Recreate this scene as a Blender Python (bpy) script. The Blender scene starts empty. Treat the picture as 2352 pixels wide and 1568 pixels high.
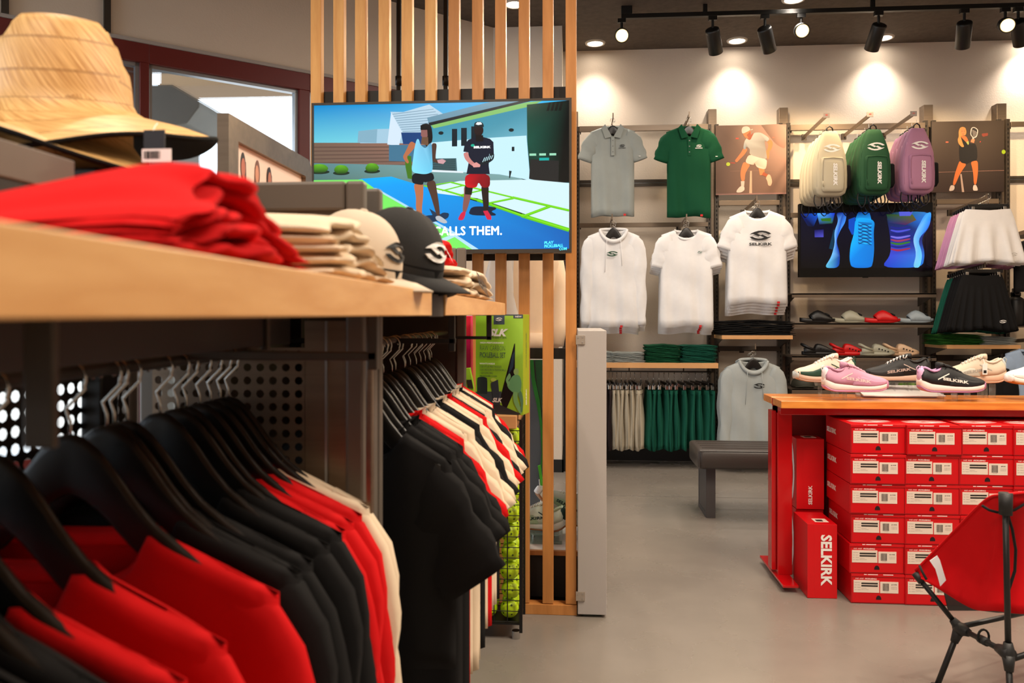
import bpy, bmesh, math, random
from mathutils import Vector, Matrix, Euler
from math import sin, cos, pi, radians, atan2, sqrt
random.seed(7)
C = bpy.context.scene.collection
SC = bpy.context.scene
# ---------------------------------------------------------------- camera, light, exposure
F = 1829.0; TH = math.atan(140 / F); H = 1.25; HY = 722.0; CXP = 1176.0
cam_d = bpy.data.cameras.new('camera'); cam = bpy.data.objects.new('camera', cam_d); C.objects.link(cam)
cam_d.sensor_width = 36; cam_d.lens = F / 2352 * 36; cam_d.shift_y = -(784 - HY) / 2352
cam.location = (0, 0, H); cam.rotation_euler = (pi / 2, 0, TH); cam_d.clip_start = 0.02
cam_d.dof.use_dof = True; cam_d.dof.focus_distance = 4.6; cam_d.dof.aperture_fstop = 5.0
SC.camera = cam
SC.view_settings.view_transform = 'Standard'; SC.view_settings.look = 'None'
SC.view_settings.gamma = 1; SC.view_settings.use_curve_mapping = False
SC.view_settings.exposure = 0.45
world = bpy.data.worlds.new('world'); SC.world = world; world.use_nodes = True
world.node_tree.nodes['Background'].inputs[0].default_value = (0.80, 0.90, 1.0, 1)
world.node_tree.nodes['Background'].inputs[1].default_value = 2.6

def lin(c):
    if isinstance(c, str):
        c = tuple(int(c[i:i + 2], 16) / 255 for i in (0, 2, 4))
    return tuple((x / 12.92 if x <= 0.04045 else ((x + 0.055) / 1.055) ** 2.4) for x in c[:3]) + (1,)

def light(kind, loc, energy, color=(1, .86, .7), size=.1, target=None, spot=80, blend=.6, sy=None):
    d = bpy.data.lights.new(kind.lower() + '_light', kind); d.energy = energy; d.color = color
    if kind == 'SPOT': d.spot_size = radians(spot); d.spot_blend = blend; d.shadow_soft_size = size
    elif kind == 'AREA':
        d.size = size
        if sy: d.shape = 'RECTANGLE'; d.size_y = sy
    else: d.shadow_soft_size = size
    o = bpy.data.objects.new(kind.lower() + '_light', d); C.objects.link(o); o.location = loc
    if target is not None:
        o.rotation_euler = (Vector(target) - Vector(loc)).to_track_quat('-Z', 'Y').to_euler()
    return o
WARM = (1, .80, .58); NEUT = (1, .93, .85); COOL = (.82, .91, 1)
CEIL = 3.54; WALL = 6.95
# unseen fill lamps under the ceiling, added to brighten the shop floor
light('AREA', (1.8, 1.6, 3.4), 95, (1, .84, .68), 1.2, (1.8, 1.6, 0))
light('AREA', (-.9, -.6, 3.4), 62, (1, .86, .72), 1.2, (-.9, -.6, 0))
light('AREA', (1.0, 4.6, 3.4), 34, (1, .88, .76), 1.0, (1.0, 4.6, 0))
light('AREA', (3.4, 4.0, 3.4), 40, (1, .80, .60), 1.2, (3.4, 4.0, 0))

# ---------------------------------------------------------------- pixel rays -> points on real planes
def ray(px, py):
    u = (px - CXP) / F; v = (HY - py) / F
    return u * cos(TH) - sin(TH), u * sin(TH) + cos(TH), v
def aty(px, py, Y):
    a, b, v = ray(px, py); t = Y / b
    return Vector((a * t, Y, H + v * t))
def atx(px, py, X):
    a, b, v = ray(px, py); t = X / a
    return Vector((X, b * t, H + v * t))
def atz(px, py, Z):
    a, b, v = ray(px, py); t = (Z - H) / v
    return Vector((a * t, b * t, Z))
def PX(px, Y): return aty(px, HY, Y).x
def PZ(px, py, Y): return aty(px, py, Y).z

# ---------------------------------------------------------------- materials
_M = {}
def mat(name, col, rough=.5, metal=0, bump=0, bscale=200, var=0, vscale=3, sheen=0, coat=0, alpha=None, emit=0, spec=None, trans=0, ior=None, vstretch=None):
    if name in _M: return _M[name]
    m = bpy.data.materials.new(name); m.use_nodes = True; nt = m.node_tree; b = nt.nodes['Principled BSDF']
    c = lin(col)
    b.inputs['Base Color'].default_value = c; b.inputs['Roughness'].default_value = rough
    b.inputs['Metallic'].default_value = metal
    if sheen: b.inputs['Sheen Weight'].default_value = sheen; b.inputs['Sheen Roughness'].default_value = .4; b.inputs['Sheen Tint'].default_value = c
    if coat: b.inputs['Coat Weight'].default_value = coat; b.inputs['Coat Roughness'].default_value = .08
    if spec is not None: b.inputs['Specular IOR Level'].default_value = spec
    if trans: b.inputs['Transmission Weight'].default_value = trans
    if ior: b.inputs['IOR'].default_value = ior
    if alpha is not None: b.inputs['Alpha'].default_value = alpha
    if emit: b.inputs['Emission Color'].default_value = c; b.inputs['Emission Strength'].default_value = emit
    tc = nt.nodes.new('ShaderNodeTexCoord')
    if bump:
        n = nt.nodes.new('ShaderNodeTexNoise'); n.inputs['Scale'].default_value = bscale; n.inputs['Detail'].default_value = 3
        bp = nt.nodes.new('ShaderNodeBump'); bp.inputs['Strength'].default_value = bump; bp.inputs['Distance'].default_value = .002
        nt.links.new(tc.outputs['Object'], n.inputs['Vector']); nt.links.new(n.outputs['Fac'], bp.inputs['Height']); nt.links.new(bp.outputs['Normal'], b.inputs['Normal'])
    if var:
        n = nt.nodes.new('ShaderNodeTexNoise'); n.inputs['Scale'].default_value = vscale; n.inputs['Detail'].default_value = 5; n.inputs['Roughness'].default_value = .6
        src = tc.outputs['Object']
        if vstretch:
            mp = nt.nodes.new('ShaderNodeMapping'); mp.inputs['Scale'].default_value = vstretch; nt.links.new(src, mp.inputs['Vector']); src = mp.outputs['Vector']
        nt.links.new(src, n.inputs['Vector'])
        r = nt.nodes.new('ShaderNodeMapRange'); r.inputs['From Min'].default_value = .3; r.inputs['From Max'].default_value = .7; r.inputs['To Min'].default_value = 1 - var; r.inputs['To Max'].default_value = 1 + var
        mx = nt.nodes.new('ShaderNodeVectorMath'); mx.operation = 'SCALE'; mx.inputs[0].default_value = c[:3]
        nt.links.new(n.outputs['Fac'], r.inputs['Value']); nt.links.new(r.outputs['Result'], mx.inputs['Scale']); nt.links.new(mx.outputs['Vector'], b.inputs['Base Color'])
    _M[name] = m
    return m

def wood(name, c1, c2, axis='x', scale=14, rough=.42, dist=3.0, coat=0, seedoff=0):
    """long-grain wood: stretched noise rings between two tones; axis = grain direction"""
    if name in _M: return _M[name]
    m = bpy.data.materials.new(name); m.use_nodes = True; nt = m.node_tree; b = nt.nodes['Principled BSDF']
    tc = nt.nodes.new('ShaderNodeTexCoord'); mp = nt.nodes.new('ShaderNodeMapping')
    s = {'x': (.12, 1, 1), 'y': (1, .12, 1), 'z': (1, 1, .10)}[axis]
    mp.inputs['Scale'].default_value = s; mp.inputs['Location'].default_value = (seedoff, seedoff * .7, 0)
    n = nt.nodes.new('ShaderNodeTexNoise'); n.inputs['Scale'].default_value = scale; n.inputs['Detail'].default_value = 2; n.inputs['Distortion'].default_value = .3
    mul = nt.nodes.new('ShaderNodeMath'); mul.operation = 'MULTIPLY'; mul.inputs[1].default_value = dist
    fr = nt.nodes.new('ShaderNodeMath'); fr.operation = 'PINGPONG'; fr.inputs[1].default_value = .5
    n2 = nt.nodes.new('ShaderNodeTexNoise'); n2.inputs['Scale'].default_value = scale * 14; n2.inputs['Detail'].default_value = 2
    add = nt.nodes.new('ShaderNodeMath'); add.operation = 'MULTIPLY_ADD'; add.inputs[1].default_value = .35
    cr = nt.nodes.new('ShaderNodeMix'); cr.data_type = 'RGBA'
    cr.inputs['A'].default_value = lin(c1); cr.inputs['B'].default_value = lin(c2)
    L = nt.links.new
    L(tc.outputs['Object'], mp.inputs['Vector']); L(mp.outputs['Vector'], n.inputs['Vector']); L(mp.outputs['Vector'], n2.inputs['Vector'])
    L(n.outputs['Fac'], mul.inputs[0]); L(mul.outputs[0], fr.inputs[0]); L(n2.outputs['Fac'], add.inputs[0]); L(fr.outputs[0], add.inputs[2])
    L(add.outputs[0], cr.inputs['Factor']); L(cr.outputs['Result'], b.inputs['Base Color'])
    b.inputs['Roughness'].default_value = rough
    if coat: b.inputs['Coat Weight'].default_value = coat; b.inputs['Coat Roughness'].default_value = .1
    bp = nt.nodes.new('ShaderNodeBump'); bp.inputs['Strength'].default_value = .08; bp.inputs['Distance'].default_value = .002
    L(n2.outputs['Fac'], bp.inputs['Height']); L(bp.outputs['Normal'], b.inputs['Normal'])
    _M[name] = m; return m

def fabric(name, col, rib=0, rough=.85, sheen=.25, bump=.25):
    return mat('fabric_' + name, col, rough=rough, bump=bump, bscale=700, sheen=sheen, var=.05, vscale=6, spec=.2)

def attr_mat(name, emit=0, rough=.4):
    if name in _M: return _M[name]
    m = bpy.data.materials.new(name); m.use_nodes = True; nt = m.node_tree; b = nt.nodes['Principled BSDF']
    a = nt.nodes.new('ShaderNodeAttribute'); a.attribute_name = 'Col'
    if emit:
        b.inputs['Base Color'].default_value = (0.005, .005, .005, 1)
        nt.links.new(a.outputs['Color'], b.inputs['Emission Color']); b.inputs['Emission Strength'].default_value = emit
    else:
        nt.links.new(a.outputs['Color'], b.inputs['Base Color'])
    b.inputs['Roughness'].default_value = rough
    _M[name] = m; return m

# ---------------------------------------------------------------- mesh building
class MB:
    def __init__(s): s.v = []; s.f = []; s.m = []; s.mi = 0
    def add(s, vs, fs):
        o = len(s.v); s.v += [Vector(p) for p in vs]
        for f in fs: s.f.append([i + o for i in f]); s.m.append(s.mi)
        return s
    def box(s, x0, x1, y0, y1, z0, z1):
        x0, x1 = sorted((x0, x1)); y0, y1 = sorted((y0, y1)); z0, z1 = sorted((z0, z1))
        return s.add([(x0, y0, z0), (x1, y0, z0), (x1, y1, z0), (x0, y1, z0), (x0, y0, z1), (x1, y0, z1), (x1, y1, z1), (x0, y1, z1)],
              [(0, 3, 2, 1), (4, 5, 6, 7), (0, 1, 5, 4), (1, 2, 6, 5), (2, 3, 7, 6), (3, 0, 4, 7)])
    def obox(s, c, ax, hx, hy, hz):
        """oriented box: c centre, ax 3x3 matrix columns"""
        M = Matrix(ax).transposed() if not isinstance(ax, Matrix) else ax
        pts = [Vector(c) + M @ Vector((i * hx, j * hy, k * hz)) for k in (-1, 1) for i, j in ((-1, -1), (1, -1), (1, 1), (-1, 1))]
        return s.add(pts, [(0, 3, 2, 1), (4, 5, 6, 7), (0, 1, 5, 4), (1, 2, 6, 5), (2, 3, 7, 6), (3, 0, 4, 7)])
    def loft(s, rings, closed=True, cap=True, skip=None):
        n = len(rings[0]); vs = [p for r in rings for p in r]; fs = []
        for i in range(len(rings) - 1):
            for j in range(n if closed else n - 1):
                if skip and skip(i, j): continue
                a = i * n + j; b = i * n + (j + 1) % n
                fs.append((a, b, b + n, a + n))
        if cap and closed:
            fs.append(tuple(reversed(range(n)))); k = (len(rings) - 1) * n; fs.append(tuple(range(k, k + n)))
        return s.add(vs, fs)
    def tube(s, pts, r, n=8, cap=True, flat=None):
        pts = [Vector(p) for p in pts]; rings = []; up = None
        for i, p in enumerate(pts):
            t = (pts[min(i + 1, len(pts) - 1)] - pts[max(i - 1, 0)])
            if t.length < 1e-9: t = Vector((0, 0, 1))
            t.normalize()
            if up is None:
                up = Vector((0, 0, 1)) if abs(t.z) < .9 else Vector((1, 0, 0))
            a = t.cross(up)
            if a.length < 1e-6: a = t.orthogonal()
            a.normalize(); b = a.cross(t).normalized(); up = b
            rr = r[i] if isinstance(r, (list, tuple)) else r
            rb = rr * (flat if flat else 1)
            rings.append([p + a * rr * cos(2 * pi * k / n) + b * rb * sin(2 * pi * k / n) for k in range(n)])
        return s.loft(rings, cap=cap)
    def cyl(s, c, r, h, n=20, r2=None, axis='z'):
        c = Vector(c); r2 = r if r2 is None else r2; rings = []
        for k, (rr, t) in enumerate(((r, 0), (r2, h))):
            ring = []
            for i in range(n):
                a = 2 * pi * i / n; p = Vector((rr * cos(a), rr * sin(a), t))
                if axis == 'x': p = Vector((p.z, p.x, p.y))
                if axis == 'y': p = Vector((p.y, p.z, p.x))
                ring.append(c + p)
            rings.append(ring)
        return s.loft(rings)
    def sphere(s, c, r, n=12, m=8, sc=(1, 1, 1)):
        c = Vector(c); rings = []
        for i in range(1, m):
            a = pi * i / m
            rings.append([c + Vector((r * sc[0] * sin(a) * cos(2 * pi * k / n), r * sc[1] * sin(a) * sin(2 * pi * k / n), -r * sc[2] * cos(a))) for k in range(n)])
        return s.loft(rings)
    def prism(s, poly, y0, y1, plane='xz'):
        """extrude a 2-D polygon"""
        def P(a, b, c): return {'xz': (a, c, b), 'xy': (a, b, c), 'yz': (c, a, b)}[plane]
        n = len(poly); vs = [P(a, b, y0) for a, b in poly] + [P(a, b, y1) for a, b in poly]
        fs = [tuple(range(n)), tuple(reversed(range(n, 2 * n)))] + [(i, n + i, n + (i + 1) % n, (i + 1) % n) for i in range(n)]
        return s.add(vs, fs)
    def plane(s, pts): return s.add(pts, [tuple(range(len(pts)))])
    def xf(s, M):
        s.v = [M @ p for p in s.v]; return s
    def mesh(s, name, mats, smooth=False, sub=0):
        me = bpy.data.meshes.new(name); me.from_pydata([tuple(p) for p in s.v], [], s.f)
        for m in (mats if isinstance(mats, (list, tuple)) else [mats]): me.materials.append(m)
        me.polygons.foreach_set('material_index', s.m)
        bm = bmesh.new(); bm.from_mesh(me); bmesh.ops.recalc_face_normals(bm, faces=bm.faces)
        bm.to_mesh(me); bm.free()
        if smooth: me.shade_smooth()
        return me
    def build(s, name, mats, parent=None, smooth=False, bev=0, sub=0, world=True, seg=2, solid=0, label=None):
        if parent is not None and world:
            o = Vector(parent.location); s.v = [p - o for p in s.v]
            if parent.rotation_euler.z:
                R = Matrix.Rotation(-parent.rotation_euler.z, 4, 'Z'); s.v = [R @ p for p in s.v]
        loc = None
        if parent is None:
            # origin at the mesh's own base
            xs = [p.x for p in s.v]; ys = [p.y for p in s.v]; zs = [p.z for p in s.v]
            loc = Vector(((min(xs) + max(xs)) / 2, (min(ys) + max(ys)) / 2, min(zs))); s.v = [p - loc for p in s.v]
        o = bpy.data.objects.new(name, s.mesh(name, mats, smooth)); C.objects.link(o)
        if loc is not None: o.location = loc
        if parent is not None: o.parent = parent
        if solid: q = o.modifiers.new('solid', 'SOLIDIFY'); q.thickness = solid; q.offset = 0
        if bev: q = o.modifiers.new('bevel', 'BEVEL'); q.width = bev; q.segments = seg; q.limit_method = 'ANGLE'; q.angle_limit = radians(40)
        if sub: q = o.modifiers.new('sub', 'SUBSURF'); q.levels = sub; q.render_levels = sub
        if label: o['label'] = label
        return o

def thing(name, label, cat, loc=(0, 0, 0), rz=0, group=None):
    o = bpy.data.objects.new(name, None); C.objects.link(o); o.location = loc; o.rotation_euler = (0, 0, rz)
    o.empty_display_size = .05
    o['label'] = label; o['category'] = cat
    if group: o['group'] = group
    return o
def tag(o, label, cat, group=None):
    o['label'] = label; o['category'] = cat
    if group: o['group'] = group
    return o
def struct(o): o['kind'] = 'structure'; return o
def copy_tree(o, parent=None, mm=None):
    c = o.copy(); C.objects.link(c); c.parent = parent
    if parent is not None: c.matrix_parent_inverse = o.matrix_parent_inverse.copy()
    if mm and c.type == 'MESH':
        for i, sl in enumerate(o.material_slots):
            m = sl.material
            if m and m.name in mm:
                c.material_slots[i].link = 'OBJECT'; c.material_slots[i].material = mm[m.name]
    for ch in list(o.children): copy_tree(ch, c, mm)
    return c
def dup(o, loc, rz=None, label=None, group=None, mm=None, rot=None, scale=None):
    c = copy_tree(o, None, mm); c.location = loc
    if rz is not None: c.rotation_euler = (0, 0, rz)
    if rot is not None: c.rotation_euler = rot
    if scale is not None: c.scale = scale
    if label: c['label'] = label
    if group: c['group'] = group
    return c
class Kit:
    """the first request hands out the source itself, later ones copies"""
    def __init__(s, fn): s.fn = fn; s.o = None; s.used = False
    def put(s, loc, rz=0, label=None, group=None, mm=None, rot=None, scale=None):
        if s.o is None: s.o = s.fn()
        if not s.used and not mm:
            s.used = True; o = s.o; o.location = loc; o.rotation_euler = rot if rot is not None else (0, 0, rz)
            if scale is not None: o.scale = scale
            if label: o['label'] = label
            if group: o['group'] = group
            s.src = o; return o
        if not s.used:
            # give the source this colouring directly
            s.used = True; o = s.o
            def rec(x):
                if x.type == 'MESH':
                    for sl in x.material_slots:
                        m = sl.material
                        if m and m.name in mm: sl.link = 'OBJECT'; sl.material = mm[m.name]
                for ch in x.children: rec(ch)
            s.bare = True
            c = copy_tree(o, None, None)   # keep an uncoloured source aside
            rec(o); s.o = c; s.aside = c
            o.location = loc; o.rotation_euler = rot if rot is not None else (0, 0, rz)
            if scale is not None: o.scale = scale
            if label: o['label'] = label
            if group: o['group'] = group
            return o
        return dup(s.o, loc, rz, label, group, mm, rot, scale)
    def done(s):
        if getattr(s, 'aside', None) is not None:
            def rec(x):
                for ch in list(x.children): rec(ch)
                bpy.data.objects.remove(x)
            rec(s.aside); s.aside = None
KITS = []
def kit(fn):
    k = Kit(fn); KITS.append(k); return k

_T = {}
def text_data(s, size=1.0, bold=0.0, shear=0.0, space=1.0, ext=0.0, align='CENTER'):
    key = (s, size, bold, shear, space, ext, align)
    if key in _T: return _T[key]
    cu = bpy.data.curves.new('txt', 'FONT'); cu.body = s; cu.size = size; cu.offset = bold; cu.shear = shear; cu.space_character = space
    cu.extrude = ext; cu.align_x = align; cu.align_y = 'CENTER'; cu.resolution_u = 2; cu.resolution_v = 1
    o = bpy.data.objects.new('txt', cu); C.objects.link(o)
    dg = bpy.context.evaluated_depsgraph_get()
    me = bpy.data.meshes.new_from_object(o.evaluated_get(dg))
    bpy.data.objects.remove(o); bpy.data.curves.remove(cu)
    d = ([Vector(v.co) for v in me.vertices], [list(p.vertices) for p in me.polygons])
    bpy.data.meshes.remove(me); _T[key] = d; return d
def put_text(mb, s, o, U, V, size, bold=0.0, shear=0.0, space=1.0, wide=1.0, align='CENTER'):
    """lay lettering flat at point o, reading direction U, up V"""
    vs, fs = text_data(s, 1.0, bold, shear, space, 0, align)
    U = Vector(U).normalized(); V = Vector(V).normalized(); o = Vector(o)
    mb.add([o + U * p.x * size * wide + V * p.y * size for p in vs], fs); return mb
EM_A = [(-1, .10), (-.82, .22), (-.55, .34), (-.2, .44), (.15, .46), (.5, .41), (.8, .30), (1, .14), (.74, .10), (.5, .22), (.2, .29), (-.1, .28), (-.32, .19), (.05, .02), (-.18, -.09), (-.66, .15)]
EM_C = [(-.12, .16), (.1, .22), (.62, -.02), (.12, -.16), (-.1, -.22), (-.0, -.16), (.3, -.03)]
def put_emblem(mb, o, U, V, s):
    U = Vector(U).normalized(); V = Vector(V).normalized(); o = Vector(o)
    A = EM_A; B = [(-x, -y) for x, y in A]
    for P in (A, B):
        mb.add([o + U * x * s + V * y * s for x, y in P], [tuple(range(len(P)))])
    return mb

def picture(name, parent, O, U, V, shapes, material, step=.00012, rnd=2.0):
    """flat artwork: every shape a flat polygon in unit coordinates (x right, y down), own colour"""
    O = Vector(O); U = Vector(U); V = Vector(V); N = U.cross(V).normalized()
    if parent is not None: O = O - Vector(parent.location)
    vs = []; fs = []; cols = []
    for k, (poly, col) in enumerate(shapes):
        grad = isinstance(col, list)
        if len(poly) >= 6 and max(p[0] for p in poly) - min(p[0] for p in poly) < rnd:                       # round the corners of organic outlines (two corner-cutting passes)
            cs_ = [col[i % len(col)] for i in range(len(poly))] if grad else None
            for _ in range(2):
                P2 = []; C2 = []
                for i in range(len(poly)):
                    (x0, y0), (x1, y1) = poly[i], poly[(i + 1) % len(poly)]
                    P2 += [(x0 + (x1 - x0) * .2, y0 + (y1 - y0) * .2), (x0 + (x1 - x0) * .8, y0 + (y1 - y0) * .8)]
                    if grad: c0, c1 = cs_[i], cs_[(i + 1) % len(poly)]; C2 += [tuple(p + (q - p) * .2 for p, q in zip(c0, c1)), tuple(p + (q - p) * .8 for p, q in zip(c0, c1))]
                poly = P2
                if grad: cs_ = C2
            if grad: col = cs_
        n = len(poly); o = len(vs)
        for i, (x, y) in enumerate(poly):
            vs.append(O + U * x + V * (1 - y) + N * step * (k + 1))
        fs.append(tuple(range(o, o + n)))
        cols.append([lin(col[i % len(col)]) for i in range(n)] if grad else [lin(col)] * n)
    me = bpy.data.meshes.new(name); me.from_pydata([tuple(p) for p in vs], [], fs)
    ca = me.color_attributes.new('Col', 'FLOAT_COLOR', 'CORNER'); i = 0
    for f, cs in zip(me.polygons, cols):
        for li, c in zip(f.loop_indices, cs): ca.data[li].color = c
    me.materials.append(material)
    o = bpy.data.objects.new(name, me); C.objects.link(o)
    if parent is not None: o.parent = parent
    return o
def curve(ps, n):
    out = []
    for i in range(len(ps) - 1):
        p0 = ps[max(i - 1, 0)]; p1 = ps[i]; p2 = ps[i + 1]; p3 = ps[min(i + 2, len(ps) - 1)]
        for k in range(n):
            u_ = k / n; out.append(.5 * ((2 * p1) + (p2 - p0) * u_ + (2 * p0 - 5 * p1 + 4 * p2 - p3) * u_ * u_ + (3 * p1 - p0 - 3 * p2 + p3) * u_ ** 3))
    out.append(ps[-1]); return out
def ell(cx, cy, rx, ry, n=14, a0=0): return [(cx + rx * cos(2 * pi * k / n + a0), cy + ry * sin(2 * pi * k / n + a0)) for k in range(n)]
def rc(x0, y0, x1, y1): return [(x0, y0), (x1, y0), (x1, y1), (x0, y1)]
def limb(pts, ws):
    """2-D tapering limb outline through pts with half widths ws"""
    L = []; R = []
    for i, (x, y) in enumerate(pts):
        a = pts[max(i - 1, 0)]; b = pts[min(i + 1, len(pts) - 1)]
        dx, dy = b[0] - a[0], b[1] - a[1]; l = sqrt(dx * dx + dy * dy) or 1
        L.append((x - dy / l * ws[i], y + dx / l * ws[i])); R.append((x + dy / l * ws[i], y - dx / l * ws[i]))
    return L + R[::-1]
# ================================================================ SETTING
m_wall = mat('wall_paint', (.84, .785, .72), rough=.85, bump=.5, bscale=90, var=.02, vscale=2)
m_ceil = mat('ceiling_dark', (.31, .27, .235), rough=.85, bump=1.0, bscale=28, var=.22, vscale=18)
m_floor = mat('polished_concrete', (.52, .49, .455), rough=.22, var=.15, vscale=1.1, spec=.35)
m_base = mat('black_base', (.07, .065, .06), rough=.5)
m_red_frame = mat('oxblood_paint', (.40, .11, .10), rough=.4)
m_alu = mat('aluminium', (.62, .64, .66), rough=.35, metal=.8)
m_glass = mat('glass_clear', (1, 1, 1), rough=.0, trans=1, ior=1.02, alpha=.25)
m_steel = mat('brushed_bronze_steel', (.47, .41, .35), rough=.38, metal=.55, var=.12, vscale=8, vstretch=(.2, 6, 6))
m_steel_d = mat('dark_steel', (.26, .23, .20), rough=.42, metal=.4, var=.08, vscale=20)
m_black = mat('black_metal', (.045, .043, .042), rough=.45)
m_slot = mat('slot_black', (.01, .01, .01), rough=.9)
m_blkgloss = mat('black_gloss', (.03, .03, .032), rough=.18)
m_chrome = mat('chrome', (.8, .8, .8), rough=.15, metal=1)
m_white = mat('white_print', (.93, .92, .90), rough=.6)
m_blackprint = mat('black_print', (.05, .05, .05), rough=.6)
m_slat = wood('slat_ash', (.93, .71, .43), (.80, .54, .27), 'z', 16, .4)  # paler copy of the ash: warm lamplight on the first slats put into colour
m_slat2 = wood('slat_ash_dark', (.82, .56, .31), (.68, .43, .20), 'z', 16, .4, seedoff=3)
m_maple = wood('maple_ply', (.93, .74, .50), (.78, .54, .30), 'y', 15, .38, 3.0)
m_maple_x = wood('maple_board', (.87, .66, .44), (.80, .57, .35), 'x', 9, .45, 2)
m_oak = wood('oak_top', (.94, .62, .28), (.78, .42, .14), 'x', 26, .30, 3.0, coat=.35)

# polished concrete: cloudy tone and uneven gloss
nt = m_floor.node_tree; b = nt.nodes['Principled BSDF']
n = nt.nodes.new('ShaderNodeTexNoise'); n.inputs['Scale'].default_value = 3.0; n.inputs['Detail'].default_value = 6
r = nt.nodes.new('ShaderNodeMapRange'); r.inputs['To Min'].default_value = .20; r.inputs['To Max'].default_value = .34
tc = nt.nodes.new('ShaderNodeTexCoord'); nt.links.new(tc.outputs['Object'], n.inputs['Vector']); nt.links.new(n.outputs['Fac'], r.inputs['Value']); nt.links.new(r.outputs['Result'], b.inputs['Roughness'])

struct(MB().box(-6, 6, -4, 7.3, -.1, 0).build('floor', m_floor))
# saw-cut control joints as thin recess-coloured strips set flush in the slab
struct(MB().box(-6, 6, 5.53, 5.536, -.01, .0006).build('trim_1', mat('joint_grey', (.40, .38, .36), rough=.8)))
struct(MB().box(-6, 6, -4, 7.3, CEIL, CEIL + .12).build('ceiling', m_ceil))
struct(MB().box(-.10, 6, WALL, WALL + .15, 0, CEIL).build('wall_back', m_wall))
struct(MB().box(6, 6.15, -4, 7.1, 0, CEIL).build('wall_right', m_wall))
struct(MB().box(-6, 6.15, -4.15, -4, 0, CEIL).build('wall_rear', m_wall))
# pier wall that closes the window bay
PY = 6.33; px0 = PX(1133, PY); px1 = PX(1291, PY)
struct(MB().box(px0, px1, PY, WALL + .15, 0, CEIL).build('wall_pier', m_wall))
mb = MB().box(px0, px1 + .012, PY - .012, PY, 0, .10); mb.box(px1, px1 + .012, PY - .012, WALL, 0, .10)
struct(mb.build('baseboard_pier', m_base))
struct(MB().box(px1 + .012, 6, WALL - .04, WALL, 0, .22).build('baseboard_back', m_base))
# black floor-edge corner post seen through the slats
# ---- storefront wall, running back towards the viewer at an angle
P0 = Vector((px0, PY, 0)); ux, uy, _ = ray(3696, HY); D = Vector((-ux, -uy, 0)).normalized(); N = Vector((-D.y, D.x, 0))
if N.dot(Vector((0, 0, 0)) - P0) < 0: N = -N       # N points into the room
def wpt(s, z, n=0): p = P0 + D * s + N * n; return Vector((p.x, p.y, z))
def on_wall(px, py):
    a, b, v = ray(px, py); t = N.dot(P0) / (N.x * a + N.y * b); p = Vector((a * t, b * t, H + v * t)); return (p - P0).dot(D), p.z
def wbox(mb, s0, s1, z0, z1, n0, n1):
    s0, s1 = sorted((s0, s1)); vs = [wpt(s, z, n) for z in (z0, z1) for s, n in ((s0, n0), (s1, n0), (s1, n1), (s0, n1))]
    return mb.add(vs, [(0, 3, 2, 1), (4, 5, 6, 7), (0, 1, 5, 4), (1, 2, 6, 5), (2, 3, 7, 6), (3, 0, 4, 7)])
s_end, _z = on_wall(911, 207); s_m1a, _ = on_wall(712, 160); s_m1b, _ = on_wall(688, 160); s_m2a, _ = on_wall(343, 145); s_m2b, _ = on_wall(322, 140)
_, z_head = on_wall(343, 102); _, z_glass = on_wall(343, 145)
s_m3 = s_m2b + (s_m2a - s_m1b) * -1 if False else s_m2b + abs(s_m2a - s_m1b)
SL = 7.2
mb = MB(); wbox(mb, 0, SL, z_head, CEIL, 0, -.18); wbox(mb, 0, s_end, 0, z_head, 0, -.18); wbox(mb, s_end, SL, 0, .35, 0, -.18)
struct(mb.build('wall_left', m_wall))
mb = MB(); wbox(mb, s_end, SL, z_head, z_head + .02, .012, 0)
struct(mb.build('trim_2', mat('caulk_grey', (.66, .63, .61), rough=.8)))
k = 0
mull = [(s_end, s_end + .05), (s_m1a, s_m1b), (s_m2a, s_m2b)]
w = abs(s_m2a - s_m1b); ms = s_m2b
while ms + w < SL: mull.append((ms + w, ms + w + abs(s_m2b - s_m2a))); ms += w + .06
for i in range(len(mull) - 1):
    a0 = mull[i][1]; a1 = mull[i + 1][0]; k += 1
    wi = bpy.data.objects.new('window_%d' % k, None); C.objects.link(wi); wi.location = wpt((a0 + a1) / 2, .35); struct(wi)
    fr = MB(); wbox(fr, mull[i][0], a1, z_glass, z_head, .0, -.11); wbox(fr, mull[i][0], mull[i][1], .35, z_glass, .0, -.11); wbox(fr, mull[i][0], a1, .35, .43, 0, -.11)
    fo = fr.build('window_frame', m_red_frame, wi, bev=.003)
    g = MB(); e = .022
    for (q0, q1, z0, z1) in ((a0, a0 + e, .43, z_glass), (a1 - e, a1, .43, z_glass), (a0, a1, z_glass - e, z_glass), (a0, a1, .43, .43 + e)):
        wbox(g, q0, q1, z0, z1, -.03, -.08)
    g.build('glazing_bead', m_alu, wi)
    gl = MB(); wbox(gl, a0, a1, .43, z_glass, -.052, -.056); gl.build('pane', m_glass, wi)
# conduit strips on the storefront wall
for i, pxx in enumerate((11, 245)):
    s, _ = on_wall(pxx, 50); mb = MB(); wbox(mb, s - .018, s + .018, z_head + .02, CEIL, .03, 0)
    struct(mb.build('trim_%d' % (3 + i), m_steel_d))
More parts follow.
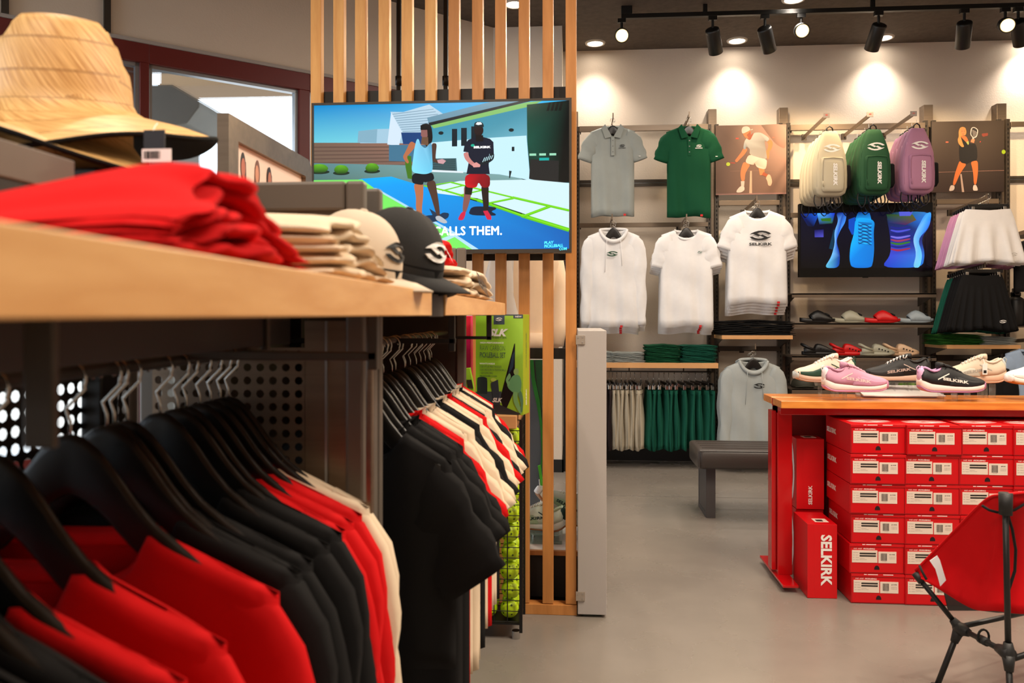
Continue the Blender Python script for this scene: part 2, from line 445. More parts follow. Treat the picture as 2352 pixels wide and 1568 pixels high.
# ---- porch outside the windows
m_beige = mat('stucco_beige', (.50, .40, .29), rough=.9, bump=.4, bscale=60)
m_conc = mat('stucco_grey', (.45, .44, .41), rough=.9, bump=.5, bscale=80, var=.06)
m_porch = wood('porch_boards', (.48, .30, .22), (.34, .20, .14), 'x', 8, .7)
t = thing('porch_canopy', 'beige stucco porch beam and boarded soffit outside the shop windows', 'canopy', wpt(2.5, 0, -2.4))
def wall_pt(px, py, n):
    a, b, v = ray(px, py); t_ = (N.dot(P0) + n) / (N.x * a + N.y * b); p = Vector((a * t_, b * t_, H + v * t_)); return (p - P0).dot(D), p.z
s0, zb = wall_pt(620, 195, -2.4); _, zt = wall_pt(620, 120, -2.4)
sb, zb2 = wall_pt(560, 190, -2.4)
MB().box(PX(367, 8.0), PX(1050, 8.0), 8.0, 8.5, PZ(500, 196, 8.0), PZ(500, 196, 8.0) + 1.3).build('beam', m_beige, t)
for i in range(9):
    mb = MB(); wbox(mb, -1.5, 7.5, zb2 + .52, zb2 + .55, -.20 - i * .245, -.435 - i * .245); mb.build('soffit_board', m_porch, t)
t = thing('porch_column', 'grey stucco porch column head with stepped corner outside the window', 'column', wpt(4, 0, -1.3))
sa, za = wall_pt(395, 230, -1.5)
P_ = [(PX(a, 6.6), PZ(a, c_, 6.6)) for a, c_ in ((300, 194), (395, 194), (457, 232), (457, 246), (428, 284), (300, 300))]
MB().prism(P_, 6.6, 7.3).build('column_head', m_conc, t, bev=.01)
MB().box(PX(300, 6.7), PX(398, 6.7), 6.7, 7.2, 0, PZ(350, 298, 6.6)).build('shaft', m_conc, t)
s3, z3 = wall_pt(300, 190, -1.2)
t = thing('porch_board_wall', 'brown boarded porch wall seen through the window behind the straw hat', 'wall', wpt(s3 + .6, 0, -1.0))
for i in range(8, 20):
    mb = MB(); wbox(mb, s3 - .02, s3 + 1.6, i * .2, i * .2 + .19, -1.0, -1.04); mb.build('board', m_porch, t)
struct(MB().add([wpt(-3, -.12, -.18), wpt(9, -.12, -.18), wpt(9, -.12, -14), wpt(-3, -.12, -14)], [(0, 1, 2, 3)]).build('ground', mat('pavement_pale', (.75, .72, .68), rough=.9)))

# ================================================================ CEILING LIGHTS
m_bulb = mat('lamp_warm', (1, .80, .50), emit=60); m_disc = mat('lamp_white', (1, .95, .88), emit=22)
m_can = mat('can_black', (.03, .028, .026), rough=.45)
m_ring = mat('can_trim', (.75, .72, .68), rough=.3)
def downlight():
    t = thing('recessed_downlight', 'x', 'ceiling light', group='recessed downlights in the dark ceiling')
    MB().cyl((0, 0, -.008), .062, .008, 24).build('lens', m_disc, t, world=False)
    ring = []
    for rr, z in ((.062, -.002), (.066, -.012), (.082, -.010), (.086, .0)):
        ring.append([(rr * cos(2 * pi * k / 28), rr * sin(2 * pi * k / 28), z) for k in range(28)])
    MB().loft(ring, cap=False).build('trim_ring', m_ring, t, world=False, smooth=True)
    return t
kd = kit(downlight)
dls = [((1367, 98), 'first recessed downlight over the grey polo beside the slat screen'), ((1693, 92), 'recessed downlight over the gap between green polo and first photo panel'),
       ((2029, 85), 'recessed downlight over the green backpacks'), ((2368, 80), 'recessed downlight at the far end over the last bay'), ((1823, -3), 'recessed downlight on the room side of the lighting track'), ((1182, 8), 'recessed downlight seen between the wooden slats')]
for (p, lab) in dls:
    q = atz(p[0], p[1], CEIL); kd.put((q.x, q.y, CEIL - .001), 0, lab)
    light('SPOT', (q.x, q.y, CEIL - .03), 46 if q.y > 6 else 60, (1, .88, .76), .06, (q.x, q.y + (.04 if q.y > 6 else 0), 0), 105, 1.0)
for x, y in ((-1.2, 2.0), (.7, 2.2), (2.6, 2.4)):  # extra downlights out of view, added to fill the room with light
    kd.put((x, y, CEIL - .001), 0, 'recessed downlight over %s' % ('the near clothes rack' if x < 0 else 'the aisle beside the rack' if x < 1 else 'the camp chair'))
    light('SPOT', (x, y, CEIL - .03), 75, (1, .84, .66), .05, (x, y, 0), 120, .8)
# lighting track with cylinder spots
TZ = CEIL - .075; TY = atz(1880, 26, TZ).y
t = thing('lighting_track', 'long black ceiling track carrying the cylinder spotlights', 'track light rail', (PX(1427, TY), TY, TZ))
x0 = PX(1427, TY)
MB().box(x0, 6, TY - .018, TY + .018, TZ - .016, TZ + .016).build('rail', m_can, t, bev=.002)
MB().box(x0 + .0, x0 + .08, TY - .022, TY + .022, TZ + .016, CEIL).build('feed_box', m_can, t, bev=.002)
mb = MB()
for i in range(4): mb.box(x0 + .6 + i * 1.2, x0 + .63 + i * 1.2, TY - .01, TY + .01, TZ + .016, CEIL)
mb.build('hanger_clip', m_can, t)
def track_spot(lit):
    def fn():
        t = thing('track_spotlight', 'x', 'spotlight', group='cylinder spotlights on the ceiling track')
        MB().box(-.03, .03, -.016, .016, -.045, -.016).tube([(0, 0, -.03), (0, 0, -.12)], .010, 10).build('stem', m_can, t, world=False, bev=.001)
        h = MB(); R_ = .052
        rings = [[(rr * cos(2 * pi * k / 24), rr * sin(2 * pi * k / 24), z) for k in range(24)] for rr, z in ((.04, .03), (.05, .025), (R_, .015), (R_, -.16), (R_ - .006, -.163), (R_ - .008, -.150), (R_ - .012, -.150))]
        h.loft(rings, cap=True); ob = h.build('lamp_head', m_can, t, world=False, smooth=True); ob.location = (0, 0, -.135)
        d = MB().cyl((0, 0, -.157), R_ - .012, .004, 20).build('lens', m_bulb if lit else m_blkgloss, ob, world=False)
        return t
    return fn
def aim(o, loc, target):
    head = [c for c in o.children if c.name.startswith('lamp_head')][0]
    d = Vector(target) - (Vector(loc) + head.location)
    head.rotation_euler = d.to_track_quat('-Z', 'Y').to_euler()
    return Vector(loc) + head.location + d.normalized() * .17
kl = kit(track_spot(True)); kn = kit(track_spot(False))
for px, lab in ((1428, 'lit track spotlight facing the camera at the free end of the track'), (1840, 'lit track spotlight facing the camera between two pairs of black heads'), (2309, 'lit track spotlight facing the camera beside a turned-away head')):
    x = PX(px, TY); o = kl.put((x, TY, TZ), 0, lab)
    e = aim(o, (x, TY, TZ), (x * .30, .6, 1.3)); light('SPOT', e, 45, (1, .78, .50), .03, (x * .30, .6, 1.0), 60, .5)
for px, tx, lab in ((1637, 1700, 'black track spotlight tilted to the wall over the green polo'), (1757, 1850, 'black track spotlight tilted to the wall over the first photo panel'), (2018, 1880, 'black track spotlight tilted over the green backpacks'), (2215, 2180, 'black track spotlight tilted over the second photo panel'), (2322, 2400, 'black track spotlight turned away behind the last lit one')):
    x = PX(px, TY) + (.05 if px == 2322 else 0); o = kn.put((x, TY, TZ), 0, lab)
    T = aty(tx, 470, WALL); e = aim(o, (x, TY, TZ), T); light('SPOT', e, 60 if tx != 1700 else 25, (1, .72, .42), .03, T, 76, 1.0)
# ================================================================ GARMENT LIBRARY (local: x across, y front(-)/back(+), z up; z=0 at the hook's foot)
m_hanger = mat('hanger_black', (.085, .08, .075), rough=.32)
m_wire = mat('hook_wire', (.72, .70, .67), rough=.25, metal=1)
m_redtag = mat('hem_tag_red', (.78, .06, .08), rough=.6)
m_g = {k: fabric(k, c) for k, c in dict(white=(.93, .92, .91), cream=(.88, .80, .69), red=(.80, .03, .05), black=(.085, .083, .085), grey=(.60, .62, .60), silver=(.66, .68, .67), green=(.07, .30, .19), sage=(.55, .57, .48), beige=(.70, .66, .58), brown=(.17, .13, .13), teal=(.08, .33, .26), pink=(.78, .56, .70), blue=(.62, .70, .80), leaf=(.16, .36, .12)).items()}
m_gr = {k: fabric('rib_' + k, c) for k, c in dict(red=(.86, .05, .06), black=(.10, .098, .10), cream=(.90, .83, .73)).items()}

def prof(x, pts):
    for (a, b), (c, d) in zip(pts, pts[1:]):
        if x <= c: 
            t = (x - a) / (c - a) if c > a else 0; t = max(0, min(1, t)); return b + (d - b) * t
    return pts[-1][1]

def suit_hanger(hw=.215, thick=.016, hook=.085, hcol=None, fat=1.0):
    """moulded black shoulder hanger with a wire hook"""
    t = thing('clothes_hanger', 'x', 'hanger')
    mb = MB(); rings = []; n = 22
    for i in range(-n, n + 1):
        u = i / n; x = u * hw; a = abs(u)
        top = prof(a, [(0, -.002), (.08, -.005), (.17, -.018), (.28, -.044), (.42, -.082), (.56, -.112), (.75, -.140), (1, -.168)])
        hgt = prof(a, [(0, .075), (.15, .078), (.3, .070), (.5, .055), (.85, .040), (1, .020)]) * fat
        th = thick * prof(a, [(0, .8), (.5, 1.0), (.8, 1.5), (1, .8)])
        y = prof(a, [(0, 0), (.4, -.001), (1, -.007)])
        r = []
        for k in range(12):
            an = 2 * pi * k / 12; cx_ = abs(cos(an)) ** .6 * (1 if cos(an) > 0 else -1); sz = abs(sin(an)) ** .6 * (1 if sin(an) > 0 else -1)
            r.append((x, y + th / 2 * cx_, top - hgt / 2 + hgt / 2 * sz))
        rings.append(r)
    mb.loft(rings); mb.build('body', m_hanger, t, smooth=True, world=False)
    R_ = .020; top = hook; pts = [(0, 0, -.012), (0, 0, top - .055), (.010, 0, top - .042)]
    pts = [(0, 0, -.012), (0, 0, .012), (-.006, 0, .028), (R_ * .95, 0, top - R_ - .012)]
    for k in range(0, 11):
        a = -.5 + k * .40
        pts.append((R_ * cos(a), 0, top - R_ + R_ * sin(a)))
    MB().tube(pts, .0021, 6).build('hook', m_wire, t, smooth=True, world=False)
    return t
def clip_hanger():
    t = thing('clip_hanger', 'x', 'hanger')
    MB().box(-.15, .15, -.006, .006, -.03, -.004).build('bar', m_hanger, t, world=False, bev=.003)
    for s in (-1, 1):
        mb = MB().box(s * .115 - .012, s * .115 + .012, -.013, .013, -.062, -.022)
        mb.build('clip', m_wire, t, world=False, bev=.003)
    pts = [(0, 0, -.01), (0, 0, .03)] + [(.018 * cos(a), 0, .052 + .018 * sin(a)) for a in [-.9 + k * .42 for k in range(11)]]
    MB().tube(pts, .002, 6).build('hook', m_wire, t, smooth=True, world=False)
    return t

def fold_y(x, z, L, sd, amp):
    t = min(1, max(0, -z / L))
    return amp * (t ** .8) * (sin(x * 34 + sd + 1.2 * sin(z * 5 + sd)) * .6 + .4 * sin(x * 61 - sd * 2 + z * 3)) + amp * .35 * sin(z * 19 + x * 12 + sd)

def shirt(name, fab, hb=.19, hs=.20, L=.70, neck=.085, sleeve=.21, slw=.085, sla=62, depth=.030, sd=0, crew='rib', rib=None, amp=.008, flare=1.0, sweep=0, drop=.012, cuff=False, tagx=None, slope=.33, splay=0):
    """a shirt on its hanger: body, collar, two sleeves (children)"""
    rib = rib or fab
    t = thing(name, 'x', 'shirt')
    def topz(x):
        a = abs(x)
        return -drop - max(0, a - neck) * slope - (0 if a < hs else (a - hs) * .8)
    n = 30; rows = 17; front = MB(); hw = max(hb, hs)
    def pt(i, j, side):
        u = -1 + 2 * i / n; v = (j / rows) ** 1.45
        xs = u * hs; xb = u * hb * (1 + (flare - 1) * v)
        k = min(1, v * 3.2); x = xs * (1 - k) + xb * k
        zt = topz(xs)
        dip = 0
        if abs(xs) < neck: dip = (1 - (xs / neck) ** 2) ** .5 * (.075 if side < 0 else .012)
        zb = -L - .005 * sin(u * 5 + sd) + .006 * cos(u * 3)
        z = (zt - dip) * (1 - v) + zb * v
        prf = max(0, 1 - abs(u) ** 5) ** .5
        dd = depth * (prof(v, [(0, .10), (.016, .55), (.12, .8), (.4, 1), (1, .85)])) * (prf * .9 + .1 * (0 if abs(u) == 1 else 1))
        if v == 0 and abs(xs) >= neck: dd = .0005
        elif v == 0: dd = max(dd, depth * .5)
        y = side * dd + fold_y(x, z, L, sd + (0 if side < 0 else 2), amp) * (prf) + sweep * v
        return (x, y, z)
    for side in (-1, 1):
        vs = [pt(i, j, side) for j in range(rows + 1) for i in range(n + 1)]; w = n + 1
        fs = [(j * w + i, j * w + i + 1, (j + 1) * w + i + 1, (j + 1) * w + i) for j in range(rows) for i in range(n)]
        front.add(vs, fs)
    # side seams
    front.build('body', [fab], t, smooth=True, world=False, solid=.0015)
    if crew:
        # ribbed neckband around the opening
        rings = []
        for k in range(25):
            a = 2 * pi * k / 24; x = neck * 1.0 * cos(a); fr = sin(a)   # fr<0 front
            dip = abs(sin(a)) * (.075 if fr < 0 else .012)
            c = Vector((x, depth * .45 * (fr), -drop - dip))
            o = Vector((cos(a) * .55, .25 * fr, .8)).normalized()
            rings.append([c + Vector((0, 0, -.014)) + Vector((cos(a), 0, 0)) * .006, c + Vector((cos(a) * .004, fr * .004, -.004)), c + o * .010, c + Vector((-cos(a) * .006, -fr * .003, -.002)), c + Vector((-cos(a) * .004, -fr * .003, -.012))])
        mb = MB(); mb.loft(rings, closed=True, cap=False); mb.build('collar', [rib], t, smooth=True, world=False)
    if sleeve:
        for s in (-1, 1):
            rings = []; m = 11 if sleeve < .35 else 20
            a0 = math.atan(slope); a1 = radians(sla); xs_ = hs - slw * .75
            p = Vector((s * xs_, 0, topz(xs_))) - Vector((s * sin(a0), 0, cos(a0))) * slw * .99
            segs = m
            for k in range(m + 1):
                v = k / m
                an = a0 + (a1 - a0) * min(1, max(0, v * sleeve - .035) / .085)
                d = Vector((s * cos(an), 0, -sin(an)))
                if k: p = p + d * (sleeve / m)
                nrm = Vector((s * sin(an), 0, cos(an)))
                w = slw * prof(v, [(0, 1.0), (.3, .92), (1, .80 if sleeve < .35 else .52)]); th = depth * prof(v, [(0, .55), (.3, .8), (1, .6)]) + .004
                if cuff and v > .9: w *= .86
                ring = []
                for q in range(14):
                    b = 2 * pi * q / 14; cc = cos(b); ss = sin(b)
                    wr = .006 * sin(v * 16 + b * 2 + sd + s) * (1 if v < .95 else .3) * min(1, v * 3)
                    c3 = p + Vector((0, splay * v, 0)) + nrm * (cc * w + wr) + Vector((0, (ss * th + wr * .8), 0)) + Vector((0, sweep * v * .4, 0))
                    ring.append(c3)
                rings.append(ring)
            mb = MB(); mb.loft(rings, cap=False); mb.build('sleeve', [fab], t, smooth=True, world=False, solid=.0015)
    return t

def add_emblem(t, x, z, s, y, m, word=0, wcol=None):
    mb = MB(); put_emblem(mb, (x, y, z), (1, 0, 0), (0, 0, 1), s)
    if word: put_text(mb, 'SELKIRK', (x, y, z - s * .82), (1, 0, 0), (0, 0, 1), word, bold=.03, wide=1.6)
    return mb.build('emblem', m, t, world=False)

# ---- folded garments (slab with rounded fold along the front)
def folded(name, fab, w=.26, d=.28, h=.022, sd=0, lob=0.004, cat='folded clothes', ply=2):
    t = thing(name, 'x', cat)
    mb = MB(); nx = 16; 
    for p_ in range(ply):
        rings = []; hh = h / ply; z0 = p_ * hh
        for i in range(nx + 1):
            u = -1 + 2 * i / nx; x = u * w / 2
            e = (1 - abs(u) ** 5) ** .5 if abs(u) < 1 else 0
            ring = []
            N_ = 16
            for k in range(N_):
                a = 2 * pi * k / N_; cc = cos(a); ss = sin(a)
                cy = (abs(cc) ** .35) * (1 if cc > 0 else -1); cz = (abs(ss) ** .55) * (1 if ss > 0 else -1)
                yy = cy * d / 2 * (1 - .03 * (1 - e)) + lob * .8 * sin(u * 6 + sd + p_ * 2) * (1 if cy < 0 else .3)
                zz = z0 + hh / 2 + cz * hh / 2 * (.25 + .75 * e) * (1.08 if abs(cy) > .9 else .95) + lob * (.6 * sin(u * 4.5 + sd * 1.7 + p_) + .3 * sin(u * 11 + sd)) - .5 * lob * u * u * 2
                ring.append((x + lob * .4 * sin(yy * 30 + sd), yy, zz))
            rings.append(ring)
        mb.loft(rings)
    mb.build('folded_cloth', [fab], t, smooth=True, world=False)
    return t
def stack(prefix, k_list, loc, rz, h, labels, group, mms=None, jitter=.006):
    z = loc[2]
    for i, lab in enumerate(labels):
        kk = k_list[i % len(k_list)]
        kk.put((loc[0] + random.uniform(-jitter, jitter), loc[1] + random.uniform(-jitter, jitter), z), rz + random.uniform(-.04, .04), lab, group, mm=mms)
        z += h
ORD = ['first', 'second', 'third', 'fourth', 'fifth', 'sixth', 'seventh', 'eighth', 'ninth', 'tenth', 'eleventh', 'twelfth', 'thirteenth', 'fourteenth', 'fifteenth', 'sixteenth', 'seventeenth', 'eighteenth', 'nineteenth', 'twentieth', 'twenty-first', 'twenty-second', 'twenty-third', 'twenty-fourth', 'twenty-fifth']
# ================================================================ NEAR GONDOLA (double rack under a maple shelf, on the window side)
m_gond = mat('gondola_grey', (.40, .365, .33), rough=.5, metal=.15)
m_bracket = mat('bracket_brown', (.20, .17, .145), rough=.6)
XE = -.25                                  # front edge of the shelf boards
ZB = 1.25 - .0084 * .25; ZT = 1.25 + .165 * .25
YJ1, YJ2, YE = 1.40, 1.555, 2.93
def yx(px, X): return atx(px, HY, X).y
t = thing('gondola_rack', 'bronze steel double-sided clothes rack with maple shelf boards', 'display rack', (-.8, 1.4, 0))
mb = MB().box(XE, -.80, -.45, YJ1, ZB, ZT); mb.build('shelf_board', m_maple, t, bev=.0015)
mb = MB().box(XE, -.80, YJ2, YE, ZB, ZT); mb.build('shelf_board', m_maple, t, bev=.0015)
mb = MB().box(XE - .004, -.80, YJ1, YJ2, ZB - .002, ZT - .003); mb.build('joint_bracket', m_bracket, t, bev=.001)
# end frames that rise above the shelf
for (y, xf, zt) in ((1.43, -.381, 1.495), (1.52, -.373, 1.495), (2.90, -.393, 1.495)):
    xb = -.86; w = .035
    mb = MB()
    mb.box(xf - w, xf, y, y + .028, .02, zt); mb.box(xb, xb + w, y, y + .028, .02, zt); mb.box(xb + w, xf - w, y, y + .028, zt - .055, zt)
    mb.build('end_frame', m_gond, t, bev=.006)
    mb = MB().box(xb + w, xf - w, y + .010, y + .014, ZT, zt - .055); mb.build('infill_panel', m_gond, t)
    mb = MB().cyl((xf - .062, y + .004, ZT + .085), .007, .008, 14, axis='y'); mb.build('screw', m_blkgloss, t)
    MB().box(xb - .02, xf + .02, y, y + .028, 0, .02).build('foot', m_steel_d, t, bev=.003)
# solid lower panel and seam strip of the middle frame
mb = MB().box(-.495, -.40, 1.44, 1.452, .1, ZB - .01); mb.build('side_panel', m_steel, t)
mb = MB().box(-.455, -.451, 1.434, 1.44, .1, ZB - .01); mb.build('seam_strip', m_alu, t)
mb = MB().box(-.80, -.42, 2.905, 2.912, .1, ZB); mb.build('side_panel', m_steel_d, t)
# front posts of the racks
for y in (1.47,):
    MB().box(-.405, -.372, y, y + .03, .02, ZB).build('post', m_gond, t, bev=.004)
    MB().box(-.362, -.350, y - .1, y - .085, .02, ZB).build('post', m_steel, t, bev=.003)
def perf_panel(mb, O, U, V, nu, nv, pitch, r, stag=True):
    """a sheet with real punched holes: cells with an eight-sided hole each"""
    O = Vector(O); U = Vector(U); V = Vector(V)
    for i in range(nu):
        for j in range(nv):
            c = O + U * ((i + .5) * pitch) + V * ((j + .5) * pitch); h = pitch / 2
            outer = [(-1, -1), (0, -1), (1, -1), (1, 0), (1, 1), (0, 1), (-1, 1), (-1, 0)]
            vs = [c + U * a * h + V * b * h for a, b in outer] + [c + U * r * cos(-3 * pi / 4 + k * pi / 4) + V * r * sin(-3 * pi / 4 + k * pi / 4) for k in range(8)]
            mb.add(vs, [(k, (k + 1) % 8, 8 + (k + 1) % 8, 8 + k) for k in range(8)])
    return mb
p_ = perf_panel(MB(), (-.80, -.2, .38), (0, 1, 0), (0, 0, 1), 62, 33, .0255, .0088).build('perforated_back_panel', m_steel_d, t)
MB().box(-.804, -.80, 1.56, YE, .1, ZB).build('back_panel', m_steel_d, t)  # solid sheet in place of unseen clothes, keeps window light from the holes
p_ = perf_panel(MB(), (-.80 + .012, 1.440, .38), (1, 0, 0), (0, 0, 1), 12, 33, .0245, .0078).build('perforated_side_panel', m_steel, t)
for y in (.62, 1.24, 2.2):
    MB().box(-.80, -.765, y, y + .05, .02, ZB).build('inner_post', m_black, t, bev=.003)
# under-shelf channel
MB().box(-.52, -.50, .05, YJ1 - .02, ZB - .05, ZB).build('shelf_channel', m_black, t, bev=.002)
MB().box(-.82, -.30, -.3, -.1, 0, .02).build('foot', m_steel_d, t)
# long grey top rail behind the folded clothes
MB().box(-.635, -.62, .05, .95, 1.40, 1.4416).build('top_rail', m_gond, t, bev=.002)
MB().box(-.632, -.623, .05, .95, ZT, 1.40).build('recess_panel', m_black, t)

# hang rails: the garments of a rail hang along it
RX1 = -.615; RZ1 = 1.180
t1 = thing('hang_rail', 'black steel hang rail with drop brackets carrying the sweatshirts', 'clothes rail', (RX1, .8, RZ1))
MB().tube([(RX1, -.3, RZ1), (RX1, 1.50, RZ1)], .011, 12).build('rail', m_steel_d, t1, smooth=True)
MB().box(-.30, -.80, 1.20, 1.212, RZ1 - .001, RZ1 + .013).build('crossbar', m_steel_d, t1, bev=.002)
MB().box(-.401, -.377, .552, .560, 1.152, ZB).build('drop_bracket', m_steel_d, t1, bev=.002)
for (x, y, z0, w) in ( (-.50, 1.26, 1.192, .012), (-.307, 1.2, 1.165, .016)):
    MB().box(x - w / 2, x + w / 2, y, y + w, z0, ZB).build('drop_bracket', m_steel_d, t1, bev=.002)
RX2 = -.46; RZ2 = 1.185
t2 = thing('hang_rail', 'black steel hang rail behind the joint carrying the short-sleeved shirts', 'clothes rail', (RX2, 2.2, RZ2))
MB().tube([(RX2, 1.60, RZ2), (RX2, 2.86, RZ2)], .009, 12).build('rail', m_steel_d, t2, smooth=True)
MB().box(-.30, -.78, 2.02, 2.032, RZ2 - .01, RZ2 + .004).build('crossbar', m_black, t2, bev=.002)
for (x, y, z0) in ((-.31, 2.02, 1.155), (-.27, 2.55, 1.168)):
    MB().box(x - .008, x + .008, y, y + .016, z0, ZB).build('drop_bracket', m_black, t2, bev=.002)
MB().box(-.262, -.42, 2.55, 2.56, 1.170, 1.180).build('crossbar', m_black, t2, bev=.001)

# ---- garments on the near rail
kh = kit(lambda: suit_hanger(.198, .015)); kh2 = kit(lambda: suit_hanger(.185, .013))
ks = [kit(lambda s=s: shirt('sweatshirt', m_g['red'], hb=.268, hs=.262, L=.66, neck=.105, sleeve=.58, slw=.085, sla=85, depth=.032, sd=s, rib=m_gr['red'], amp=.007, drop=.118, slope=.46)) for s in (0, 2.1, 4.2)]
near = [(.60, 'black'), (.655, 'black'), (.70, 'red'), (.80, 'red'), (.933, 'red'), (1.01, 'black'), (1.027, 'black'), (1.058, 'black'), (1.146, 'black'), (1.197, 'black'), (1.227, 'red'), (1.273, 'red'), (1.313, 'red'), (1.35, 'cream'), (1.382, 'cream')]
cw = dict(black='charcoal black', red='red', cream='cream')
for i, (y, col) in enumerate(near):
    mm = {m_g['red'].name: m_g[col], m_gr['red'].name: m_gr[col]}
    z = RZ1 + .011 - .085
    rz = radians(random.uniform(-3, 3))
    kh.put((RX1, y, z), rz, 'black moulded hanger %s along the near rail, holding a %s sweatshirt' % (ORD[i], cw[col]), 'black hangers on the near rail')
    ks[i % 3].put((RX1, y, z), rz, '%s sweatshirt with ribbed collar, %s garment along the near rail' % (cw[col], ORD[i]), 'sweatshirts on the near rail', mm=mm)
# ---- tees on the rail past the joint
kt = [kit(lambda s=s: shirt('short_sleeved_shirt', m_g['black'], hb=.22, hs=.205, L=.74, neck=.10, sleeve=.25, slw=.095, sla=54, depth=.024, sd=s, rib=m_gr['black'], amp=.006, drop=.092, slope=.60)) for s in (1, 3.3, 5)]
far = ['black', 'black', 'black', 'black', 'red', 'red', 'cream', 'cream', 'cream', 'black', 'black', 'cream', 'cream', 'red', 'black', 'cream', 'cream', 'black', 'cream', 'cream', 'red']
y = 1.64
kfirst = kit(lambda: shirt('short_sleeved_shirt', m_g['black'], hb=.215, hs=.205, L=.585, neck=.10, sleeve=.28, slw=.10, sla=56, depth=.026, sd=1, rib=m_gr['black'], amp=.006, drop=.10, slope=.62))
for i, col in enumerate(far):
    mm = {m_g['black'].name: m_g[col], m_gr['black'].name: m_gr[col]}
    z = RZ2 + .009 - .085; xx = RX2; rz = radians(random.uniform(-4, 6)); xx += random.uniform(-.01, .012)
    kh2.put((xx, y, z), rz, 'black moulded hanger %s along the rail past the shelf joint, holding a %s shirt' % (ORD[i], cw[col]), 'black hangers past the shelf joint')
    (kfirst if i == 0 else kt[i % 3]).put((xx, y, z), rz, '%s short-sleeved shirt, %s garment along the rail past the joint' % (cw[col], ORD[i]), 'shirts past the shelf joint', mm=mm)
    y += .049
# ================================================================ ON TOP OF THE NEAR SHELF
def straw_mat(name, col, dark):
    m = bpy.data.materials.new(name); m.use_nodes = True; nt = m.node_tree; b = nt.nodes['Principled BSDF']; L = nt.links.new
    tc = nt.nodes.new('ShaderNodeTexCoord'); uv = tc.outputs['UV']
    mp = nt.nodes.new('ShaderNodeMapping'); mp.inputs['Scale'].default_value = (90, 4, 1); mp.inputs['Rotation'].default_value = (0, 0, .0)
    sx = nt.nodes.new('ShaderNodeSeparateXYZ'); L(uv, sx.inputs[0])
    # slanted straws: shear u by v inside every plaited band
    fr = nt.nodes.new('ShaderNodeMath'); fr.operation = 'MULTIPLY'; fr.inputs[1].default_value = 9.0; L(sx.outputs['Y'], fr.inputs[0])
    fc = nt.nodes.new('ShaderNodeMath'); fc.operation = 'FRACT'; L(fr.outputs[0], fc.inputs[0])
    sh = nt.nodes.new('ShaderNodeMath'); sh.operation = 'MULTIPLY_ADD'; sh.inputs[1].default_value = .055; L(fc.outputs[0], sh.inputs[0]); L(sx.outputs['X'], sh.inputs[2])
    cx = nt.nodes.new('ShaderNodeCombineXYZ'); L(sh.outputs[0], cx.inputs['X']); L(sx.outputs['Y'], cx.inputs['Y']); L(cx.outputs[0], mp.inputs['Vector'])
    n = nt.nodes.new('ShaderNodeTexNoise'); n.inputs['Scale'].default_value = 1.6; n.inputs['Detail'].default_value = 3; L(mp.outputs[0], n.inputs['Vector'])
    r = nt.nodes.new('ShaderNodeMapRange'); r.inputs['From Min'].default_value = .35; r.inputs['From Max'].default_value = .68; L(n.outputs['Fac'], r.inputs['Value'])
    band = nt.nodes.new('ShaderNodeMath'); band.operation = 'COMPARE'; band.inputs[1].default_value = .96; band.inputs[2].default_value = .05; L(fc.outputs[0], band.inputs[0])
    mx = nt.nodes.new('ShaderNodeMix'); mx.data_type = 'RGBA'; mx.inputs['A'].default_value = lin(col); mx.inputs['B'].default_value = lin(dark); L(r.outputs[0], mx.inputs['Factor'])
    m2 = nt.nodes.new('ShaderNodeMix'); m2.data_type = 'RGBA'; m2.inputs['B'].default_value = lin(tuple(x * .86 for x in dark)); L(mx.outputs['Result'], m2.inputs['A'])
    k = nt.nodes.new('ShaderNodeMath'); k.operation = 'MULTIPLY'; k.inputs[1].default_value = .6; L(band.outputs[0], k.inputs[0]); L(k.outputs[0], m2.inputs['Factor'])
    L(m2.outputs['Result'], b.inputs['Base Color']); b.inputs['Roughness'].default_value = .5
    bp = nt.nodes.new('ShaderNodeBump'); bp.inputs['Strength'].default_value = .6; bp.inputs['Distance'].default_value = .002; L(n.outputs['Fac'], bp.inputs['Height']); L(bp.outputs[0], b.inputs['Normal'])
    return m
m_straw = straw_mat('straw_golden', (.93, .76, .50), (.72, .52, .28))
m_blackcloth = fabric('black_lining', (.06, .058, .06))
def uvgrid(o, w, h, closed_u=True):
    """uv = (ring angle, ring number) for a lofted surface whose vertices run ring by ring"""
    me = o.data; uvl = me.uv_layers.new(name='UVMap')
    for p in me.polygons:
        idx = list(p.vertices); us = [(i % w) / w for i in idx]
        if max(us) - min(us) > .5: us = [u + 1 if u < .5 else u for u in us]
        for li, i, u in zip(p.loop_indices, idx, us):
            uvl.data[li].uv = (u, (i // w) / h) if i < w * (h + 1) else (0, 0)
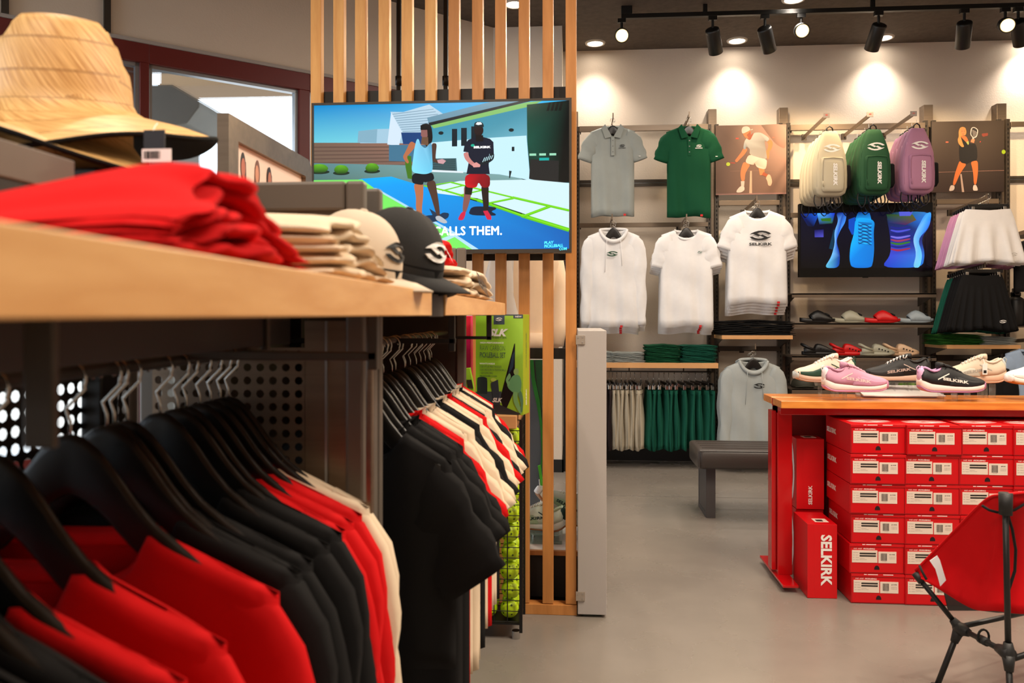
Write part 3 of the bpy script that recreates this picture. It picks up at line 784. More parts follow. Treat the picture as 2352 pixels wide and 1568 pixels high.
def straw_hat():
    t = thing('straw_hat', 'x', 'hat'); n = 72
    prof_ = [(.258, -.044), (.242, -.038), (.222, -.030), (.198, -.021), (.174, -.014), (.152, -.008), (.134, -.003), (.120, .006), (.114, .018), (.110, .035), (.106, .06), (.101, .085), (.095, .108), (.087, .128), (.074, .141), (.058, .144), (.038, .136), (.018, .127), (.004, .122)]
    rings = []
    for r, z in prof_:
        ring = []
        for k in range(n):
            a = 2 * pi * k / n; ex = 1.0; ey = .90 if r < .12 else .96
            f = max(0, min(1, (z - .07) / .06)) if r < .11 else 0
            pinch = 1 - .16 * f * (abs(cos(a + .5)) ** 4)       # front pinch of the crown
            dent = -.036 * max(0, 1 - (abs(r * sin(a - .5)) / .035) ** 2) * (f if r < .09 else 0)
            wz = (.012 * cos(2 * a + .4) + .004 * sin(5 * a)) * max(0, (r - .12) / .12)
            ring.append((r * ex * cos(a) * pinch, r * ey * sin(a) * pinch, z + wz + dent))
        rings.append(ring)
    mb = MB(); mb.loft(rings, cap=False); o = mb.build('straw_body', m_straw, t, smooth=True, world=False); uvgrid(o, n, len(rings) - 1)
    rings2 = [[(x * .995, y * .995, z - .004) for x, y, z in r_] for r_ in rings[:14]]
    MB().loft(rings2, cap=False).build('lining', m_blackcloth, t, smooth=True, world=False)
    MB().tube([rings[0][k % n] for k in range(n + 1)], .0035, 6, cap=False).build('brim_binding', m_blackcloth, t, smooth=True, world=False)
    return t
RB = thing('display_riser', 'black riser box carrying the stack of straw hats', 'riser', (-.80, 1.2, ZT))
MB().box(-.93, -.66, 1.06, 1.34, ZT, 1.455).build('box', m_black, RB, bev=.004)
MB().box(-.90, -.69, 1.055, 1.06, ZT + .02, 1.44).build('front_panel', m_blackcloth, RB)
khat = kit(straw_hat)
for i, (x, y, z, rz, lab) in enumerate(((-.80, 1.2, 1.484, .3, 'straw hat with black lining, lowest of the hat stack'), (-.795, 1.205, 1.518, 1.9, 'straw hat in the middle of the hat stack, only its brim showing'), (-.80, 1.2, 1.566, .2, 'golden straw sun hat with pinched crown on top of the hat stack'))):
    khat.put((x, y, z), rz, lab, 'stack of straw hats', rot=(radians(9), 0, rz), scale=(.87, .87, 1.0))
tg = thing('price_tag', 'black and white barcode tag hanging from the straw hat brim', 'tag', tuple(aty(360, 365, 1.06)))
y_ = 1.045; p1 = aty(330, 300, y_); p2 = aty(378, 340, y_)
mb = MB().box(p1.x, p2.x, y_, y_ + .002, PZ(360, 342, y_), PZ(360, 298, y_)); mb.build('card', mat('tag_navy', (.10, .11, .14), rough=.5), tg)
mb = MB().box(p1.x - .002, PX(393, y_), y_ - .001, y_ + .001, PZ(360, 372, y_), PZ(360, 342, y_)); mb.build('barcode_label', m_white, tg)
mb = MB(); xx = p1.x
for i in range(14): w_ = random.choice((.0006, .001, .0014)); mb.box(xx + .001, xx + .001 + w_, y_ - .0014, y_ - .001, PZ(360, 365, y_), PZ(360, 347, y_)); xx += .0017
mb.build('barcode_print', m_blackprint, tg)
MB().tube([aty(352, 300, y_), aty(356, 290, y_ + .02), aty(362, 283, y_ + .05)], .0007, 5).build('string', m_white, tg)

def heap_layer(name, fab, x0, x1, y0, y1, zf, h, i, sd, label, cat, group, bul=.006, rib=None, ends=.35, top=1.0, text=None, push=0, near=.88, back=.0):
    """one folded garment lying in a heap; x0 = front edge (towards the aisle). Thickness and height shrink towards the far end."""
    t = thing(name, label, cat, ((x0 + x1) / 2, (y0 + y1) / 2, zf + i * h), group=group)
    def g(u): return 1 - (1 - ends) * max(0, u) ** 2.2 - (1 - near) * max(0, -u) ** 1.5
    mb = MB()
    for q in range(1):
        rings = []; M = 30
        for a in range(M + 1):
            u = -1 + 2 * a / M; e = max(0, 1 - abs(u) ** 7) ** .5
            base = i * h * g(u); th = h * 1.12 * g(u)
            yy = (y0 + y1) / 2 + u * (y1 - y0) / 2
            ring = []
            for k in range(22):
                an = 2 * pi * k / 22; cc, ss = cos(an), sin(an)
                cx = (abs(cc) ** .62) * (1 if cc > 0 else -1); cz = (abs(ss) ** .85) * (1 if ss > 0 else -1)
                front = .5 + .5 * cx
                xx = (x0 + x1) / 2 + cx * abs(x1 - x0) / 2 + front * (bul * 1.2 * sin(u * 5 + sd + i * 1.3 + q) + .004 * sin(u * 13 + i + sd)) + push * front
                bf = 1 - back * (1 - front)
                zz = zf + (base + th / 2) * bf + cz * th / 2 * bf * (.2 + .8 * e) + bul * .45 * sin(u * 7 + sd + i * 2.1 + q) * (e) * min(1, i + q) - front ** 6 * .004 * i * .5 + (0.3 * th * sin(u * 17 + sd + i) * front * .35)
                ring.append((xx, yy + .006 * sin(k + sd), zz))
            rings.append(ring)
        mb.loft(rings)
    mb.build('folded_cloth', fab, t, smooth=True)
    return t
lv = ['lowest', 'second', 'third', 'fourth', 'fifth', 'topmost']
for i in range(5):
    heap_layer('folded_sweatshirt', m_g['red'], -.262 - .004 * i, -.56, .52 + .004 * i, .765 - .012 * i, ZT + .001, .0172, i, 1.3, '%s red folded sweatshirt in the big stack on the maple shelf' % ['lowest', 'second', 'third', 'fourth', 'topmost'][i], 'sweatshirt', 'red folded sweatshirts on the maple shelf', bul=.008, ends=.34, near=.40, back=.55)
for i in range(5):
    heap_layer('folded_sweatshirt', m_g['cream'], -.268 - .003 * i, -.60, .905 + .004 * i, 1.165 - .010 * i, ZT + .001, .0178, i, 4.0, '%s cream folded sweatshirt in the stack beside the red one' % ['lowest', 'second', 'third', 'fourth', 'topmost'][i], 'sweatshirt', 'cream folded sweatshirts on the maple shelf', bul=.007, ends=.42, near=.80)
t = heap_layer('folded_shirt', m_g['red'], -.46, -.70, .90, 1.10, ZT + .083, .016, 0, 2.2, 'red folded shirt with white print lying on the cream stack', 'shirt', None, ends=.8, bul=.003)
mb = MB(); put_emblem(mb, (-.49, .96, ZT + .103), (0, 1, 0), (-.7, 0, .7), .03); mb.build('print', m_white, t)
# ---- caps
def cap_(fabcol='cap'):
    t = thing('baseball_cap', 'x', 'cap')
    m1 = _M['cap_cloth']; n = 48; rings = []
    for i in range(13):
        a = (pi / 2) * i / 12; r = .088 * cos(a) ** .85; z = .115 * sin(a)
        ring = []
        for k in range(n):
            an = 2 * pi * k / n; seam = 1 - .012 * max(0, 1 - abs(((an / (pi / 3)) % 1) - .5) * -2 - 0) * 0
            se = 1 - .010 * (max(0, cos(an * 6)) ** 16)
            ring.append((r * 1.10 * cos(an) * se, r * .92 * sin(an) * se, z * se))
        rings.append(ring)
    MB().loft(rings, cap=False).build('crown', m1, t, smooth=True, world=False)
    mb = MB(); rr = []
    for i in range(15):
        v = -1 + 2 * i / 14; an = v * 1.05
        a = Vector((.088 * 1.10 * cos(an), .088 * .92 * sin(an), .004)); L_ = .072 * (1 - abs(v) ** 3.2)
        b = a + Vector((L_, 0, -.010 - .022 * v * v + .004)); m_ = (a + b) / 2 + Vector((0, 0, .004 - .01 * v * v))
        rr.append([a, m_, b, b + Vector((0, 0, -.003)), m_ + Vector((0, 0, -.003)), a + Vector((0, 0, -.003))])
    mb.loft(rr); mb.build('brim', m1, t, smooth=True, world=False)
    MB().sphere((0, 0, .114), .008, 10, 6, (1, 1, .6)).build('top_button', m1, t, world=False, smooth=True)
    MB().loft([[(.088 * 1.09 * cos(2 * pi * k / n), .088 * .91 * sin(2 * pi * k / n), z) for k in range(n)] for z in (.001, .02)], cap=False).build('sweatband', m_blackcloth, t, world=False, smooth=True)
    return t
mat('cap_cloth', (.80, .72, .62), rough=.8, bump=.3, bscale=500); m_capb = mat('cap_black', (.07, .065, .06), rough=.8, bump=.3, bscale=500); m_capc = mat('cap_cream', (.80, .73, .64), rough=.8, bump=.3, bscale=500)
kc = kit(cap_)
def cap_emblem(t, m):
    pts = []
    mb = MB(); put_emblem(mb, (0, 0, 0), (0, 1, 0), (0, 0, 1), .040)
    for p in mb.v:
        an = p.y / .088; z = p.z + .052; sr = sqrt(max(0, 1 - (z / .115) ** 2)) ** .85 * 1.0
        p.x = .088 * 1.10 * cos(an) * sr + .0022; p.y = .088 * .92 * sin(an) * sr * 1.05; p.z = z
    mb.build('emblem', m, t, world=False, solid=.002)
c1 = kc.put((-.366, 1.30, ZT + .032), radians(-14), 'cream cap with wide brim leaning over the shelf edge, beside the cream stack', 'caps on the maple shelf', mm={'cap_cloth': m_capc}, rot=(0, radians(13), radians(-16)), scale=(.88, .88, .88))
c0 = kc.put((-.395, 1.55, ZT + .004), radians(-6), 'black cap at the bottom, nearly hidden under the one with white emblem', 'caps on the maple shelf', mm={'cap_cloth': m_capb})
c2 = kc.put((-.340, 1.51, ZT + .050), radians(-10), 'black cap with a big white emblem, behind the cream cap', 'caps on the maple shelf', mm={'cap_cloth': m_capb}, rot=(0, radians(17), radians(-24))); cap_emblem(c2, m_white); cap_emblem(c1, m_blackprint)
# ---- folded shirts behind the caps
for i in range(3):
    heap_layer('folded_shirt', m_g['cream'], -.262 + .004 * i, -.56, 1.78, 2.52, ZT + .001, .026, i, 3, '%s cream folded shirt of the stack past the caps' % ['lowest', 'middle', 'topmost, black-lettered'][i], 'shirt', 'cream folded shirts past the caps', bul=.008, ends=.35)
o = bpy.data.objects
tl = [x for x in bpy.data.objects if x.name.startswith('folded_shirt') and 'topmost' in x.get('label', '')][0]
mb = MB(); put_text(mb, 'SELKIRK', (-.247, 2.18, ZT + .038), (0, 1, -.12), (-.25, 0, 1), .055, bold=.03, wide=1.25); mb.build('lettering', m_blackprint, tl)
for i in range(2):
    heap_layer('folded_shirt', m_g['red'], -.31, -.58, 1.72, 2.10, ZT + .078, .030, i, 5, '%s red folded shirt lying on the cream ones past the caps' % ['lower', 'upper white-printed'][i], 'shirt', 'red folded shirts past the caps', bul=.010, ends=.45)
tl = [x for x in bpy.data.objects if x.name.startswith('folded_shirt') and 'white-printed' in x.get('label', '')][0]
mb = MB(); put_text(mb, 'SELK', (-.302, 1.93, ZT + .105), (0, 1, -.2), (-.45, 0, 1), .030, bold=.03, wide=1.5); mb.build('print', m_white, tl)
# ---- framed poster standing on the rack
XS = -.82; ya = yx(512, XS); yb = yx(706, XS); zt_ = 1.25 + .577 * .82
t = thing('framed_poster', 'grey framed poster of three women standing along the rack top by the window', 'poster', (XS, (ya + yb) / 2, ZT))
outline = [(ya, ZT), (yb, ZT), (yb, zt_ - .02), (yb - .03, zt_), (ya, zt_)]
def ring_(i0): return [(ya + i0, ZT + i0), (yb - i0, ZT + i0), (yb - i0, zt_ - .02 - i0 * .7), (yb - .03 - i0 * .5, zt_ - i0), (ya + i0, zt_ - i0)]
A_, B_ = ring_(0), ring_(.055)
mb = MB()
for k in range(5):
    q = (k + 1) % 5
    for X0, X1 in ((XS - .014, XS + .014),):
        vs = [(X, a, b) for X in (X0, X1) for a, b in (A_[k], A_[q], B_[q], B_[k])]
        mb.add(vs, [(0, 1, 2, 3), (7, 6, 5, 4), (0, 4, 5, 1), (2, 6, 7, 3)])
mb.build('frame', m_steel, t)
MB().box(XS - .01, XS - .002, ya + .05, yb - .05, ZT + .05, zt_ - .05).build('backing_board', m_steel_d, t)
m_print = attr_mat('print_art', 0, .45); m_print2 = m_print
def body2(cx, top, s, skin, hair, dress, side=1):
    S = []
    S.append((ell(cx - .006 * side * s, top + .14 * s, .034 * s, .11 * s), hair)); S.append((limb([(cx, top + .10 * s), (cx + .03 * s * side, top + .45 * s)], [.03 * s, .014 * s]), hair))
    S.append((ell(cx - .004 * s, top + .15 * s, .026 * s, .075 * s), skin)); S.append((rc(cx - .014 * s, top + .20 * s, cx + .014 * s, top + .30 * s), skin))
    S.append(([(cx - .07 * s, top + .34 * s), (cx, top + .28 * s), (cx + .07 * s, top + .34 * s), (cx + .085 * s, top + .95 * s), (cx - .085 * s, top + .95 * s)], dress))
    S.append((limb([(cx + .07 * s, top + .36 * s), (cx + .085 * s, top + .9 * s)], [.016 * s, .012 * s]), skin)); return S
sh = [(rc(0, 0, 1, 1), (.93, .84, .77))]
sh += body2(.13, .02, 1.0, (.72, .42, .32), (.15, .10, .09), (.13, .12, .13)) + body2(.30, .03, .95, (.80, .56, .43), (.45, .28, .20), (.88, .76, .66), -1) + body2(.47, .04, .95, (.70, .44, .33), (.20, .13, .11), (.55, .62, .45))
picture('poster_print', t, (XS + .0, ya + .052, ZT + .052), (0, yb - ya - .104, 0), (0, 0, zt_ - ZT - .104), sh, m_print, step=.0002)
mb = MB(); put_text(mb, 'SELKIRK', (XS + .004, ya + .43 * (yb - ya) + .18, ZT + .17), (0, 1, 0), (0, 0, 1), .12, wide=.5, bold=-.01); mb.build('lettering', mat('print_grey', (.25, .23, .22), rough=.6), t)

# ================================================================ SLAT SCREEN WITH TELEVISION
YS = 3.32
t = thing('slat_screen', 'floor to ceiling screen of upright ash slats that carries the big television', 'slat screen', (-.5, YS, 0))
sx_ = [(713, 744), (765, 796), (815, 846), (869, 897), (922, 951), (976, 1004), (1030, 1056), (1084, 1110), (1137, 1163), (1191, 1216), (1246, 1270), (1299, 1324)]
for i, (a, b_) in enumerate(sx_):
    xl = PX(a, YS); m_ = m_slat2 if i in (4, 5, 9) else m_slat
    zb_ = 0.045 if i >= 9 else .045
    o = MB().box(xl, xl + .0455, YS, YS + .045, zb_, CEIL).build('slat', m_slat if i < 6 else m_slat2, t, bev=.0025)
xr = PX(1325, YS); xl = PX(713, YS)
MB().box(xl, xr, YS - .004, YS + .05, 0, .043).build('bottom_rail', m_slat2, t, bev=.002)
MB().box(xl + .01, xr - .04, YS + .046, YS + .062, PZ(1000, 238, YS + .05), PZ(1000, 206, YS + .05)).build('steel_bar', m_black, t)
MB().box(xl + .01, xr - .04, YS + .046, YS + .062, PZ(1200, 598, YS + .05), PZ(1200, 575, YS + .05)).build('steel_bar', m_black, t)
MB().box(PX(1195, YS) - .5, xr - .04, YS + .046, YS + .062, PZ(1250, 824, YS + .05), PZ(1250, 799, YS + .05)).build('steel_bar', m_black, t)
for pxx in (916, 1024):
    c_ = aty(pxx, 100, 3.52)
    tt = thing('steel_pipe', 'slim black ceiling pipe behind the slats, %s' % ('beside the dark slat' if pxx == 916 else 'nearer the pier wall'), 'pipe', (c_.x, 3.52, 0))
    MB().cyl((c_.x, 3.52, 0), .011, CEIL, 16).build('tube', m_black, tt, smooth=True)
    z_ = PZ(pxx, 186, 3.52); MB().cyl((c_.x, 3.52, z_ - .02), .016, .04, 16).build('coupling', m_black, tt, smooth=True)
# television
YT = 3.20; x0 = PX(716, YT); x1 = PX(1313, YT); z1 = PZ(1014, 231, YT); z0 = PZ(1014, 582, YT)
t = thing('television', 'large wall television on the slat screen playing two players on a court', 'television', ((x0 + x1) / 2, YT, z0))
MB().box(x0, x1, YT + .004, YT + .05, z0, z1).build('housing', m_blkgloss, t, bev=.003)
mb = MB(); e = .010
mb.box(x0, x1, YT - .004, YT + .004, z1 - e, z1); mb.box(x0, x1, YT - .004, YT + .004, z0, z0 + .016); mb.box(x0, x0 + e, YT - .004, YT + .004, z0 + .016, z1 - e); mb.box(x1 - e, x1, YT - .004, YT + .004, z0 + .016, z1 - e)
mb.build('bezel', m_steel_d, t)
MB().box(x0 + .3, x1 - .3, YT + .05, YS, z0 + .15, z1 - .15).build('wall_mount', m_black, t)
m_scr = attr_mat('screen_art', .86, .12)
def pm(L, x0p=722, y0p=239, x1p=1307, y1p=574): return [((x - x0p) / (x1p - x0p), min(1, max(0, (y - y0p) / (y1p - y0p)))) for x, y in L]
def q4(L): return [(900 + x / 4.9, 270 + y / 4.9) for x, y in L]       # from the close view of the screen
SKB = (.0, .55, .85); SKL = (.45, .80, .90)
S = []
def ad(L, c): S.append((pm(L), c))
ad([(722, 239), (1307, 239), (1307, 330), (722, 330)], [(.02, .52, .78), (.16, .70, .93), (.55, .85, .92), (.42, .78, .84)])
ad([(722, 325), (1010, 330), (1010, 405), (722, 402)], [(.45, .36, .30), (.60, .42, .36), (.50, .38, .34), (.42, .34, .28)])
for k in range(7): ad([(722, 334 + k * 9), (1010, 338 + k * 8), (1010, 340 + k * 8), (722, 337 + k * 9)], (.38, .29, .25))
ad([(722, 372), (1150, 388), (1210, 420), (1180, 450), (1000, 460), (722, 412)], [(.33, .50, .52), (.50, .66, .66), (.48, .62, .62), (.40, .54, .54), (.30, .44, .44), (.30, .44, .42)])
for (x, y, r_) in ((735, 385, 22), (786, 388, 18), (858, 385, 17)):
    ad(ell(x, y + 8, r_ * 1.1, 5), (.08, .16, .10)); ad([(x - r_, y + 2), (x - r_ * .7, y - 8), (x - 3, y - 11), (x + r_ * .6, y - 9), (x + r_, y), (x + r_ * .6, y + 9), (x - r_ * .5, y + 10)], [(.20, .42, .05), (.35, .62, .10), (.42, .72, .14), (.30, .60, .10), (.28, .52, .08), (.12, .28, .05), (.10, .25, .05)])
# far houses
ad([(868, 296), (900, 296), (903, 270), (942, 272), (950, 330), (830, 328), (826, 300)], (.62, .76, .84)); ad([(826, 300), (870, 296), (868, 328), (824, 326)], (.50, .66, .74))
ad([(900, 257), (930, 258), (990, 242), (1030, 270), (1060, 300), (1000, 306), (925, 305)], (.68, .79, .86)); ad([(902, 258), (928, 305), (920, 335), (893, 332)], (.80, .87, .93))
for k in range(9): ad([(905 + k * 3, 262 + k * 5), (1000 + k * 5, 252 + k * 6), (1000 + k * 5, 253.5 + k * 6), (905 + k * 3, 263.5 + k * 5)], (.46, .58, .66))
ad([(925, 305), (995, 306), (1000, 332), (930, 332)], (.08, .24, .46)); ad([(897, 333), (1010, 335), (1005, 375), (897, 370)], (.25, .44, .55))
# main house
ad([(985, 292), (1222, 246), (1307, 240), (1307, 470), (1216, 418), (1150, 402), (985, 392)], [(.20, .55, .66), (.16, .52, .62), (.20, .52, .55), (.1, .3, .3), (.6, .8, .85), (.55, .78, .84), (.42, .66, .72)])
ad([(985, 330), (1100, 322), (1211, 317), (1219, 418), (1150, 404), (985, 392)], (.75, .90, .96))
ad([(992, 288), (1215, 241), (1246, 239), (1225, 250), (1000, 297)], (.50, .72, .40)); ad([(988, 283), (1190, 239), (1222, 239), (990, 291)], (.06, .09, .12)); ad([(985, 272), (1130, 239), (1195, 239), (988, 284)], (.40, .56, .64))
for (x, y, w_, h_) in ((1042, 299, 12, 40), (1063, 297, 13, 41), (1086, 294, 12, 42)): ad(rc(x, y, x + w_, y + h_), (.03, .10, .14))
ad([(1212, 247), (1307, 239), (1307, 424), (1285, 425), (1219, 404), (1213, 330)], [(.04, .22, .16), (.01, .03, .03), (.01, .02, .02), (.01, .02, .02), (.02, .05, .05), (.06, .30, .24)])
for k in range(4): ad([(1262 + k * 9, 243), (1266 + k * 9, 243), (1262 + k * 9, 262), (1256 + k * 9, 262)], (.0, .01, .01))
for x in (1218, 1240, 1263): ad(rc(x, 358, x + 15, 363), (.60, .85, .72))
ad([(1220, 371), (1284, 375), (1283, 425), (1258, 425), (1217, 415)], (.13, .13, .13)); ad(rc(1240, 368, 1262, 374), (.05, .65, .62))
for (x, y) in ((1177, 304), (1017, 308)): ad(ell(x, y, 6, 4), (.06, .12, .14))
ad(rc(1178, 342, 1184, 352), (.08, .12, .14)); ad([(1172, 396), (1178, 397), (1174, 413), (1172, 413)], (.1, .15, .15))
ad([(996, 366), (1052, 366), (1054, 396), (996, 392)], (.25, .38, .40))
for k in range(6): ad(rc(998, 369 + k * 4.5, 1050, 371 + k * 4.5), (.12, .20, .22))
ad([(985, 391), (1068, 396), (1068, 400), (985, 396)], (.85, .90, .92))
# court
ad([(833, 410), (903, 406), (960, 424), (1307, 528), (1307, 574), (722, 574), (722, 440)], [(.0, .62, .90), (.0, .66, .95), (.0, .60, .92), (.0, .35, .68), (.0, .38, .72), (.0, .60, .92), (.0, .62, .95)])
ad([(835, 412), (863, 432), (1100, 574), (722, 574), (722, 412)], (.46, .90, .38)); ad([(860, 432), (868, 432), (1058, 540), (1050, 542)], (.66, .84, .94)); ad([(950, 574), (1040, 541), (1050, 545), (985, 574)], (.70, .88, .90)); ad([(1042, 541), (1052, 541), (1103, 574), (1088, 574)], (.70, .86, .96))
ad([(990, 480), (1030, 505), (1000, 500)], (.1, .2, .3))
# terrace with grass joints
ad([(1000, 430), (1060, 418), (1220, 417), (1307, 426), (1307, 532), (1200, 492), (1100, 458), (1010, 446)], (.80, .91, .93))
G = (.36, .76, .04); G2 = (.50, .86, .10)
def gline(a, b, w): ad(limb([a, b], [w, w]), G); ad(limb([(a[0], a[1] - .6), (b[0], b[1] - .6)], [w * .4, w * .4]), G2)
gline((978, 428), (1028, 440), 1.6); gline((1028, 440), (1100, 462), 2.0); gline((1100, 462), (1200, 498), 3.2); gline((1200, 498), (1307, 532), 4.4)
gline((1004, 426), (1040, 421), 1.2); gline((1040, 421), (1180, 457), 1.8); gline((1180, 457), (1307, 488), 2.6); gline((1020, 440), (1070, 428), 1.4); gline((1060, 451), (1110, 440), 1.6); gline((1125, 470), (1182, 459), 2.2); gline((1205, 500), (1265, 478), 3.0)
# players' shadows
ad(q4([(370, 1110), (560, 1100), (600, 1075), (670, 1085), (650, 1150), (400, 1200)]), (.03, .18, .30)); ad(q4([(880, 1110), (905, 1030), (960, 1010), (1180, 1020), (1195, 1045), (1130, 1070), (1190, 1100), (1180, 1120)]), (.02, .10, .20))
# left player
SK1 = (.70, .42, .28); SK1d = (.30, .20, .16)
ad(q4([(165, 430), (240, 440), (250, 700), (200, 690), (175, 560)]), (.25, .45, .10))
ad(q4(limb([(320, 740), (335, 900), (325, 1030), (350, 1170)], [58, 40, 34, 20])), SK1); ad(q4(limb([(455, 720), (500, 890), (520, 980), (548, 1120)], [56, 38, 32, 18])), SK1d)
ad(q4([(250, 630), (480, 620), (505, 710), (400, 740), (380, 730), (370, 770), (245, 745)]), (.03, .06, .10))
ad(q4([(335, 1150), (375, 1165), (385, 1215), (330, 1230), (310, 1215)]), (.50, .68, .78)); ad(q4([(510, 1120), (560, 1110), (640, 1170), (645, 1195), (600, 1200), (520, 1160)]), (.70, .72, .74))
ad(q4(limb([(270, 290), (200, 400), (165, 450), (205, 520)], [44, 26, 24, 14])), SK1); ad(q4(limb([(500, 300), (490, 420), (495, 490), (545, 515)], [30, 26, 22, 16])), SK1d); ad(q4([(530, 490), (590, 478), (632, 500), (600, 535), (545, 525)]), (.78, .60, .62))
ad(q4([(345, 90), (420, 75), (470, 110), (485, 260), (440, 350), (400, 330), (365, 200)]), (.07, .05, .05)); ad(q4([(350, 150), (420, 150), (425, 220), (395, 260), (350, 215)]), (.55, .36, .34)); ad(q4([(345, 95), (440, 100), (440, 150), (345, 150)]), (.03, .03, .04))
ad(q4([(360, 230), (430, 230), (435, 330), (350, 300)]), (.42, .30, .22))
ad(q4([(300, 255), (325, 248), (345, 320), (400, 360), (440, 310), (470, 290), (475, 420), (485, 620), (400, 650), (240, 625), (260, 480), (275, 360)]), [(.50, .80, .92), (.55, .84, .95), (.45, .72, .86), (.50, .78, .90), (.35, .60, .74), (.35, .60, .74), (.42, .72, .86), (.40, .75, .88), (.48, .84, .95), (.50, .86, .97), (.50, .84, .95), (.52, .82, .94)])
# right player
ad(q4(limb([(880, 780), (870, 900), (850, 1000), (835, 1080)], [48, 38, 32, 18])), (.52, .33, .30)); ad(q4(limb([(890, 780), (880, 880)], [44, 38])), (.12, .07, .06)); ad(q4(limb([(1065, 780), (1070, 900), (1078, 1000), (1072, 1080)], [44, 36, 32, 18])), (.14, .09, .08))
ad(q4([(765, 1150), (800, 1080), (848, 1060), (850, 1100), (825, 1165), (775, 1165)]), (.80, .12, .26)); ad(q4([(1045, 1065), (1095, 1060), (1138, 1130), (1135, 1165), (1090, 1160)]), (.80, .12, .26))
ad(q4([(845, 645), (1120, 650), (1125, 800), (1035, 808), (995, 740), (970, 808), (842, 800)]), [(.72, .02, .10), (.50, .02, .08), (.45, .02, .07), (.55, .02, .08), (.5, .02, .08), (.78, .02, .10), (.80, .02, .10)])
ad(q4([(960, 240), (1040, 240), (1120, 262), (1160, 300), (1165, 430), (1115, 430), (1108, 560), (1120, 655), (860, 650), (885, 520), (880, 410), (825, 400), (840, 320), (880, 270)]), (.05, .08, .16))
ad(q4(limb([(850, 410), (865, 470), (905, 520), (960, 560)], [28, 26, 22, 18])), (.78, .50, .48)); ad(q4(limb([(1145, 420), (1140, 480), (1080, 520), (1010, 540)], [26, 28, 24, 16])), (.05, .10, .13)); ad(q4([(920, 545), (970, 520), (1015, 550), (1010, 575), (940, 578)]), (.85, .58, .56))
for k in range(5): ad(q4(limb([(1040 + k * 24, 520 - k * 8), (1065 + k * 22, 470 - k * 6)], [4, 4])), (.70, .85, .88))
ad(q4(ell(998, 165, 52, 68)), (.12, .05, .06)); ad(q4([(962, 220), (1045, 220), (1050, 290), (965, 290)]), (.05, .03, .04)); ad(q4([(942, 130), (950, 80), (998, 64), (1045, 85), (1058, 135), (1000, 118)]), (.03, .12, .15)); ad(q4([(962, 98), (980, 75), (1020, 75), (1035, 100), (990, 108)]), (.90, .92, .92))
ad(q4(ell(930, 333, 22, 15)), (.10, .66, .55))
picture('screen', t, (x0 + e, YT - .001, z0 + .016), (x1 - x0 - 2 * e, 0, 0), (0, 0, z1 - z0 - e - .016), S, m_scr, step=.00006, rnd=.11)
m_capw = mat('caption_white', (.96, .98, 1), emit=.75); m_capc2 = mat('caption_cyan', (.25, .80, .95), emit=.75); m_caps = mat('caption_shadow', (.03, .08, .2), rough=.5)
yq = YT - .0085
mb = MB()
for ox, oz in ((0, 0), (.0022, 0), (.0011, .0012), (.0011, -.0012)): put_text(mb, 'WHO CALLS THEM.', (PX(1153, yq) + ox, yq - oz * .1, PZ(1060, 531, yq) + oz), (1, 0, 0), (0, 0, 1), .049, align='RIGHT', wide=.93, space=1.05)
mb.build('caption', m_capw, t); mb = MB(); mb.build('caption', m_capw, t)
mb = MB()
put_text(mb, 'SELKIRK', (PX(1107, yq), yq, PZ(1107, 338, yq)), (1, 0, 0), (0, 0, 1), .011, bold=.04, wide=1.7); mb.build('caption', m_capw, t)
mb = MB()
put_text(mb, 'PLAY', (PX(1250, yq), yq, PZ(1250, 558, yq)), (1, 0, .06), (0, 0, 1), .0155, bold=.03, align='LEFT', wide=1.05)
put_text(mb, 'PICKLEBALL', (PX(1250, yq), yq, PZ(1250, 566, yq)), (1, 0, .06), (0, 0, 1), .0155, bold=.03, align='LEFT', wide=.92)
put_text(mb, 'COM', (PX(1284, yq), yq, PZ(1284, 572, yq)), (1, 0, .06), (0, 0, 1), .0145, bold=.03, align='LEFT', wide=.95)
mb.build('caption', m_capc2, t)
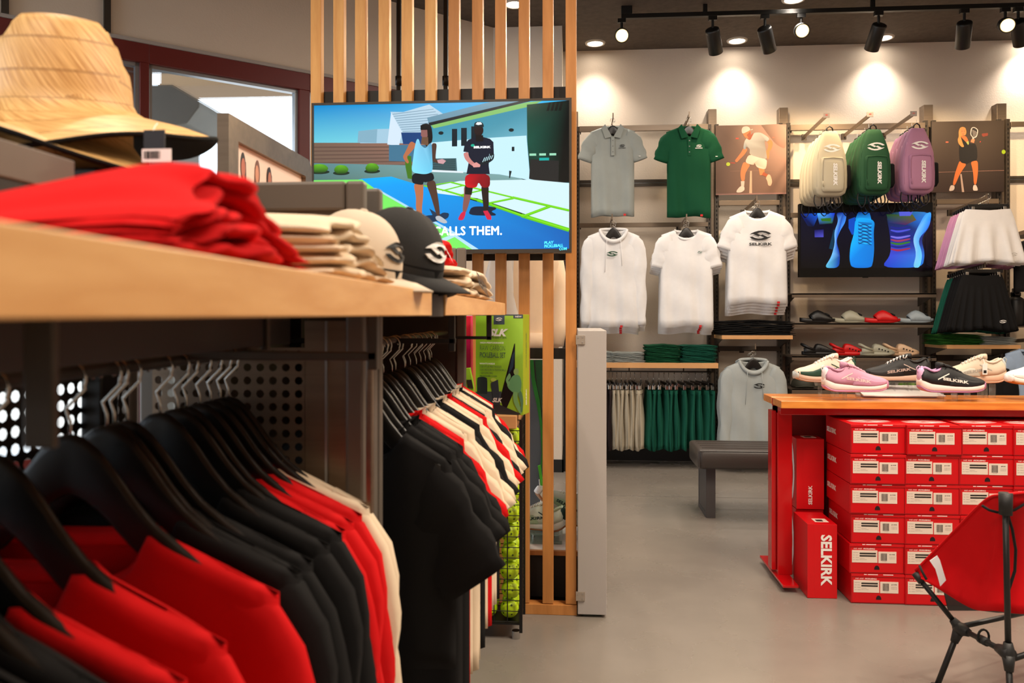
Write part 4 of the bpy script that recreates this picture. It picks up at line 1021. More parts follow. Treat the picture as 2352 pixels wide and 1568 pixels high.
# ================================================================ SHOES
def sneaker(name='sneaker', L=.285, ank=.0):
    """right-pointing (+x toe) court shoe; local origin under the heel-toe middle on the ground"""
    t = thing(name, 'x', 'shoe')
    S_ = lambda *p: p
    mu, ms, mo, ml, mt = _M['shoe_upper'], _M['shoe_midsole'], _M['shoe_outsole'], _M['shoe_lace'], _M['shoe_trim']
    W = [(0, .020), (.04, .030), (.15, .036), (.35, .034), (.5, .036), (.7, .046), (.85, .044), (.95, .034), (1, .018)]
    B = [(0, .024), (.06, .009), (.15, .002), (.3, .001), (.5, .001), (.7, .001), (.85, .004), (.95, .012), (1, .024)]      # outsole bottom
    M_ = [(0, .066), (.06, .058), (.15, .047), (.35, .040), (.5, .036), (.7, .034), (.85, .039), (.95, .046), (1, .048)]     # midsole top
    U = [(0, .072), (.03, .104), (.08, .114), (.14, .102), (.22, .094), (.30, .102), (.36, .122), (.42, .122), (.52, .108), (.65, .088), (.8, .072), (.9, .066), (.97, .058), (1, .050)]
    def rg(lo, hi, x, w, n=14, flare=0, flat=.5):
        r = []
        for k in range(n):
            a = 2 * pi * k / n; c_, s_ = cos(a), sin(a)
            yy = (abs(c_) ** flat) * (1 if c_ > 0 else -1) * w * (1 + flare * (-s_)); zz = (lo + hi) / 2 + (abs(s_) ** flat) * (1 if s_ > 0 else -1) * (hi - lo) / 2
            r.append((x, yy, zz))
        return r
    X = lambda u: (u - .5) * L
    us = [0, .015, .04, .08, .14, .2, .27, .34, .42, .5, .58, .66, .74, .82, .89, .94, .975, 1]
    mb = MB(); mb.loft([rg(prof(u, B) + .006, prof(u, M_), X(u) - (.006 if u < .05 else 0) * 0, prof(u, W) * 1.06, 16, .06, .45) for u in us]); mb.build('midsole', ms, t, smooth=True, world=False)
    mb = MB(); mb.loft([rg(prof(u, B), prof(u, B) + .010, X(u), prof(u, W) * 1.04, 12, .0, .5) for u in us]); mb.build('outsole', mo, t, smooth=True, world=False)
    # upper, open at the ankle
    rings = []
    for u in us[1:]:
        lo = prof(u, M_) - .006; hi = prof(u, U); w = prof(u, W) * .97; r = []; open_ = .05 < u < .36
        for k in range(17):
            v = k / 16; a = pi * v
            sh_ = abs(sin(a)) ** .62; wd = cos(a)
            wd = (abs(wd) ** .8) * (1 if wd > 0 else -1)
            wt = w * (1 - .42 * sh_ ** 3 * (1 if u < .5 else .6))
            r.append((X(u), wd * wt if not open_ else (1 if wd > 0 else -1) * max(abs(wd * wt), w * .42), lo + (hi - lo) * sh_))
        rings.append(r)
    mb = MB(); mb.loft(rings, closed=False, skip=lambda i, j: (.05 < us[i + 1] < .34 and 7 <= j <= 8)); mb.build('upper', mu, t, smooth=True, world=False, solid=.003)
    for s in (-1, 1):
        rr = []
        for u in (.42, .5, .58, .66, .74, .82, .88, .93, .97):
            lo = prof(u, M_) - .006; hi = prof(u, U); w = prof(u, W) * .97; r = []
            for k in range(5):
                q = k / 4 * prof(u, [(.42, .12), (.5, .5), (.6, .62), (.75, .5), (.97, .55)]); a = math.asin(min(1, q ** (1 / .62))) if q else 0
                r.append((X(u), s * ((cos(a) ** .8) * w * (1 - .42 * q ** 3 * (.6 if u > .5 else 1)) + .0016), lo + (hi - lo) * q))
            rr.append(r)
        MB().loft(rr, closed=False, cap=False).build('overlay', _M['shoe_overlay'], t, smooth=True, world=False, solid=.001)
    # padded ankle collar
    pts = []
    for k in range(21):
        a = 2 * pi * k / 20; u = .20 - .155 * cos(a); pts.append((X(u), .019 * sin(a) * (1 + .2 * cos(a)), prof(u, U) + .001))
    MB().tube(pts, .0055, 8, cap=False).build('ankle_collar', mt, t, smooth=True, world=False)
    mb = MB(); mb.loft([[(X(u), y * .020, prof(u, U) - .014) for y in (-1, 0, 1)] for u in (.06, .12, .2, .28, .35)], closed=False); mb.build('lining', mt, t, world=False)
    # tongue
    mb = MB(); mb.loft([rg(prof(u, U) - .006, prof(u, U) + add, X(u) - off, w_, 10, 0, .7) for u, add, off, w_ in ((.33, .026, .012, .020), (.37, .014, .006, .021), (.44, .004, 0, .018), (.56, .003, 0, .015), (.66, .002, 0, .012))]); mb.build('tongue', mt if False else mu, t, smooth=True, world=False)
    # laces
    mb = MB()
    for i in range(6):
        u = .40 + i * .048; z = prof(u, U) + .005; w_ = .019 - i * .0012
        mb.tube([(X(u) + .004, -w_ - .003, z - .010), (X(u), -w_ * .6, z), (X(u) + .002, w_ * .6, z + .001), (X(u) + .006, w_ + .003, z - .010)], .0024, 6)
        mb.tube([(X(u) + .01, -w_ - .002, z - .012), (X(u) - .002, 0, z + .001), (X(u) - .01, w_ + .002, z - .008)], .0022, 6)
    mb.tube([(X(.385), -.006, .124), (X(.36), -.02, .130), (X(.385), -.030, .116), (X(.40), -.012, .119)], .002, 6); mb.tube([(X(.385), .006, .124), (X(.36), .02, .130), (X(.40), .030, .114), (X(.40), .010, .119)], .002, 6)
    lo_ = mb.build('lace', ml, t, smooth=True, world=False)
    # heel tab, side stripe, toe bumper
    mb = MB(); mb.loft([rg(z0, z1, X(u), w_, 10, 0, .6) for u, z0, z1, w_ in ((-.012, .066, .086, .010), (.0, .056, .100, .018), (.03, .052, .113, .022), (.055, .06, .112, .021))]); mb.build('heel_tab', _M['shoe_tab'], t, smooth=True, world=False)
    mb = MB(); mb.tube([(X(-.01), 0, .088), (X(-.03), 0, .112), (X(.0), 0, .120), (X(.04), 0, .112)], .0022, 6); mb.build('pull_loop', _M['shoe_tab'], t, smooth=True, world=False)
    for s in (-1, 1):
        def side(u, z): 
            lo = prof(u, M_) - .006; hi = prof(u, U); q = max(0, min(1, (z - lo) / (hi - lo))); a = math.asin(min(1, q ** (1 / .62))); w = prof(u, W) * .97
            return s * (cos(a) ** .8 * w * (1 - .42 * q ** 3 * (1 if u < .5 else .6)) + .0025)
        mb = MB(); st = [(.24, .062), (.30, .070), (.36, .079), (.42, .087)]
        mb.loft([[(X(u), side(u, z + d), z + d) for d in (-.003, .002)] for u, z in st], closed=False, cap=False); mb.build('stripe', _M['shoe_text'], t, world=False, solid=.001)
        mb = MB(); put_text(mb, 'SELKIRK', (0, 0, 0), (1 if s < 0 else -1, 0, 0), (0, 0, 1), .017, bold=.04, wide=1.7)
        cxx = X(.50)
        for p in mb.v:
            u = (cxx + p.x) / L + .5; z = .056 + p.z - (p.x * .16); p.x = cxx + p.x; p.z = z; p.y = side(u, z)
        mb.build('lettering', _M['shoe_text'], t, world=False)
    mb = MB(); mb.loft([rg(.016, prof(u, M_) + .004 + (u - .93) * .0, X(u) + .003, prof(u, W) * 1.05, 12, 0, .6) for u in (.95, .975, 1.0)]); mb.build('toe_bumper', _M['shoe_bumper'], t, smooth=True, world=False)
    return t
for nm, c_, rg_ in (('upper', (.8, .6, .7), .7), ('midsole', (.95, .90, .86), .5), ('outsole', (.75, .5, .65), .6), ('lace', (.9, .7, .75), .7), ('trim', (.8, .6, .7), .7), ('tab', (.95, .92, .92), .5), ('text', (.90, .82, .80), .5), ('bumper', (.78, .5, .66), .6), ('overlay', (.76, .54, .64), .6)):
    mat('shoe_' + nm, c_, rough=rg_, bump=.15 if nm in ('upper', 'trim') else 0, bscale=500)
def shoe_cols(key, **k):
    return {'shoe_' + a: mat('shoe_%s_%s' % (key, a), c, rough=.6, bump=.15 if a in ('upper', 'trim') else 0, bscale=500) for a, c in k.items()}
SH = dict(
    pink=shoe_cols('pink', upper=(.80, .58, .68), midsole=(.95, .89, .86), outsole=(.80, .55, .70), lace=(.88, .66, .72), trim=(.80, .58, .68), tab=(.95, .92, .93), text=(.92, .80, .78), overlay=(.77, .55, .65), bumper=(.78, .54, .68)),
    black=shoe_cols('black', upper=(.06, .065, .08), midsole=(.95, .89, .86), outsole=(.70, .48, .64), lace=(.05, .05, .06), trim=(.80, .62, .78), tab=(.86, .70, .84), text=(.93, .90, .86), overlay=(.07, .075, .09), bumper=(.70, .48, .62)),
    green=shoe_cols('green', upper=(.88, .80, .72), midsole=(.82, .72, .64), outsole=(.72, .62, .55), lace=(.95, .94, .92), trim=(.94, .90, .86), tab=(.05, .26, .20), text=(.06, .25, .18), overlay=(.06, .24, .17), bumper=(.74, .76, .74)),
    jet=shoe_cols('jet', upper=(.05, .045, .045), midsole=(.80, .68, .60), outsole=(.10, .08, .08), lace=(.90, .88, .86), trim=(.06, .055, .055), tab=(.05, .05, .05), text=(.70, .62, .58), overlay=(.08, .07, .07), bumper=(.10, .08, .075)),
    bone=shoe_cols('bone', upper=(.80, .73, .64), midsole=(.82, .70, .60), outsole=(.80, .66, .56), lace=(.90, .86, .80), trim=(.84, .78, .70), tab=(.70, .72, .70), text=(.62, .60, .56), overlay=(.72, .70, .64), bumper=(.80, .72, .64)),
    gum=shoe_cols('gum', upper=(.95, .94, .92), midsole=(.96, .94, .91), outsole=(.70, .42, .18), lace=(.95, .94, .92), trim=(.94, .92, .90), tab=(.05, .28, .24), text=(.06, .28, .24), overlay=(.90, .89, .86), bumper=(.92, .90, .88)),
    mint=shoe_cols('mint', upper=(.84, .90, .82), midsole=(.90, .92, .88), outsole=(.62, .42, .26), lace=(.92, .93, .90), trim=(.80, .90, .78), tab=(.05, .22, .20), text=(.05, .22, .20), overlay=(.72, .86, .72), bumper=(.9, .9, .88)))
ksn = kit(sneaker)

# ================================================================ BEHIND THE SLATS: display platform, mannequin, ball cage, boxed set
m_plat = mat('platform_white', (.93, .90, .86), rough=.5); m_platd = mat('platform_dark', (.14, .12, .11), rough=.6)
zf = .30; yf = YS + .14
t = thing('display_platform', 'low display platform with white boarded top and dark front behind the slats', 'display platform', (-.35, 3.9, 0))
zt = PZ(1260, 1265, yf); xa, xb = -1.15, PX(1326, yf) + .02
MB().box(xa, xb, yf + .01, 4.55, .02, zt - .02).build('plinth', m_platd, t, bev=.003)
MB().box(xa, xb, yf, yf + .02, zt - .02, zt).build('wood_edge', m_slat2, t, bev=.001)
for i in range(9):
    y0_ = yf + .02 + i * .125; MB().box(xa, xb, y0_, y0_ + .121, zt - .018, zt).build('top_board', m_plat, t, bev=.001)
m_glassg = mat('glass_green', (.80, .93, .88), rough=.02, trans=.8, ior=1.3, alpha=.6)
gp = aty(1240, 1225, 3.72); 
t = thing('glass_plinth', 'thick green-edged glass block under the display shoes behind the slats', 'glass block', (PX(1245, 3.7), 3.72, zt))
xg0, xg1 = PX(1205, 3.6), PX(1291, 3.6)
MB().box(xg0, xg1, 3.56, 3.84, zt, zt + .012).build('base_plate', m_glassg, t, bev=.001)
MB().box(xg0 + .02, xg1 - .015, 3.60, 3.82, zt + .028, zt + .036).build('upper_plate', m_glassg, t, bev=.001)
for a_ in (xg0 + .04, xg1 - .04):
    for b_ in (3.63, 3.79): MB().cyl((a_, b_, zt + .012), .006, .016, 12).build('standoff', m_chrome, t)
ksn.put((PX(1232, 3.68), 3.68, zt + .036), radians(160), 'white court shoe with brown sole standing on the glass block behind the slats', 'shoes on the display platform', mm=SH['mint'])
ksn.put((PX(1284, 3.74) - .015, 3.74, zt + .098), 0, 'pale green court shoe with dark heel tab tilted toe down behind the slats', 'shoes on the display platform', mm=SH['mint'], rot=(0, radians(-38), radians(200)))
st = thing('shoe_stand', 'slim acrylic stand holding the tilted pale green shoe', 'shoe stand', (PX(1243, 3.75), 3.75, zt + .036))
MB().tube([(PX(1243, 3.75), 3.75, zt + .036), (PX(1243, 3.75), 3.75, zt + .13), (PX(1256, 3.75), 3.75, zt + .17)], .006, 10).build('stem', m_chrome, st, smooth=True)
MB().cyl((PX(1243, 3.75), 3.75, zt + .036), .022, .004, 20).build('foot', m_chrome, st)
# sail-shaped standing board with green curve
t = thing('standing_banner', 'dark grey standing banner with a green flame stripe behind the slats', 'banner', (PX(1225, 4.2), 4.2, zt))
A = [(1175, 826), (1250, 826), (1252, 1000), (1246, 1120), (1236, 1180), (1175, 1185)]
mb = MB(); mb.prism([(PX(a, 4.2), PZ(a, b_, 4.2)) for a, b_ in A], 4.2, 4.212); mb.build('board', mat('banner_grey', (.32, .34, .36), rough=.5), t)
gl = [(1225, 826), (1229, 870), (1240, 920), (1246, 975), (1248, 1030), (1244, 1085), (1238, 1100), (1244, 1040), (1241, 980), (1233, 930), (1222, 880), (1216, 826)]
mb = MB(); mb.prism([(PX(a, 4.195), PZ(a, b_, 4.195)) for a, b_ in gl], 4.193, 4.199); mb.build('stripe', mat('flame_green', (.10, .45, .12), rough=.5), t)
gl = [(1250, 826), (1229, 826), (1233, 880), (1243, 930), (1249, 990), (1251, 1000)]
mb = MB(); mb.prism([(PX(a, 4.195), PZ(a, b_, 4.195)) for a, b_ in gl], 4.193, 4.199); mb.build('stripe', mat('flame_dark', (.05, .28, .12), rough=.5), t)
t = thing('lean_sign', 'narrow lime green leaning sign plate behind the slats', 'sign', (PX(1240, 3.95), 3.95, zt))
p = [aty(a, b_, 3.95) for a, b_ in ((1235, 1070), (1241, 1068), (1252, 1135), (1247, 1135))]
mb = MB(); mb.prism([(v.x, v.z) for v in p], 3.95, 3.962); mb.build('plate', mat('lime', (.35, .80, .20), rough=.4), t)
MB().tube([aty(1240, 1100, 3.97), aty(1246, 1180, 3.97), (PX(1246, 3.97), 3.97, zt)], .005, 8).build('rod', m_chrome, t)
# mannequin in a cream jacket
t = thing('jacket_form', 'cream jacket on a headless bust form standing behind the slats', 'bust form', (PX(1212, 4.0), 4.0, zt))
mx = PX(1212, 4.0); mcream = fabric('jacket_cream', (.90, .80, .68)); mskin = mat('mannequin_sand', (.82, .72, .62), rough=.4)
def tor(rows, nm, m, n=20, yc=4.0):
    mb = MB(); rr = []
    for i, (z, hw, hd) in enumerate(rows):
        rr.append([(mx + hw * cos(2 * pi * k / n) * (1 + .03 * sin(3 * k + i)), yc + hd * sin(2 * pi * k / n) + .008 * sin(k * 2.2 + i * .6), z) for k in range(n)])
    mb.loft(rr); return mb.build(nm, m, t, smooth=True)
tor([(1.08, .155, .10), (1.12, .158, .105), (1.2, .150, .10), (1.3, .145, .10), (1.4, .158, .105), (1.5, .178, .11), (1.56, .165, .10), (1.60, .10, .08), (1.62, .06, .06)], 'jacket', mcream)
tor([(1.09, .172, .125), (1.125, .174, .127), (1.16, .168, .12)], 'jacket_hem', mcream)
tor([(1.60, .055, .055), (1.68, .05, .05), (1.70, .045, .045)], 'neck', mskin)
for s in (-1, 1):
    mb = MB(); mb.tube([(mx + s * .125, 4.0, 1.56), (mx + s * .155, 3.99, 1.38), (mx + s * .155, 3.96, 1.2), (mx + s * .145, 3.93, 1.10)], [.050, .048, .044, .038], 14); mb.build('sleeve', mcream, t, smooth=True)
MB().cyl((mx, 4.0, zt), .012, 1.6 - zt, 14).build('stand_pole', m_chrome, t, smooth=True); MB().cyl((mx, 4.0, zt), .10, .008, 28).build('stand_base', m_chrome, t)
t = thing('garment_cover', 'clear plastic garment cover hanging beside the cream jacket', 'garment bag', (PX(1140, 3.9), 3.9, 1.0))
mb = MB(); rr = []
for i in range(10):
    z = 1.62 - i * .055; w_ = .05 + .006 * i
    rr.append([(PX(1147, 3.9) + w_ * cos(2 * pi * k / 12) + .01 * sin(i + k), 3.9 + .03 * sin(2 * pi * k / 12) + .008 * sin(i * 1.7 + k), z) for k in range(12)])
mb.loft(rr, cap=False); mb.build('cover', mat('plastic_film', (.93, .93, .92), rough=.25, alpha=.55), t, smooth=True)
MB().tube([(PX(1147, 3.9), 3.9, 1.62), (PX(1147, 3.9), 3.9, 1.70)], .003, 6).build('hook', m_wire, t)
# column post in black, at the corner where the pier meets the back wall
struct(MB().box(px1 + .012, px1 + .05, PY + .03, PY + .07, 0, 2.2).build('trim_6', m_black))

# ---- wire cage full of pickleballs and its wooden top
xr = PX(1196, 3.04); xl = xr - .26; yn, yb_ = 3.05, 3.24; z0_, z1_ = .07, .845
t = thing('wire_ball_bin', 'black wire bin with maple top full of lime pickleballs beside the slat screen', 'ball bin', (xl + .13, 3.14, 0))
mb = MB()
for i in range(20):
    z = z0_ + (z1_ - z0_) * i / 19; r_ = .0018
    mb.tube([(xl, yn, z), (xr, yn, z)], r_, 5); mb.tube([(xr, yn, z), (xr, yb_, z)], r_, 5); mb.tube([(xl, yb_, z), (xr, yb_, z)], r_, 5); mb.tube([(xl, yn, z), (xl, yb_, z)], r_, 5)
for i in range(6):
    x = xl + (xr - xl) * i / 5; mb.tube([(x, yn, z0_), (x, yn, z1_)], .0024, 5); mb.tube([(x, yb_, z0_), (x, yb_, z1_)], .0024, 5)
for i in range(1, 4):
    y_ = yn + (yb_ - yn) * i / 4; mb.tube([(xr, y_, z0_), (xr, y_, z1_)], .0024, 5)
o = mb.build('wire_mesh', m_black, t); o['kind'] = 'stuff'
for x in (xl, xr):
    for y_ in (yn, yb_): MB().box(x - .006, x + .006, y_ - .006, y_ + .006, .03, z1_).build('post', m_black, t)
MB().box(xl, xr, yn, yb_, z0_ - .012, z0_ - .004).build('floor_plate', m_black, t)
for x in (xl + .02, xr - .02):
    for y_ in (yn + .02, yb_ - .02): MB().cyl((x, y_, 0), .016, .03, 14).build('levelling_foot', m_chrome, t)
ztp = PZ(1170, 952, 3.02)
MB().box(xl - .02, PX(1186, 2.98), 2.98, 3.26, ztp - .048, ztp).build('top_board', m_maple_x, t, bev=.002)
m_ball = mat('ball_lime', (.78, .92, .10), rough=.45)
def ball():
    o = thing('pickleball', 'x', 'ball'); r = .0365
    b_ = MB().sphere((0, 0, 0), r, 16, 10).build('shell', m_ball, o, smooth=True, world=False)
    mb = MB()
    for i in range(14):
        z = 1 - 2 * (i + .5) / 14; a = i * 2.39996; q = sqrt(1 - z * z); n_ = Vector((q * cos(a), q * sin(a), z)); u_ = n_.orthogonal().normalized(); v_ = n_.cross(u_)
        c_ = n_ * (r + .0004); mb.add([c_ + (u_ * cos(k * pi / 4) + v_ * sin(k * pi / 4)) * .0042 for k in range(8)], [tuple(range(8))])
    h_ = mb.build('hole', mat('ball_hole', (.30, .38, .05), rough=.8), o, world=False); h_['kind'] = 'stuff'
    return o
kb = kit(ball)
for lay in range(10):
    for ix in range(3):
        for iy in range(2):
            kb.put((xl + .045 + ix * .084 + .004 * (lay % 2), yn + .047 + iy * .090, z0_ + .036 + lay * .0735), 0, 'lime pickleball with drilled holes inside the black wire bin', 'pickleballs in the wire bin', rot=(lay * 1.3, ix * 2.1 + iy, lay * .7))
# ---- boxed paddle set on the bin
m_lime = mat('carton_lime', (.60, .80, .18), rough=.45); m_limed = mat('carton_lime_dark', (.60, .66, .03), rough=.45)
zb0 = ztp; hb_ = PZ(1150, 722, 3.03) - zb0
t = thing('paddle_set_carton', 'lime green raw carbon pickleball set carton standing on the ball bin', 'box', (PX(1146, 3.05), 3.06, zb0), rz=radians(-13))
W2, D2 = .095, .085
xo = .01
MB().box(-W2 + xo, W2 + xo, -.03, D2 - .03, 0, hb_).build('carton', m_limed, t, world=False, bev=.0015)
fy = -.0305
lv_ = Vector(t.location)
Rz = Matrix.Rotation(t.rotation_euler.z, 4, 'Z')
def loc_pic(nm, par, O, U, V, shapes, m):
    return picture(nm, None, O, U, V, shapes, m, step=.00015)
sh = [(rc(0, 0, 1, 1), [(.55, .76, .14), (.66, .86, .30), (.62, .82, .22), (.55, .76, .14)]), (rc(0, 0, 1, .012), (.28, .33, .36)), (rc(.385, 0, .615, .10), (.27, .33, .38)), (rc(.80, 0, 1, .038), (.27, .33, .38)),
      ([(.82, .29), (.835, .29), (.83, .75), (.62, .98), (.52, .84)], (.06, .06, .07)), ([(.78, .40), (.83, .36), (.80, .52), (.68, .62)], (.16, .24, .32)),
      ([(0, .72), (.08, .72), (.30, .74), (.52, .80), (.52, 1), (0, 1)], (.58, .80, .16)), ([(0, .78), (.55, .77), (.50, 1), (0, 1)], (.24, .28, .33)),
      (limb([(.14, .66), (.14, .80)], [.11, .11]), (.14, .18, .22)), (ell(.14, .65, .11, .022), (.14, .18, .22)), (ell(.38, .655, .06, .02), (.75, .85, .35)), (limb([(.40, .67), (.44, .84)], [.08, .07]), (.20, .24, .28)),
      ([(0, .92), (.5, .90), (.95, .985), (.9, 1), (0, 1)], (.17, .19, .21)),
      (ell(.86, .57, .055, .035), (.60, .74, .45)), ([(.80, .60), (.93, .60), (.98, .68), (.95, .78), (.80, .78), (.70, .74), (.66, .70)], (.42, .66, .45)), (limb([(.72, .70), (.66, .66), (.74, .60)], [.03, .03, .03]), (.50, .72, .48)), (limb([(.85, .77), (.84, .86), (.97, .98)], [.06, .04, .025]), (.50, .72, .45)), (limb([(.93, .77), (.985, .86), (.97, .97)], [.04, .03, .02]), (.36, .56, .42))]
o = picture('front_print', None, (-W2 + xo, fy, 0), (2 * W2, 0, 0), (0, 0, hb_), sh, m_print, step=.00012); o.parent = t
def tx(s, u, v, size, m, bold=0, wide=1.0, align='LEFT', shear=0):
    mb = MB(); put_text(mb, s, (-W2 + xo + u * 2 * W2, fy - .003, hb_ * (1 - v)), (1, 0, 0), (0, 0, 1), size, bold=bold, wide=wide, align=align, shear=shear); return mb.build('lettering', m, t, world=False)
m_tdark = mat('carton_ink', (.22, .30, .28), rough=.5)
tx('SLK', .28, .185, .036, m_white, .05, 1.15, shear=.35); tx('BY SELKIRK', .31, .235, .008, m_tdark, .0, 1.7); tx('HIGH-PERFORMANCE', .10, .285, .0085, m_white, .03, 1.15)
tx('RAW CARBON', .09, .34, .028, m_tdark, -.015, .55); tx('PICKLEBALL SET', .09, .41, .028, m_tdark, .012, .52); tx("WHAT'S INSIDE", .09, .495, .008, m_white, .03, 1.1)
for i, s_ in enumerate(('2 SLK ATLAS MAX PADDLES', '3 SLK INDOOR/OUTDOOR BALLS', '1 SLK SLING BAG')): tx(s_, .09, .525 + i * .032, .0115, m_tdark, .0, .62)
tx('FREE BEGINNERS COURSE', .09, .62, .006, m_tdark, .02, 1.0); tx('NEW', .84, .022, .0085, m_white, .03, 1.3)
tx('SLK', .36, .86, .022, m_white, .04, 1.0, shear=.3).name
mb = MB(); put_emblem(mb, (xo, fy - .003, hb_ * .952), (1, 0, 0), (0, 0, 1), .014); mb.build('emblem', m_white, t, world=False)
mb = MB(); put_text(mb, 'CATCH THE PICKLEBALL CRAZE!', (W2 + xo + .0006, -.03 + D2 * .5, hb_ * .64), (0, 0, 1), (0, -1, 0), .0125, bold=.01, wide=.72); mb.build('lettering', m_tdark, t, world=False)
mb = MB(); put_text(mb, 'SELKIRK', (W2 + xo + .0006, -.03 + D2 * .5, hb_ * .17), (0, 0, 1), (0, -1, 0), .014, bold=.04, wide=1.2); mb.build('lettering', m_white, t, world=False)
t = thing('magenta_carton', 'magenta carton peeking out beside the lime green one', 'box', (PX(1074, 3.12), 3.13, zb0))
MB().box(PX(1050, 3.10), PX(1081, 3.10), 3.10, 3.17, zb0, zb0 + hb_ * .985).build('carton', mat('carton_magenta', (.93, .05, .42), rough=.45), t, bev=.0015)
MB().box(PX(1050, 3.10), PX(1081, 3.10), 3.0985, 3.10, zb0 + hb_ * .78, zb0 + hb_ * .98).build('front_print', mat('carton_red', (.90, .12, .25), rough=.45), t)
t = thing('lime_pouch', 'small lime pouch with grey label leaning on the magenta carton', 'box', (PX(1076, 3.0), 3.02, zb0))
q = [aty(a, b_, 3.02) for a, b_ in ((1067, 846), (1079, 845), (1088, 890), (1088, 950), (1067, 950))]
mb = MB(); mb.prism([(v.x, v.z) for v in q], 3.02, 3.05); mb.build('pouch', m_lime, t, bev=.001)
q = [aty(a, b_, 3.018) for a, b_ in ((1072, 872), (1083, 872), (1087, 892), (1075, 890))]
mb = MB(); mb.prism([(v.x, v.z) for v in q], 3.0175, 3.02); mb.build('label_patch', m_steel_d, t)

# ---- grey low partition panel with hinge plates
x0, x1 = PX(1327, 3.30), PX(1393, 3.30); zt_ = PZ(1360, 759, 3.30)
t = thing('low_partition', 'pale grey waist-high partition panel standing beside the slat screen', 'partition', ((x0 + x1) / 2, 3.6, 0))
MB().box(x0, x1, 3.30, 3.95, .012, zt_).build('panel', mat('laminate_grey', (.70, .675, .66), rough=.45, bump=.1, bscale=300), t, bev=.002)
for zc in (PZ(1345, 780, 3.29), PZ(1345, 1370, 3.29)):
    pl = MB().box(x0 - .008, x0 + .030, 3.294, 3.30, zc - .020, zc + .018).build('hinge_plate', m_chrome if False else mat('nickel', (.72, .68, .64), rough=.35, metal=.6), t, bev=.001)
    mb = MB()
    for a_, b_ in ((.020, .010), (.020, -.011), (.002, .008)): mb.cyl((x0 + a_, 3.292, zc + b_), .003, .003, 10, axis='y')
    mb.build('screw', m_chrome, pl if False else t)
MB().box(x0 + .02, x1 - .02, 3.32, 3.93, 0, .012).build('foot_strip', m_glassg, t)

# ---- bench
Yb0, Yb1 = 4.86, 5.28; xb0 = .755; zt_ = .435
m_vinyl = mat('bench_vinyl', (.22, .195, .18), rough=.38, bump=.2, bscale=160)
t = thing('padded_bench', 'dark brown padded bench with slab legs in front of the back wall', 'bench', (1.45, 5.05, 0))
mb = MB(); n = 24; rr = []
for x, e in ((xb0, .90), (xb0 + .012, .98), (xb0 + .03, 1), (2.17, 1), (2.19, .98), (2.2, .9)):
    r = []
    for k in range(n):
        a = 2 * pi * k / n; c_, s_ = cos(a), sin(a)
        r.append((x, (Yb0 + Yb1) / 2 + (abs(c_) ** .25) * (1 if c_ > 0 else -1) * (Yb1 - Yb0) / 2 * e, zt_ - .06 + (abs(s_) ** .3) * (1 if s_ > 0 else -1) * .062 * e))
    rr.append(r)
mb.loft(rr); mb.build('cushion', m_vinyl, t, smooth=True)
for i in range(4): MB().box(xb0 + .03, 2.17, Yb0 + .07 + i * .085, Yb0 + .074 + i * .085, zt_ + .001, zt_ + .0035).build('seam', m_vinyl, t)
MB().tube([(xb0 + .006, Yb0 + .006, zt_ - .115), (xb0 + .004, Yb0 + .004, zt_ - .01)], .003, 6).build('piping', m_vinyl, t); MB().tube([(xb0 + .006, Yb0 + .004, zt_ - .006), (2.19, Yb0 + .004, zt_ - .006)], .003, 6).build('piping', m_vinyl, t)
m_leg = mat('bench_leg_grey', (.26, .25, .25), rough=.45)
for xx in (.815, 1.98):
    MB().box(xx, xx + .058, 4.97, 5.0, 0, zt_ - .12).box(xx, xx + .058, 5.24, 5.27, 0, zt_ - .12).box(xx, xx + .058, 5.0, 5.24, 0, .03).box(xx + .002, xx + .012, 5.0, 5.24, .03, zt_ - .12).build('leg', m_leg, t, bev=.002)
# ================================================================ BACK WALL FIXTURES
YW = WALL; YU = 6.86
def bz(px, py, Y): return PZ(px, py, Y)
up = [(1311, 1328), (1627, 1646), (1790, 1810), (2122, 2143), (2290, 2312), (2610, 2632)]
zt_u = bz(1636, 250, YU)
nm_u = ['beside the slat screen', 'between the green polo and the first photo panel', 'between the first photo panel and the tan backpacks', 'between the mauve backpacks and the second photo panel', 'after the second photo panel', 'past the picture edge']
uprights = []
for i, (a, b_) in enumerate(up):
    if i == 5: continue
    xa, xb = PX(a, YU), PX(b_, YU); xa = max(xa, px1 + .02)
    t = thing('wall_upright', 'tall bronze slotted wall upright %s' % nm_u[i], 'upright', ((xa + xb) / 2, YU, 0), group='slotted uprights on the back wall')
    MB().box(xa, xb, YU, YW, .02, zt_u).build('post', m_steel, t, bev=.002)
    zb_ = bz(1636, 287, YU)
    for s, (c0, c1) in enumerate(((xa - .012, xa + .020), (xb - .020, xb + .012))):
        MB().box(c0, c1, YU - .03, YU, .05, zb_).build('slotted_strip', m_steel_d, t, bev=.001)
        mb = MB(); z = .10; xm = (c0 + c1) / 2
        while z < zb_ - .03: mb.box(xm - .004, xm + .004, YU - .0312, YU - .029, z, z + .018); z += .036
        o = mb.build('slot', m_slot, t); o['kind'] = 'stuff'
    uprights.append((xa, xb))
def bay(i): return uprights[i][1] + .01, (uprights[i + 1][0] - .01 if i + 1 < len(uprights) else PX(2600, YU))
